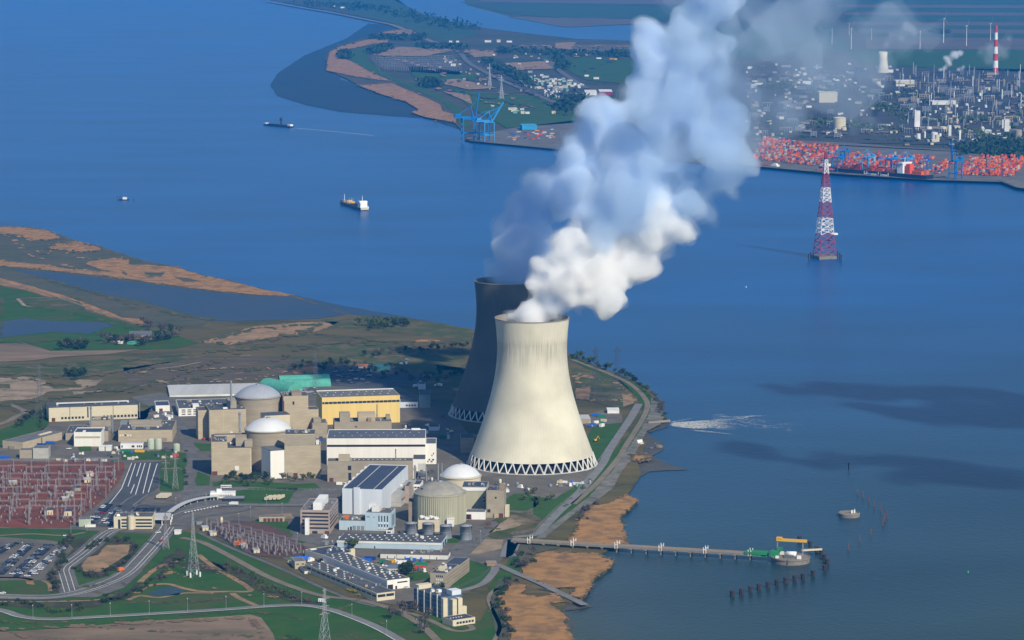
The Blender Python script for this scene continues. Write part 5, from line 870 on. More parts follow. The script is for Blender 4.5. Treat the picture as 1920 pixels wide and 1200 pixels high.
ca = G(1503,1043,0); cb_ = G(1541,1041,0); t = thing('catwalk','narrow beige catwalk from the intake platform to the dark dolphins','catwalk',ca,0); m = MB(); m.bar((0,0,6),(cb_.x-ca.x,cb_.y-ca.y,6),1.6); m.build('deck',M_CREAM,t); m = MB(); m.bar((0,-.9,7.2),(cb_.x-ca.x,cb_.y-ca.y-.9,7.2),.15); m.build('handrail',M_CREAM,t)
dol = [(860,555),(955,600),(1015,648),(1055,672),(1085,718),(1110,758),(1085,815),(980,865),(890,893),(815,910),(735,928),(655,948),(575,968),(495,988),(418,1008),(337,1030),(253,1048)]
def dolphin_proto():
    r = empty('dolphin',(0,0,0))
    for i in range(6): a = math.pi*i/3; MB().lathe([(.75,-3),(.75,5.0)],8,cx=1.35*math.cos(a),cy=1.35*math.sin(a),cap=True).build('pile',M_PILE,r)
    MB().lathe([(2.4,4.2),(2.4,5.4),(.05,5.4)],12,smooth=False).build('cap',M_PILE,r); return r
dp = dolphin_proto()
for i,(x,y) in enumerate(dol): place(dp, i == 0, 1320+x/4.8, 900+y/4.8, i*23, 'dark tarred mooring dolphin in the arc around the jetty end','dolphin','mooring dolphins around the jetty end',0)
for x,y in ((1380,130),(1430,160),(1482,205),(1532,250),(1590,285),(1643,335),(1625,375),(1608,415),(1500,500),(1400,560),(1298,635)):
    o = MB().lathe([(.55,-3),(.5,7.5),(.1,7.6)],8).build('guide_pile',M_RUSTP,None,G(1320+x/4.8,900+y/4.8,0)); tag(o,'slim reddish guide pile standing near the small round platform','pile','guide piles in the river')
t = thing('river_platform','small round concrete platform alone in the river','platform',G(1592,968,0)); m = MB(); m.lathe([(11,-3),(11.6,3.6),(11.2,4.2),(10.6,4.2),(10.6,3.3),(.1,3.3)],32,smooth=False); m.build('drum',M_JET,t); MB().box(2,-1,3.3,4,1,6.5).build('cabinet',M_WP,t); MB().box(5,0,3.3,6.5,1.5,7).build('cabinet',M_WP,t); MB().bar((6,2,3.3),(6,2,9),.3).build('beacon_mast',M_SWY,t)
o = MB().lathe([(.6,-3),(.6,6),(.9,6.0),(.9,8),(.1,8.2)],8).build('navigation_beacon',M_PILE,None,G(1591,881,0)); tag(o,'dark beacon pole alone in the shaded river patch','beacon'); o = MB().lathe([(1.0,-.5),(.8,.8),(.3,2.2),(.1,2.6)],10).build('navigation_buoy',mat('buoy_green',(0.03,0.4,0.2)),None,G(1815,1074,0)); tag(o,'small green buoy near the right edge of the river','buoy'); o = MB().lathe([(1.0,-.5),(.8,.8),(.3,2.2),(.1,2.6)],10).build('navigation_buoy',M_WP,None,G(1399,539,0)); tag(o,'tiny white buoy in open water left of the river pylon','buoy')
# cooling water outfall: a foot bridge and foam
fm = MB(); src = G(1258,796,0.12); rnd = random.Random(9)
def streak(x0,y0,x1,y1,w_):
    zz = rnd.uniform(.08,.6); a, b = G(x0,y0,zz), G(x1,y1,zz); d = (b-a); n_ = Vector((-d.y,d.x,0)).normalized()*w_*.5; mid = a+d*.35; fm.add([a,mid-n_,b,mid+n_],[(0,1,2,3)])
for i in range(420):
    t_ = rnd.random()**1.3; x0 = 1257+t_*95; sp = 2.5+t_*9; y0 = 795+t_*2+rnd.uniform(-1,.8)*sp; streak(x0,y0,x0+rnd.uniform(10,46),y0+rnd.uniform(-2,2)*(.3+t_)-.4,rnd.uniform(1.5,5.5)*(1.2-t_))
for i in range(120): x0 = rnd.uniform(1258,1305); y0 = 797+rnd.uniform(-4,6)*(.3+(x0-1258)/47); streak(x0-3,y0,x0+rnd.uniform(15,34),y0+rnd.uniform(-1,1),rnd.uniform(5,10))
for i in range(120):
    x0 = rnd.triangular(1325,1500,1335); y0 = 783+(x0-1330)*.11+rnd.uniform(-8,10); streak(x0,y0,x0+rnd.uniform(8,30),y0+rnd.uniform(-.3,1.6),rnd.uniform(.6,2.0))
for a_ in ((1385,781,1440,779),(1380,786,1420,778),(1250,793,1300,784),(1300,806,1380,815),(1290,806,1340,811)): [streak(a_[0]+rnd.uniform(-3,3),a_[1]+rnd.uniform(-.8,.8),a_[2],a_[3]+rnd.uniform(-.8,.8),1.4) for _ in range(5)]
o = fm.build('foam',M_FOAM); o['kind'] = 'stuff'; o['label'] = 'white foam fanning from the cooling water outfall'
t = thing('outfall_pier','narrow brown outfall pier at the point of land beside the foam','pier',G(1215,796,1)); d = G(1256,792,1)-G(1215,796,1); m = MB(); m.bar((0,0,2.2),(d.x,d.y,2.2),2.4); m.build('deck',M_BROWN,t); [MB().lathe([(.5,-4),(.5,2)],8).build('pier_post',M_PILE,t,(d.x*f,d.y*f,0)) for f in (.3,.6,.95)]
# ---------------------------------------------------------------- ships
M_HULLB = mat('dark_hull', (0.012,0.018,0.045), rough=0.5, spec=0.4); M_HULLR = mat('red_hold', (0.45,0.06,0.03)); M_DECK = mat('ship_deck', (0.22,0.13,0.09)); M_HULLK = mat('black_hull', (0.02,0.022,0.03)); M_SHIPW = mat('ship_white', (0.85,0.84,0.80))
def hull(L_, Bm, z0, z1, bow=.12):
    m = MB(); a = L_/2; b = Bm/2
    pl = [(-a,-b*.8),(-a+L_*.04,-b),(a-L_*bow*1.6,-b),(a-L_*bow*.6,-b*.62),(a,0),(a-L_*bow*.6,b*.62),(a-L_*bow*1.6,b),(-a+L_*.04,b),(-a,b*.8)]
    m.prism(pl, z0, z1); return m
def ship(label, p, q, Bm, depth, cat, hm, name='ship'):
    A_, B_ = G(*p,0), G(*q,0); d = B_-A_; c = (A_+B_)*.5; t = thing(name,label,cat,c,math.atan2(d.y,d.x)); hull(d.length,Bm,-2,depth).build('hull',hm,t); q_ = hull(d.length*.97,Bm*.9,depth,depth+.4); q_.build('deck',M_DECK,t); return t, d.length
t, L_ = ship('white dredger with dark hull and yellow gear in mid river',(684,395),(640,381),20,6,'dredger',M_HULLB,'dredger')
m = MB(); m.box(-L_*.49,-9.5,6,-L_*.36,9.5,8); m.build('poop_deck',M_SHIPW,t); m = MB(); m.box(-L_*.47,-7,8,-L_*.34,7,16); m.box(-L_*.45,-8.5,16,-L_*.38,8.5,19); m.build('superstructure',M_SHIPW,t); MB().box(-L_*.485,5,8,-L_*.45,8.5,15).build('funnel',M_SHIPW,t); MB().lathe([(.6,19),(.3,31)],8,cx=-L_*.40).build('mast',M_SHIPW,t); MB().box(-L_*.5-.2,-8.5,1.5,-L_*.5+1.5,8.5,6.5).build('stern_plate',M_CREAM,t)
MB().lathe([(.6,6),(.5,22)],8,cx=L_*.36).build('mast',M_SHIPW,t)
for i,(u,c) in enumerate(((.22,M_YELP),(.12,M_SHIPW),(.05,M_YELP))): m = MB(); m.box(L_*u-3,-6,6.4,L_*u+3,2,11); m.bar((L_*u,-3,11),(L_*u-4,-3,16),1); m.build('dredging_gear',c,t)
MB().box(L_*.30,-5,6.4,L_*.44,5,9).build('forecastle',M_STEELD,t); MB().box(-L_*.3,-7,6.4,L_*.02,7,7.4).build('hopper',M_HULLK,t)
t, L_ = ship('long dark inland barge trailing a thin white wake',(548,239.5),(494,234.5),13,4,'barge',M_HULLB,'barge'); m = MB(); m.box(-L_*.48,-5,4,-L_*.38,5,9); m.build('wheelhouse',M_SHIPW,t); MB().box(L_*.36,-5,4,L_*.43,5,7.5).build('bow_cabin',M_SHIPW,t); MB().box(-L_*.34,-5.2,4.4,L_*.33,5.2,6).build('cargo_hatch',M_HULLK,t)
o = road('wake',[(549,240),(575,242),(610,245),(650,249),(700,254)],5,M_WAKE,.15); o['kind'] = 'stuff'; o['label'] = 'thin white wake behind the inland barge'
o = MB().lathe([(2.2,-2),(2,9),(4,9),(4,18),(.2,19)],8,smooth=False).build('channel_beacon',M_PILE,None,G(527,233,0)); tag(o,'dark channel beacon standing behind the inland barge','beacon')
t = thing('work_platform','small work barge with a white cabin between dark piles at the far left','work barge',G(232,375,0)); MB().box(-11,-4,-.5,11,4,1.6).build('pontoon',M_HULLK,t); MB().box(-2,-2.5,1.6,7,2.5,6).build('cabin',M_SHIPW,t); MB().lathe([(.3,1.6),(.3,12)],6,cx=-1).build('mast',M_SWY,t)
for x,y in ((220,373),(224,374),(227,373),(251,378)): o = MB().lathe([(.7,-3),(.7,8)],8,cap=True).build('mooring_pile',M_RUSTP,None,G(x,y,0)); tag(o,'dark mooring pile beside the small work barge','pile','mooring piles by the work barge')
t, L_ = ship('dark blue container ship with a white bridge and orange funnel at the far quay',(1743,340),(1535,322),34,14,'container ship',M_HULLB,'container_ship'); aS = t.rotation_euler.z
M_CON = [mat('container_%s' % n_, c, rough=.6) for n_, c in (('orange',(0.72,0.13,0.02)),('red',(0.50,0.05,0.025)),('rust',(0.36,0.085,0.03)),('white',(0.50,0.48,0.43)),('blue',(0.03,0.09,0.28)),('grey',(0.26,0.26,0.26)),('vermilion',(0.80,0.19,0.03)))]
m = MB(); m.box(-L_*.30,-15,14,-L_*.25,15,36); m.build('bridge',M_SHIPW,t); m = MB(); m.box(-L_*.302,-17,36,-L_*.262,17,39.5); m.build('bridge_wing',M_SHIPW,t); MB().box(-L_*.35,-4,14,-L_*.315,10,36).build('funnel',mat('funnel_orange',(0.75,0.09,0.02)),t); MB().lathe([(.7,39),(.4,50)],8,cx=-L_*.28).build('mast',M_SHIPW,t); MB().box(L_*.42,-12,14.4,L_*.46,12,20).build('breakwater',M_SHIPW,t)
rnd = random.Random(4)
for u0, u1, h_ in ((-.46,-.38,13),(-.22,-.15,7),(-.12,-.05,10),(-.02,.06,11),(.09,.16,13),(.19,.26,11),(.29,.35,6)):
    for j in range(3):
        yy = -14+j*9.5; hh = h_*rnd.uniform(.55,1); m = MB(); m.box(L_*u0,yy,14.4,L_*u1,yy+9,14.4+hh); m.build('container_bay',rnd.choice(M_CON[:3]+[M_CON[2]]),t)
cu = bpy.data.curves.new('txt','FONT'); cu.body = 'Hapag-Lloyd'; cu.size = 15; cu.extrude = .15; cu.align_x = 'CENTER'; cu.offset = .55; to = bpy.data.objects.new('txt',cu); COL.objects.link(to); dg = bpy.context.evaluated_depsgraph_get(); tm = bpy.data.meshes.new_from_object(to.evaluated_get(dg)); bpy.data.objects.remove(to); tm.name = 'lettering'; tm.materials.append(M_SHIPW)
lo = bpy.data.objects.new('lettering',tm); COL.objects.link(lo); lo.parent = t; lo.location = (-L_*.07,17.3,2.0); lo.rotation_euler = (math.pi/2,0,math.pi)
t, L_ = ship('red inland cargo vessel with a white wheelhouse moored left of the river pylon',(1461,316.5),(1412,312),12,4,'cargo vessel',M_HULLB,'cargo_vessel'); MB().box(-L_*.15,-5,4.4,L_*.4,5,7).build('cargo_hold',M_HULLR,t); m = MB(); m.box(-L_*.46,-5,4.4,-L_*.24,5,9); m.box(-L_*.42,-3.5,9,-L_*.3,3.5,12); m.build('wheelhouse',M_SHIPW,t)
# ---------------------------------------------------------------- quay cranes and containers
M_CRB = mat('crane_blue', (0.01,0.17,0.50), rough=.6); M_CRB2 = mat('crane_light_blue', (0.05,0.30,0.62), rough=.6)
def sts(label, x, y, px_h, boom, rz, m=None, gauge=28):
    k = K(x,y,3); s = px_h/k/52.0; m = m or M_CRB; t = thing('quay_crane',label,'crane',G(x,y,6),R(rz)); t.scale = (s,s,s)
    for sx in (-11,11):
        for sy in (0,26): MB().box(sx-1.1,sy-1.1,0,sx+1.1,sy+1.1,46).build('leg',m,t)
    q = MB(); [q.box(-11,sy-.8,zz,11,sy+.8,zz+2) for sy in (0,26) for zz in (14,44)]; q.build('portal_beam',m,t); q = MB(); [q.box(sx-.8,0,zz,sx+.8,26,zz+2) for sx in (-11,11) for zz in (14,44)]; q.build('sill_beam',m,t)
    MB().box(-3,-2,46,3,44,49.5).build('girder',m,t); MB().box(-4,30,49.5,4,42,55).build('machinery_house',m,t); q = MB(); [q.bar((sx*9,4,46),(0,8,70),1.5) for sx in (-1,1)]; q.bar((0,8,70),(0,40,50),1.2); q.build('apex_frame',m,t)
    q = MB(); a = R(boom); e = (0,-2-52*math.cos(a),48+52*math.sin(a)); [q.bar((sx,-2,48),(sx,e[1],e[2]),1.7) for sx in (-2,2)]; q.bar((-2,e[1],e[2]),(2,e[1],e[2]),1.5); q.bar((0,8,70),(0,-2-38*math.cos(a),48+38*math.sin(a)),.8); q.build('boom',m,t)
    return t
sts('left blue quay crane with an upright boom on the far left quay',890,262,46,82,100,M_CRB); sts('blue quay crane with a slanted raised boom on the far left quay',922,264,41,55,120,M_CRB2); sts('rear blue quay crane on the left quay',912,258,36,40,115,M_CRB)
sts('blue quay crane with an upright boom beside the right container stacks',1786,336,38,80,-42,M_CRB); sts('blue quay crane with a lowered boom over the ship bow',1565,322,30,5,-45,M_CRB); sts('blue quay crane working above the ship beside the lettering',1622,326,34,4,-42,M_CRB2); sts('blue quay crane behind the white ship bridge',1666,329,34,4,-42,M_CRB); sts('blue quay crane between the bridge and the upright crane',1695,330,35,8,-42,M_CRB2); sts('rear yard blue crane behind the ship',1735,322,22,2,-42,M_CRB); sts('left yard blue crane behind the river pylon top',1580,305,24,4,-42,M_CRB)
cm = {}
def cont(first, x, y, lvl, rz, mi, zb, group, label):
    if mi not in cm: cm[mi] = MB().box(-6.1,-1.22,0,6.1,1.22,2.6).box(-6.14,-1.26,0,-5.9,-1.0,2.62).box(5.9,-1.26,0,6.14,-1.0,2.62).mesh('shipping_container', M_CON[mi])
    o = bpy.data.objects.new('shipping_container', cm[mi]); COL.objects.link(o); o.location = G(x,y,3)+Vector((0,0,zb-3+2.62*lvl)); o.rotation_euler = (0,0,R(rz)); tag(o,label,'container',group)
names = ('orange','red','rust coloured','white','blue','grey','bright orange')
rnd = random.Random(12); cnt = 0; bulk = {i: MB() for i in range(7)}
def yard(x0, y0, x1, y1, y2l, y2r, rows, cols, rz, where, nind, wts, SH=26):
    global cnt; made = 0
    for j in range(rows):
        v = j/(rows-1)
        for i in range(cols):
            u = (i+.5)/cols; x = x0+(x1-x0)*u+(v-.5)*SH+rnd.uniform(-1.5,1.5); yb = y0+(y1-y0)*u; yt = y2l+(y2r-y2l)*u; y = yb+(yt-yb)*v+rnd.uniform(-.5,.5)
            if noise.noise(Vector((x*.07,y*.25,3))) < -.28 or rnd.random() < .08: continue
            mi0 = rnd.choices(range(7),wts)[0]
            for l in range(rnd.choice((1,1,2,2,3,4))):
                mi = mi0 if rnd.random() < .6 else rnd.choices(range(7),wts)[0]
                if made < nind: cont(False,x,y,l,rz,mi,6.6,'stacked containers '+where,names[mi]+' shipping container stacked '+where); made += 1; cnt += 1
                else:
                    c = G(x,y,3); a = R(rz); ux, uy = math.cos(a), math.sin(a); z_ = 6.6+2.62*l
                    vs = [(c.x+ux*sx*6.1-uy*sy*1.22,c.y+uy*sx*6.1+ux*sy*1.22,z_+dz) for dz in (0,2.6) for sx,sy in ((-1,-1),(1,-1),(1,1),(-1,1))]
                    bulk[mi].add(vs,[(3,2,1,0),(4,5,6,7),(0,1,5,4),(1,2,6,5),(2,3,7,6),(3,0,4,7)])
yard(1808,330,1915,333,299,300,30,19,66,'on the right far quay',150,(6,4,3,2,2,1.5,6)); yard(1418,300,1560,314,263,280,30,24,66,'on the left far quay behind the red vessel',120,(4,3,4,3,3,3,3)); yard(1752,326,1778,328,308,309,9,5,66,'between the ship and the upright blue crane',20,(6,4,3,3,1,1,6)); yard(1585,312,1740,322,290,300,16,24,66,'behind the moored ship',0,(4,3,5,2,3,2,3))
ob_ = MB(); 
for mi in range(7):
    for f in bulk[mi].f: ob_.f.append(tuple(i+len(ob_.v) for i in f)); ob_.m.append(mi); ob_.sm.append(False)
    ob_.v += bulk[mi].v
o = ob_.build('container_stacks', M_CON); o['kind'] = 'stuff'; o['label'] = 'dense mass of orange and mixed containers farther back on the quay'
b = B('quay_shed','bright blue shed on the far left quay',979,246,28,8,3,6,'shed',wall=mat('shed_blue',(0.05,0.32,0.55)),roof=mat('shed_blue_roof',(0.06,0.36,0.6)),par=0,z=6)
for i in range(34): x = rnd.uniform(952,1040); y = 258-(x-952)*.06+rnd.uniform(-8,8); cont(False,x,y,0,rnd.choice((10,60)),rnd.choice((0,1,3,3,4,5,6)),5.6,'scattered containers on the left quay','scattered container near the bright blue shed on the left quay')
# ---------------------------------------------------------------- trees and shrubs
M_TRUNK = mat('bark', (0.10,0.075,0.055))
def leafm(name, c): return mat(name, c, tuple(x*1.6 for x in c), 0.5, rough=.8, c3=tuple(x*.6 for x in c), scale2=.2)
M_LEAF = [leafm('leaf_dark',(0.022,0.042,0.014)), leafm('leaf_green',(0.055,0.08,0.02)), leafm('leaf_bare',(0.075,0.062,0.048)), leafm('leaf_spring',(0.085,0.10,0.03)), leafm('leaf_yellow',(0.20,0.17,0.02))]
def tree_proto(kind, seed, h, rad, li, n=260, trunk=.25):
    rd = random.Random(seed); r = empty(kind,(0,0,0)); m = MB(); m.bar((0,0,-.3),(0,0,h*.55),h*.035,0,h*.02)
    limbs = []
    for i in range(6):
        a = rd.uniform(0,6.28); z0 = h*rd.uniform(trunk,.55); e = (math.cos(a)*rad*.7,math.sin(a)*rad*.7,z0+h*rd.uniform(.15,.35)); m.bar((0,0,z0),e,h*.018,0,h*.008); limbs.append(e)
    m.build('trunk',M_TRUNK,r); c = MB(); cl = [(Vector((rd.gauss(0,.42)*rad,rd.gauss(0,.42)*rad,h*rd.uniform(trunk+.12,.88))),rad*rd.uniform(.28,.5)) for _ in range(11)]+[(Vector(e),rad*.36) for e in limbs]
    for i in range(n):
        cc, rr = rd.choice(cl); d = Vector((rd.gauss(0,1),rd.gauss(0,1),rd.gauss(0,1))).normalized()*rr*rd.uniform(.55,1.0); p = cc+d; u = Vector((rd.gauss(0,1),rd.gauss(0,1),rd.gauss(0,1))).normalized(); v = u.cross(d).normalized(); s = rad*rd.uniform(.10,.19)
        c.add([p-u*s,p+v*s*.8,p+u*s,p-v*s*.8],[(0,1,2,3)])
    c.build('crown',M_LEAF[li],r); return r
TP = {'bushy':tree_proto('bushy_tree',1,8,3.8,0), 'green':tree_proto('green_tree',2,9,4.2,1), 'bare':tree_proto('bare_tree',3,9,3.8,2,150), 'spring':tree_proto('budding_tree',4,7,3.4,3), 'shrub':tree_proto('shrub',5,3.4,3.0,0,200,.05), 'bshrub':tree_proto('shrub',6,3.2,3.0,2,160,.05), 'gorse':tree_proto('shrub',7,2.6,2.4,4,160,.05), 'gshrub':tree_proto('shrub',8,3.2,2.9,1,180,.05)}
tused = set(); rt = random.Random(21)
def tr(kind, x, y, label, group, s=1.0, cat=None, z=LAND+.3):
    p = TP[kind]; o = p if kind not in tused else copy_tree(p); tused.add(kind); o.location = G(x,y,z); o.rotation_euler = (0,0,rt.uniform(0,6.28)); q = s*rt.uniform(.75,1.25); o.scale = (q,q,q*rt.uniform(.85,1.15)); tag(o,label,cat or ('shrub' if 'shrub' in kind or kind == 'gorse' else 'tree'),group)
def trline(kinds, pts, n, label, group, jx=2, jy=1, s=1.0):
    ls = [math.hypot(b[0]-a[0],b[1]-a[1]) for a,b in zip(pts,pts[1:])]; T = sum(ls)
    for i in range(n):
        d = T*(i+rt.random())/n; k_ = 0
        while k_ < len(ls)-1 and d > ls[k_]: d -= ls[k_]; k_ += 1
        a, b = pts[k_], pts[k_+1]; f = d/ls[k_]; tr(rt.choice(kinds),a[0]+(b[0]-a[0])*f+rt.gauss(0,jx),a[1]+(b[1]-a[1])*f+rt.gauss(0,jy),label,group,s)
trline(['green','bushy','shrub'],[(1074,668),(1110,685),(1150,697),(1190,715),(1215,735)],26,'bushy green tree in the row along the river side of the dike','trees along the river dike',1.5,1)
trline(['shrub','gshrub','bare'],[(1225,745),(1240,765),(1246,788)],18,'dense bush on the outer bank near the outfall','bushes on the outer bank',2,2)
trline(['bushy'],[(420,899),(440,897),(470,899),(500,900)],14,'dark evergreen bush below the beige block of the front reactor','evergreens below the front reactor',3,1.2,.9)
trline(['spring','green'],[(405,905),(470,910),(560,900),(590,885)],16,'young yellowish green tree on the lawn in front of the reactors','trees on the reactor lawn',4,2.5,.8)
trline(['green','spring'],[(572,895),(580,900),(600,890)],5,'leafy tree beside the small tank at the auxiliary block','trees by the auxiliary block',3,2,1.1)
trline(['bare','bushy','bshrub'],[(540,690),(600,688),(660,690),(720,700),(800,712),(870,705)],60,'dark scrubby tree on the shaded ground behind the yellow hall','trees behind the yellow hall',8,5)
trline(['bushy','green'],[(685,612),(705,616),(730,608),(765,612)],22,'dark tree of the copse on the shore meadow','copse on the shore meadow',6,3,1.3)
trline(['bare','bushy'],[(690,668),(750,662),(820,655),(870,650)],30,'low tree in the dark hedge line across the steppe','hedge line on the steppe',5,2,.9)
trline(['bushy','bare','bushy'],[(115,655),(135,650),(150,652),(165,650)],16,'dark bare tree of the clump left of the farm','clump left of the farm',4,2,1.5)
trline(['bushy','bare'],[(195,640),(225,640),(265,645),(300,640),(330,632),(325,624)],30,'tree round the farm buildings in the left meadow','trees round the farm',6,3,1.3)
trline(['bare'],[(270,612),(290,618),(315,622)],10,'grey bare tree at the end of the reed dike','trees at the reed dike',5,3,1.4)
trline(['bushy'],[(125,708),(140,703),(160,706)],16,'dark tree of the thicket above the bare sand','thicket above the sand',7,2,1.2)
trline(['green','bushy'],[(30,800),(60,782),(88,772),(70,800)],22,'green shrubby tree on the grass slope left of the long hall','trees on the left slope',4,3,.9)
trline(['shrub','bshrub'],[(135,1005),(120,1030),(112,1060),(98,1085),(110,1105)],44,'dark bush on the bank between the car park and the entrance road','bushes by the car park',4,3,1.1)
trline(['shrub','bshrub'],[(165,1030),(195,1014),(240,1014),(255,1030),(240,1050),(195,1078),(160,1082),(143,1065)],46,'dark bush round the reed island between the two entrance roads','bushes round the reed island',3,2)
trline(['bshrub','gshrub'],[(415,1058),(450,1072),(490,1095),(540,1118),(580,1132)],34,'brownish bush along the lower service road','bushes along the service road',6,3,1.1)
trline(['bshrub','shrub'],[(190,1128),(230,1120),(280,1100),(330,1056),(360,1055)],34,'dark bush on the slope above the right entrance road','bushes on the entrance slope',6,3)
trline(['gorse'],[(606,1072),(625,1085),(650,1103),(672,1115)],22,'yellow flowering shrub beside the diagonal hall','yellow shrubs by the diagonal hall',2.5,2,1.0)
trline(['shrub','bshrub','bare'],[(975,1040),(965,1060),(985,1068),(1000,1040)],16,'dark bush on the mud bank beside the jetty root','bushes by the jetty root',4,3)
trline(['bshrub','shrub'],[(960,1088),(942,1105),(935,1130),(948,1160),(955,1190)],26,'dark bush at the inner edge of the lowest reed bed','bushes at the lowest reed bed',4,4,1.2)
trline(['bshrub'],[(1085,975),(1100,955),(1120,942)],12,'dark bush at the inner edge of the upper reed bed','bushes at the upper reed bed',3,2)
trline(['green'],[(655,1028),(662,1033)],4,'leafy green tree in front of the pale blue workshop wall','trees by the pale blue workshop',3,2,1.2)
trline(['bushy'],[(752,1075),(762,1078),(768,1070)],8,'dark evergreen beside the blue roofed site office','evergreens by the site office',3,2,1.4)
trline(['bare'],[(730,1150),(745,1155),(760,1145),(775,1150),(790,1135),(800,1190)],14,'bare reddish tree near the lower path of the laboratory block','bare trees by the laboratory',6,4,1.2)
trline(['bushy','spring'],[(800,1098),(812,1106),(830,1105)],6,'bushy tree at the foot of the beige office slab','trees at the office slab',2,1,.9)
trline(['shrub','spring'],[(980,940),(1000,925),(1010,945),(1030,935)],12,'scrubby bush on the grass beside the concrete tower','bushes by the concrete tower',5,3,.9)
trline(['shrub','gshrub'],[(0,1140),(30,1130),(80,1140),(110,1150),(150,1140)],22,'bush on the wet verge inside the bottom road bend','bushes inside the bottom road bend',8,4,.9)
trline(['shrub'],[(350,850),(345,880),(350,915)],8,'low shrub beside the reactor service road','shrubs by the service road',2,4,.7)
def wood(name, label, polys, h, m, n, z=FZ+1):
    mb = MB(); rd = random.Random(len(name)+n)
    for (xa,ya,xb,yb,jx,jy) in polys:
        for i in range(n):
            f = rd.random(); p = G(xa+(xb-xa)*f+rd.gauss(0,jx), ya+(yb-ya)*f+rd.gauss(0,jy), z); s = h*rd.uniform(.6,1.2)
            for q in range(10):
                c = p+Vector((rd.gauss(0,.45)*s,rd.gauss(0,.45)*s,s*rd.uniform(.15,.95))); u = Vector((rd.gauss(0,1),rd.gauss(0,1),rd.gauss(0,1))).normalized(); v = u.cross(Vector((rd.gauss(0,1),rd.gauss(0,1),rd.gauss(0,1)))).normalized(); a = s*.28; mb.add([c-u*a,c+v*a,c+u*a,c-v*a],[(0,1,2,3)])
    o = mb.build(name,m); o['kind'] = 'stuff'; o['label'] = label
wood('far_wood','dark far woodland in belts on the far bank',[(905,112,1000,165,4,2),(700,73,790,73,6,1.5),(790,90,860,92,8,1.5),(1040,108,1060,130,3,2),(930,98,1180,106,10,2),(1080,190,1060,205,12,4),(640,105,650,108,3,2),(560,8,740,20,10,3),(740,25,880,55,14,3),(800,160,815,160,5,2),(700,100,720,92,6,2)],22,M_LEAF[0],90)
wood('refinery_greenery','dark trees and scrub between the refinery units',[(1700,225,1900,228,20,3),(1690,180,1760,190,10,4),(1800,250,1900,262,12,3),(1430,160,1600,170,20,6),(1500,230,1680,245,20,4),(1640,200,1700,210,10,4)],13,M_LEAF[1],60)
wood('far_tree_belt','dark green tree belt behind the right container stacks',[(1800,280,1920,290,14,4),(1840,272,1960,278,20,3),(1750,62,1770,62,6,1)],16,M_LEAF[0],170)
# ---------------------------------------------------------------- cars and trucks
def car_mesh(c, ln=4.4):
    m = MB(); a = ln/2; m.add([(-a,-.88,.3),(a,-.88,.3),(a,.88,.3),(-a,.88,.3),(-a,-.85,.95),(a,-.8,.85),(a,.8,.85),(-a,.85,.95)],[(3,2,1,0),(4,5,6,7),(0,1,5,4),(1,2,6,5),(2,3,7,6),(3,0,4,7)],0)
    m.add([(-a+.25,-.78,.9),(a-1.25,-.78,.9),(a-1.25,.78,.9),(-a+.25,.78,.9),(-a+.75,-.66,1.45),(a-2.05,-.66,1.45),(a-2.05,.66,1.45),(-a+.75,.66,1.45)],[(0,1,5,4),(1,2,6,5),(2,3,7,6),(3,0,4,7)],1); m.add([(-a+.75,-.66,1.451),(a-2.05,-.66,1.451),(a-2.05,.66,1.451),(-a+.75,.66,1.451)],[(0,1,2,3)],0)
    for sx in (-a+.8,a-.8):
        for sy in (-.85,.85):
            n = 8; m.add([(sx+.33*math.cos(2*math.pi*i/n),sy+e,.33+.33*math.sin(2*math.pi*i/n)) for e in (-.06,.06) for i in range(n)],[tuple(range(n)),tuple(range(n,2*n))]+[(i,(i+1)%n,n+(i+1)%n,n+i) for i in range(n)],2)
    return m.mesh('parked_car',[c,M_GLASS,M_DARK])
CARC = [('dark blue',mat('car_navy',(0.015,0.025,0.06),rough=.35,spec=.5)),('black',mat('car_black',(0.012,0.013,0.016),rough=.35,spec=.5)),('white',mat('car_white',(0.75,0.75,0.74),rough=.4)),('silver',mat('car_silver',(0.40,0.41,0.43),rough=.35,metal=.4)),('red',mat('car_red',(0.32,0.02,0.02),rough=.4)),('grey',mat('car_grey',(0.12,0.125,0.135),rough=.4))]
CM = [car_mesh(c[1]) for c in CARC]; rc = random.Random(31)
def car(x, y, rz, where, group, wts=(6,6,3,2,.6,4), ci=None, z=LAND+.85, s=1.35):
    i = rc.choices(range(6),wts)[0] if ci is None else ci
    o = bpy.data.objects.new('parked_car',CM[i]); COL.objects.link(o); o.location = G(x,y,z); o.rotation_euler = (0,0,R(rz+rc.choice((0,180))+rc.uniform(-3,3))); o.scale = (s,s,s); tag(o,CARC[i][0]+' parked car '+where,'car',group+' in '+CARC[i][0] if group else None)
for (xa,ya,xb,yb,n,w_) in ((0,1030,33,1019,8,(4,4,3,3,.5,2)),(-2,1038,25,1022,8,(5,5,2,2,.3,2)),(-4,1070,54,1021,20,(4,4,4,3,.5,3)),(2,1078,62,1021,22,(7,7,1.5,1.5,.5,3)),(22,1078,88,1022,22,(6,6,3,2,.3,3)),(30,1082,98,1022,24,(7,7,1.5,1,.3,3)),(50,1082,116,1027,22,(2,2,9,4,.2,1)),(58,1083,122,1025,22,(1,1,9,5,.2,1))):
    for i in range(n):
        if rc.random() < .1: continue
        f = (i+.5)/n; car(xa+(xb-xa)*f, ya+(yb-ya)*f, -8, 'in the rows of the open car park at the left edge','cars in the left car park',w_)
for (xa,ya,xb,yb,n) in ((165,980,200,945,12),(172,981,208,946,12),(190,982,225,948,10),(198,983,228,953,9)):
    for i in range(n):
        f = (i+.5)/n
        if rc.random() < .15: continue
        car(xa+(xb-xa)*f, ya+(yb-ya)*f, -10, 'on the dark lanes left of the entrance building','cars on the lanes left of the entrance building',(7,6,2,1,.3,3))
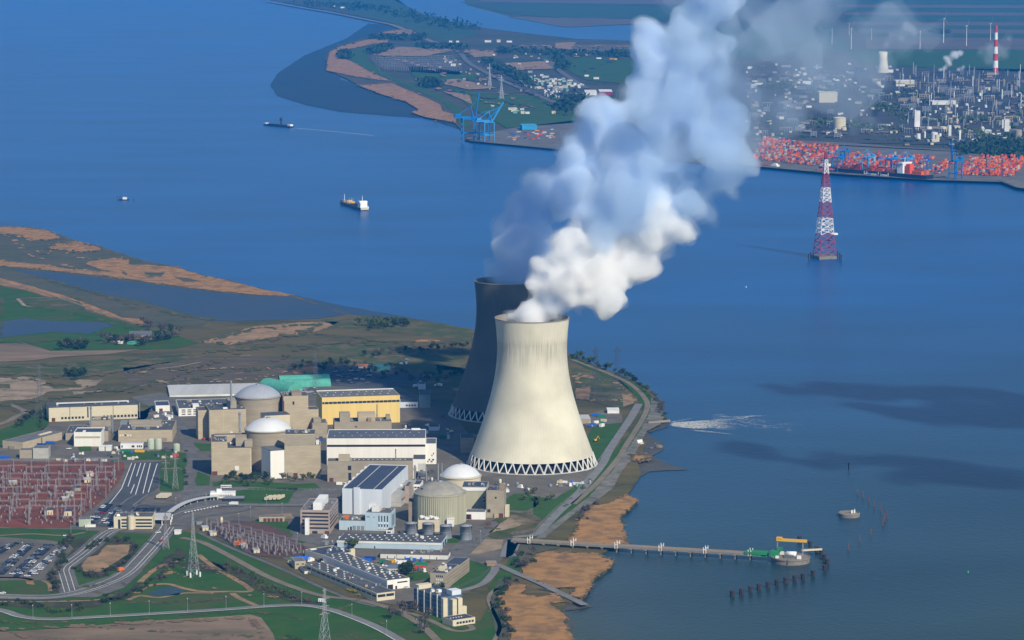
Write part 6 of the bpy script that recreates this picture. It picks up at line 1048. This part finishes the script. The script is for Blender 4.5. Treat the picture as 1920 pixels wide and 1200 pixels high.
for j in range(3):
    for i in range(12): 
        if rc.random() < .2: continue
        car(250+i*4.3-j, 955+j*3.6, 80, 'in the small lot behind the entrance building','cars behind the entrance building',(8,6,.6,.8,.1,3))
for i in range(46): car(605+rc.uniform(0,120), 695+rc.uniform(0,24), 15, 'in the shaded lot behind the yellow hall','cars in the shaded lot',(6,6,1.5,2,.3,3))
for i in range(11): car(552+rc.uniform(0,42), 727+rc.uniform(0,14), rc.uniform(0,90), 'on the pale apron beside the teal halls','cars by the teal halls',(1,1,8,4,.2,1),s=1.5)
for x,y,ci,lab in ((917,983,4,'bright red car alone on the yard beside the white garage'),(303,1015,4,'red car on the gate road below the canopy'),(296,999,2,'white car under the gate canopy'),(208,992,2,'white car at the left corner of the entrance building'),(129,842,2,'white car on the yard beside the white block'),(763,1103,2,'white car beside the white end of the diagonal hall'),(770,1085,0,'dark car in the lane near the office slab'),(5,1113,2,'white car leaving along the road at the left edge'),(785,1162,3,'silver car by the trees next to the laboratory block')):
    car(x,y,20,'', None, ci=ci, s=1.3); o = COL.objects[-1]; o['label'] = lab
def truck(label, x, y, rz, body, ln=9, ht=3.4, cat='truck', cab=None, name='truck', z=LAND+.9):
    t = thing(name,label,cat,G(x,y,z),R(rz)); MB().box(-ln/2,-1.25,.9,ln/2-2.3,1.25,.9+ht-.6).build('cargo_box',body,t); m = MB(); m.box(ln/2-2.2,-1.2,.6,ln/2,1.2,3.0); m.build('cab',cab or M_WP,t); MB().box(ln/2-.6,-1.22,1.9,ln/2+.03,1.22,2.7).build('windscreen',M_GLASS,t)
    for sx in (-ln/2+1.5,ln/2-1.2):
        for sy in (-1.2,1.0): q = MB(); q.add([(sx+.5*math.cos(2*math.pi*i/10),sy+e,.5+.5*math.sin(2*math.pi*i/10)) for e in (0,.25) for i in range(10)],[tuple(range(10)),tuple(range(10,20))]+[(i,(i+1)%10,10+(i+1)%10,10+i) for i in range(10)]); q.build('wheel',M_DARK,t)
    return t
truck('orange truck driving on the right entrance road',227,1071,50,M_ORANGE,7,3.8,cab=M_ORANGE); truck('white box truck on the bottom road beside the near pylon',604,1130,-20,M_WP,7,3.4); truck('white truck turning on the road below the reception building',438,947,170,M_WP,10,3.4)
t = thing('coach','white coach parked behind the reception building','coach',G(424,915,LAND+.9),R(3)); MB().box(-6,-1.25,.5,6,1.25,3.3).build('body',M_WP,t); MB().box(-5.9,-1.3,1.7,5.9,-1.24,2.6).build('window_strip',M_GLASS,t); [MB().lathe([(.5,0),(.5,.3)],10,cap=True).build('wheel',M_DARK,t) and None for _ in ()]
for sx in (-4,4): q = MB(); q.add([(sx+.55*math.cos(2*math.pi*i/10),-1.3+e,.55+.55*math.sin(2*math.pi*i/10)) for e in (-.05,.25) for i in range(10)],[tuple(range(10)),tuple(range(10,20))]+[(i,(i+1)%10,10+(i+1)%10,10+i) for i in range(10)]); q.build('wheel',M_DARK,t)
def trailer(label, x, y, rz, ln=13, m=None, grp=None): 
    t = tag(thing('trailer',label,'trailer',G(x,y,LAND+.8),R(rz)),group=grp); MB().box(-ln/2,-1.3,1.1,ln/2,1.3,3.9).build('box_body',m or M_CREAM,t); MB().box(-ln/2+1,-1.1,.3,-ln/2+4,1.1,1.09).build('bogie',M_DARK,t); return t
for i in range(4): trailer('cream trailer in the row of four beside the lawn',503+i*8,937-i*.4,72,16,M_CREAM,'four cream trailers by the lawn')
for i in range(4): trailer('pale trailer in the row parked above the entrance road kerbs',299.5+i*5.2,933,78,17,M_CREAM,'trailers above the kerbs')
for lab,x,y,m in (('blue skip container on the work yard behind the skylight hall',686,1053,M_BLUE),('second dark blue container touching the skylight hall edge',694,1049,mat('navy',(0.02,0.06,0.25))),('yellow container on the work yard',731,1055,M_YELP),('white container right of the yellow one',752,1056,M_WP),('pale cream container beside the blue tipped one',765,1062,M_CREAM),('small bright blue container at the rear of the work yard',770,1052,M_BLUE),('green container on the right of the work yard',790,1060,M_GRN),('blue container at the left edge of the photo',8,860,M_BLUE),('blue lorry box beside the corner workshop',95,832,M_BLUE),('dark blue lorry box beside the corner workshop',78,836,mat('navy',(0,0,0))),('white lorry trailer in front of the podium',640,909,M_WP),('red container near the machine yard',788,1066,M_REDD),('blue container beside the pump station on the dike',1118,780,M_BLUE),('green container beside the blue one on the dike',1128,782,M_GRN),('green container in front of the beige workshop',236,848,M_GRN),('yellow container in front of the beige workshop',262,848,M_YELP)):
    k = K(x,y); q = MB(); q.box(-5.5,-1.4,.2,5.5,1.4,3.0); [q.box(-5.55+i*1.05,-1.47,.25,-5.2+i*1.05,-1.39,2.95) for i in range(11)]; o = q.build('container',m,None,G(x,y,LAND+.6),R(-8)); tag(o,lab,'container')
def heap(label, x, y, w_, h_, m):
    k = K(x,y); me = blob_mesh('tarpaulin_heap',[(Vector((dx*w_/k*.3,0,0)),w_/k*.28) for dx in (-1,-.3,.4,1)],1.0,.5,4); me.materials.append(m); o = bpy.data.objects.new('tarpaulin_heap',me); COL.objects.link(o); o.location = G(x,y,LAND+.3); o.scale = (1,.8,h_/w_*1.6); tag(o,label,'heap')
heap('blue tarpaulin heap beside the right switchyard',566,1047,32,11,M_BLUE); heap('green tarpaulin heap left of the blue one',549,1047,16,9,M_GRN)
t = thing('digger','yellow digger on the grass beside the cooling tower','digger',G(1116,828,LAND+.8),R(30)); MB().box(-2,-1.4,0,2,1.4,1.2).build('tracks',M_DARK,t); MB().box(-1.6,-1.2,1.2,1.4,1.2,3).build('body',M_YELP,t); q = MB(); q.bar((1,0,2.2),(4,0,6.5),.5); q.bar((4,0,6.5),(6.5,0,2.5),.4); q.build('arm',M_YELP,t)
t = thing('harbour_shed','wrecked pale boathouse on the stony bank below the outfall','shed',G(1199,832,LAND),R(40)); MB().add([(-4,-3,0),(4,-3,0),(4,3,0),(-4,3,0),(-4,0,5),(4,0,5)],[(0,1,5,4),(2,3,4,5),(0,4,3),(1,2,5)]).build('roof',M_CABIN,t); MB().box(-3.8,-2.6,-.2,3.8,2.6,1.5).build('wall',M_BROWN,t)
for i,(x,y,s) in enumerate(((1188,880,1),(1186,888,1.2),(1182,897,1),(1178,905,1.3),(1174,912,1),(1170,918,.9),(1205,832,1.5),(1220,840,1.2),(1235,838,1.3),(1228,832,1))):
    me = blob_mesh('bank_boulder',[(Vector((0,0,0)),2.0),(Vector((1.6,.8,-.3)),1.5)],.6,.5,i); me.materials.append(M_BANK); o = bpy.data.objects.new('bank_boulder',me); COL.objects.link(o); o.location = G(x,y,.9); o.scale = (s,s,s*.7); tag(o,'pale boulder on the stony river bank','boulder','boulders on the river bank')
# ---------------------------------------------------------------- far bank: town, turbines, refinery
rf = random.Random(77); FZ2 = FZ+2.2; M_GREYW = mat('weathered_white',(0.45,0.44,0.41))
def fbox(name, label, cat, x, y, w_, h_, dm, m, rm=None, group=None, rz=0):
    k = K(x,y,FZ2); t = thing(name,label,cat,G(x,y,FZ2),R(rz),group); W_, H_ = w_/k, h_/k/.99; MB().box(-W_/2,0,-1,W_/2,dm,H_).build('wall',m,t); MB().box(-W_/2-.4,-.4,H_+.003,W_/2+.4,dm+.4,H_+.9).build('roof',rm or m,t); return t
fbox('exhibition_hall','far white roofed hall left of its red walled twin','hall',1108,178,22,5,110,M_CABIN,M_WP); fbox('exhibition_hall','far hall with dark red walls and a white roof','hall',1136,178,24,6,110,mat('dark_red_wall',(0.28,0.03,0.06)),M_WP); fbox('exhibition_hall','far dark roofed hall beside the white roofed one','hall',1086,178,18,4,90,M_BROWN,M_ROOFB)
TW = [M_WP,M_CABIN,M_TEAL,M_PGREEN,M_CREAM,mat('pale_teal',(0.28,0.45,0.38)),M_STEELD]
for i in range(75): x = rf.uniform(978,1092); y = 134+(x-978)*.22+rf.uniform(-4,30)*(1-(x-978)/240); fbox('works_building','small pale building in the far works estate beside the highway','building',x,y,rf.uniform(3,9),rf.uniform(1.2,3.5),rf.uniform(15,50),rf.choice(TW),rf.choice(TW),'buildings in the far works estate')
for i in range(60): x = rf.uniform(1020,1075); y = 165+(x-1020)*.25+rf.uniform(0,14); fbox('far_vehicle','bright parked lorry in the yard before the far halls','lorry',x,y,rf.uniform(1.5,3),1.3,5,rf.choice((M_WP,M_CABIN,M_WP,M_STEELD)),None,'lorries in the far yard')
for (x,y,w_,h_,m,lab) in ((858,79,5,2,M_WP,'tiny white cottage leftmost on the far dike'),(915,79,12,3,M_CABIN,'long cream house on the far dike'),(935,79,7,4,M_CREAM,'taller cream house on the far dike'),(955,79,10,2,M_WP,'low white house on the far dike at the right'),(845,79,6,2,M_WP,'white shed on the far dike'),(626,12,5,3,M_WP,'small white house on the far river shore'),(642,15,7,2,M_WP,'long white house on the far river shore'),(980,213,7,4,M_CREAM,'square cream shed on the far grass'),(989,213,8,2.5,M_CABIN,'long cream shed on the far grass'),(1038,213,7,4,M_CREAM,'cream hut with mast on the far grass'),(1016,101,8,2,M_WP,'white barn by the far track end'),(1026,117,5,2,M_WP,'white hut along the far track'),(1150,112,14,1.8,M_YELP,'orange lit barn by the plume edge'),(1123,110,9,1.5,M_WP,'white barn left of the orange one'),(1118,148,10,2.5,M_CABIN,'pale farm building in the far green field'),(1100,143,8,2,M_WP,'white farm shed in the far green field'),(926,104,3,2,M_WP,'white hut by the far dark wood'),(844,118,5,3,M_WP,'white hut at the far substation'),(850,124,9,4,M_CABIN,'pale control house at the far substation')): fbox('far_house',lab,'house',x,y,w_,h_,14,m,None)
for i in range(9): fbox('far_shed','pale low shed at the far quay entrance','shed',945+rf.uniform(0,40),203+rf.uniform(-2,10),rf.uniform(3,9),rf.uniform(1,3),15,rf.choice(TW),None,'sheds at the far quay entrance')
M_FST = mat('far_steel', (0.22,0.22,0.22))
def fgantry(): r = empty('far_gantry',(0,0,0)); [MB().box(s*17-.4,-.4,0,s*17+.4,.4,20).build('post',M_FST,r) for s in (-1,0,1)]; MB().box(-18,-.4,20,18,.4,20.8).build('beam',M_FST,r); return r
fg = fgantry(); first = True
for j in range(6):
    for i in range(11): place(fg, first, 706+i*13.5+j*3, 114+j*4+rf.uniform(-.5,.5), 0, 'pale portal gantry in the far substation','gantry','gantries of the far substation',FZ2); first = False
def turbine():
    r = empty('wind_turbine',(0,0,0)); m = MB(); m.lathe([(1.9,0),(1.1,98)],12); m.build('tower',M_CABIN,r); MB().box(-2,-5,97,2,5,101.5).build('nacelle',M_WP,r)
    for i in range(3): m = MB(); m.add([(-.7,0,2),(.7,0,2),(.2,0,40),(-.2,0,40),(-.6,-.6,2),(.6,-.6,2),(.15,-.3,40),(-.15,-.3,40)],[(0,1,2,3),(7,6,5,4),(0,4,5,1),(1,5,6,2),(2,6,7,3),(3,7,4,0)]); b_ = m.build('blade',M_STEELD,r); b_.location = (0,-6.2,99.5); b_.rotation_euler = (0,R(120*i+20),0)
    return r
tb = turbine(); first = True
for x,y,s,lab in ((1596,92,.85,'wind turbine left of the far small cooling tower, partly veiled by steam'),(1725,92,.72,'wind turbine nearest right of the far small cooling tower'),(1769,80,1.05,'tallest wind turbine at the top right'),(1812,86,.85,'faint wind turbine between the tallest one and the banded chimney'),(1857,76,.75,'wind turbine just left of the red and white chimney'),(1560,83,.62,'faint wind turbine in thin steam, leftmost'),(1592,66,.55,'small distant wind turbine behind a nearer one'),(1634,75,.5,'small distant wind turbine in thin steam')): place(tb, first, x, y, rf.uniform(-30,60), lab, 'wind turbine', None, FZ2, s); first = False
def fcyl(name, label, cat, x, y, w_, h_, m, group=None, dome=.12, bands=None):
    k = K(x,y,FZ2); r = w_/k/2; h = h_/k/.99; t = thing(name,label,cat,G(x,y,FZ2),0,group); q = MB(); q.lathe([(r,-1),(r,h)],20); q.build('shell',m,t); q = MB(); q.lathe([(r*1.02,h),(r*.7,h+r*dome),(.05,h+r*dome*1.3)],20); q.build('roof',m,t); return t, r, h
t = thing('banded_chimney','tall red and white banded chimney at the top right','chimney',G(1866,140,FZ2)); k = K(1866,140,FZ2); Hh = 92/k; nb = 7
for i in range(nb): q = MB(); q.lathe([(6.2/k*(1-.55*i/nb)*.9,Hh*i/nb),(6.2/k*(1-.55*(i+1)/nb)*.9,Hh*(i+1)/nb)],16,smooth=False); q.build('red_band' if i%2 == 0 else 'white_band',M_REDD if i%2 == 0 else M_WP,t)
t = thing('cooling_tower','small far cooling tower in the refinery with a steam wisp','cooling tower',G(1655,136,FZ2)); k = K(1655,136,FZ2); q = MB(); q.lathe([(11.5/k,0),(9.4/k,14/k),(8.2/k,27/k),(8.4/k,39/k),(7.4/k,39/k),(7.2/k,27/k)],32); q.build('shell',M_TOW,t)
t,_,_ = fcyl('refinery_chimney','slim grey chimney in the middle of the refinery','chimney',1781.5,211,2.6,50,M_STEELD)
for x,y,w_,h_,m,lab in ((1721,245,8,36,M_WP,'tall white slab tower standing in front of the refinery'),(1716,245,2.6,38,M_WP,'thin white column beside the white slab tower'),(1888,246,9,21,M_CABIN,'striped white block tower at the right of the refinery'),(1881,240,4,15,M_CABIN,'narrow striped tower left of the striped block tower'),(1553,192,34,18,M_CREAM,'cream ribbed plant building half veiled by thin steam'),(1887,267,11,8,M_CREAM,'square cream building near the right tree belt'),(1829,268,13,6,M_CREAM,'bright cream gabled warehouse behind the blue crane'),(1698,158,36,6,M_CREAM,'row of pale cooler blocks behind the refinery road'),(1702,170,14,5,M_CABIN,'low pale building beside the cooler blocks'),(1772,196,48,5,M_CABIN,'long ridged white roof hall by the slim chimney'),(1820,258,10,4,M_WP,'small white office behind the blue crane'),(1851,250,16,5,M_PGREEN,'pale green office block in the refinery'),(1870,256,20,4,M_CABIN,'white louvred building right of the pale green one'),(1752,266,9,3,M_CREAM,'low cream store in front of the round tanks'),(1800,266,3,21,M_WP,'white stepped process tower left of the cream warehouse'),(1781,256,5,20,M_CABIN,'white stepped process tower behind the blue crane')): fbox('refinery_building',lab,'building',x,y,w_,h_,min(60,w_*2),m,M_WP if rf.random() < .5 else m)
for x,y,w_,h_,m,lab in ((1574,241,24,20,M_CREAM,'big cream tank half veiled by thin steam'),(1768,247,14,9,M_CREAM,'round cream tank right of the white slab tower'),(1752,262,13,13,M_WP,'white dome tank at the front of the refinery'),(1757,265,9,12,M_CREAM,'cream tank overlapping the white dome tank'),(1722,261,8,10,M_WP,'small white tank below the white slab tower'),(1734,258,3.5,11,M_WP,'slim white silo between the round tanks'),(1742,243,11,5,M_WP,'low white tank beside the white slab tower'),(1805,175,9,8,M_STEELD,'left one of two grey brown tanks in the refinery'),(1817,175,9,8,M_STEELD,'right one of two grey brown tanks in the refinery'),(1909,260,14,16,M_BEIGE2,'grey beige silo pair at the right edge'),(1900,259,6,11,M_BEIGE2,'short beige silo beside the silo pair')): fcyl('storage_tank',lab,'tank',x,y,w_,h_,m)
pcs = [(M_STEELD,'grey'),(M_CABIN,'pale'),(M_STEEL,'steel'),(M_BEIGE2,'beige')]
for i in range(150): 
    x = rf.uniform(1685,1935); y = rf.uniform(138,250); m,nm = rf.choice(pcs); fcyl('process_column','slim '+nm+' process column among the refinery pipework','column',x,y,rf.uniform(1,2.2),rf.uniform(7,24),m,nm+' refinery columns')
for i in range(50):
    x = rf.uniform(1690,1930); y = rf.uniform(165,268); m,nm = rf.choice(((M_WP,'white'),(M_CABIN,'pale'),(M_CREAM,'cream'))); fcyl('storage_tank','small '+nm+' tank among the refinery units','tank',x,y,rf.uniform(4,8),rf.uniform(2,5),m,nm+' small refinery tanks')
def rack(label, x, y, w_, h_, levels, m, group):
    k = K(x,y,FZ2); t = thing('pipe_rack',label,'pipe rack',G(x,y,FZ2),0,group); W_, H_ = w_/k, h_/k
    q = MB(); n = max(2,int(w_/4)); 
    for lv in range(levels): z = H_*(lv+1)/levels; q.box(-W_/2,-4,z-.9,W_/2,4,z+.9)
    q.build('platform',m,t); 
    for i in range(n+1): MB().box(-W_/2+W_*i/n-.8,-4.5,-1,-W_/2+W_*i/n+.8,4.5,H_+2).build('frame_post',m,t)
for i in range(120): m,nm = rf.choice(((M_STEELD,'dark grey'),(M_FST,'grey'),(M_BEIGE2,'beige'),(mat('refinery_dark',(0.05,0.055,0.065)),'blackish'),(mat('refinery_dark',(0,0,0)),'blackish'))); rack(nm+' steel process frame in the refinery',rf.uniform(1690,1930),rf.uniform(140,262),rf.uniform(5,22),rf.uniform(3,12),rf.choice((1,2,3,4)),m,nm+' refinery frames')
for i in range(130): m,nm = rf.choice(((M_GREYW,'white'),(M_CREAM,'cream'),(M_ROOFG,'slate'),(M_BEIGE2,'grey'),(M_ROOFB,'dark'),(M_ROOF,'charcoal'),(M_BROWN,'brown'))); fbox('refinery_building','small '+nm+' plant building in the refinery','building',rf.uniform(1690,1935),rf.uniform(138,272),rf.uniform(3,14),rf.uniform(1.2,4),rf.uniform(10,30),m,rf.choice((m,M_ROOFG,M_ROOF)),nm+' small refinery buildings')
for i in range(60): m,nm = rf.choice(((M_STEELD,'grey'),(M_BEIGE2,'beige'),(M_ROOFB,'dark'),(M_CABIN,'pale'))); fbox('refinery_building','hazy '+nm+' plant building behind the thin steam','building',rf.uniform(1405,1690),rf.uniform(125,255),rf.uniform(4,18),rf.uniform(1.5,6),20,m,M_ROOFG,'hazy '+nm+' buildings')
for i in range(60): m,nm = rf.choice(((M_STEELD,'grey'),(M_FST,'pale grey'),(mat('refinery_dark',(0,0,0)),'blackish'))); rack('hazy '+nm+' process frame behind the thin steam',rf.uniform(1405,1690),rf.uniform(130,258),rf.uniform(6,24),rf.uniform(3,10),rf.choice((1,2,3)),m,'hazy '+nm+' frames')
for i in range(70): m,nm = rf.choice(((M_GREYW,'white'),(M_CREAM,'cream'),(M_CABIN,'pale'))); x_ = rf.uniform(1400,1690); fbox('refinery_building','hazy small '+nm+' shed behind the thin steam','building',x_,rf.uniform(120,256),rf.uniform(2,7),rf.uniform(1,3),14,m,None,'hazy '+nm+' sheds')
for i in range(26): x_ = rf.uniform(1405,1690); fcyl('storage_tank','hazy pale tank behind the thin steam','tank',x_,rf.uniform(150,255),rf.uniform(4,10),rf.uniform(2,5),rf.choice((M_GREYW,M_CREAM)),'hazy tanks')
for i in range(70):
    x_, y_ = rf.choice(((860,115),(905,160),(960,120),(880,140),(1000,100),(1080,98),(930,205),(820,120),(1000,160))); m,nm = rf.choice(((M_GREYW,'white'),(M_CABIN,'pale'),(M_BEIGE2,'grey'),(M_ROOFBR,'brown'))); fbox('far_shed','small '+nm+' shed scattered on the far peninsula','shed',x_+rf.gauss(0,22),y_+rf.gauss(0,6),rf.uniform(2,6),rf.uniform(.8,2),16,m,None,nm+' sheds on the far peninsula')
# small steam wisps of the refinery
def wisp(label, lst, y, dens, seed, vox=9, amp=9):
    Y = G(*y,FZ2).y; b_ = balls_px(lst, Y, seed, 4); c = b_[0][0]; t = thing('steam_plume',label,'steam',c)
    for nm, sh, dn in (('outer_mist',1.0,dens),('steam_core',.66,dens*2.5)):
        me = blob_mesh(nm,b_,vox,amp,seed,sh,.5); me.materials.append(steam_mat('wisp_'+nm,dn)); o = bpy.data.objects.new(nm,me); COL.objects.link(o); o.parent = t; o.location = -c
wisp('bright white steam wisp over the refinery units left of the banded chimney',[(1764,131,6),(1772,127,7),(1781,119,8),(1777,112,10),(1789,104,10),(1800,100,8),(1797,130,6),(1805,127,6),(1772,108,7)],(1785,138),.03,41,4,4)
wisp('thin broad steam haze around the banded chimney',[(1840,95,14),(1858,90,20),(1880,95,18),(1890,70,14),(1838,88,9),(1850,112,14)],(1850,128),.0022,42)
wisp('thin steam trail above the far small cooling tower',[(1655,95,7),(1663,84,10),(1672,66,14),(1690,70,12),(1715,60,12),(1700,50,14)],(1655,130),.003,43)

# ---------------------------------------------------------------- small clutter of the plant
rk = random.Random(55)
spots = [(640,905,790,925,22),(205,840,330,862,26),(100,862,225,866,16),(600,1008,650,1022,10),(745,1000,760,1012,5),(690,1052,800,1072,26),(820,1060,842,1072,8),(545,1050,620,1078,18),(376,790,392,826,5),(270,765,330,790,9),(760,880,815,905,14),(765,700,830,730,14),(755,780,850,830,24),(1090,790,1135,800,8),(905,905,1000,925,16),(1030,905,1108,915,16),(590,800,612,830,6),(370,968,420,985,4),(130,845,160,860,4)]
KN = [('site_container','container',lambda: MB().box(-3,-1.2,0,3,1.2,2.5).box(-3.05,-1.25,2.3,3.05,1.25,2.52)),('storage_drum','drum',lambda: MB().lathe([(1.1,0),(1.1,2.6),(.8,2.9),(.05,3)],12)),('pallet_stack','pallets',lambda: MB().box(-1.6,-1.2,0,1.6,1.2,.9).box(-1.2,-1.2,.9,1.2,1.0,1.7)),('equipment_skid','equipment',lambda: MB().box(-2.5,-1.2,0,2.5,1.2,.5).box(-1.8,-.9,.5,.4,.9,2.4).box(.8,-.7,.5,2.2,.7,1.6))]
KM = [('white',M_WP),('grey',M_STEELD),('blue',M_BLUE),('rust red',M_REDD),('green',M_GRN),('cream',M_CREAM),('dark',M_ROOF),('pale',M_CABIN)]; kmesh = {}
for (xa,ya,xb,yb,n) in spots:
    for i in range(n):
        q = rk.randrange(4); c = rk.choices(range(8),(4,5,1.2,.8,.8,3,4,4))[0]
        if (q,c) not in kmesh: kmesh[(q,c)] = KN[q][2]().mesh(KN[q][0],KM[c][1])
        o = bpy.data.objects.new(KN[q][0],kmesh[(q,c)]); COL.objects.link(o); o.location = G(rk.uniform(xa,xb),rk.uniform(ya,yb),LAND+.75); o.rotation_euler = (0,0,rk.uniform(0,3.1)); s_ = rk.uniform(.7,1.5); o.scale = (s_,s_,s_)
        tag(o,'small '+KM[c][0]+' '+KN[q][0].replace('_',' ')+' on the plant yards between the buildings',KN[q][1],KM[c][0]+' '+KN[q][0].replace('_',' ')+'s on the yards')
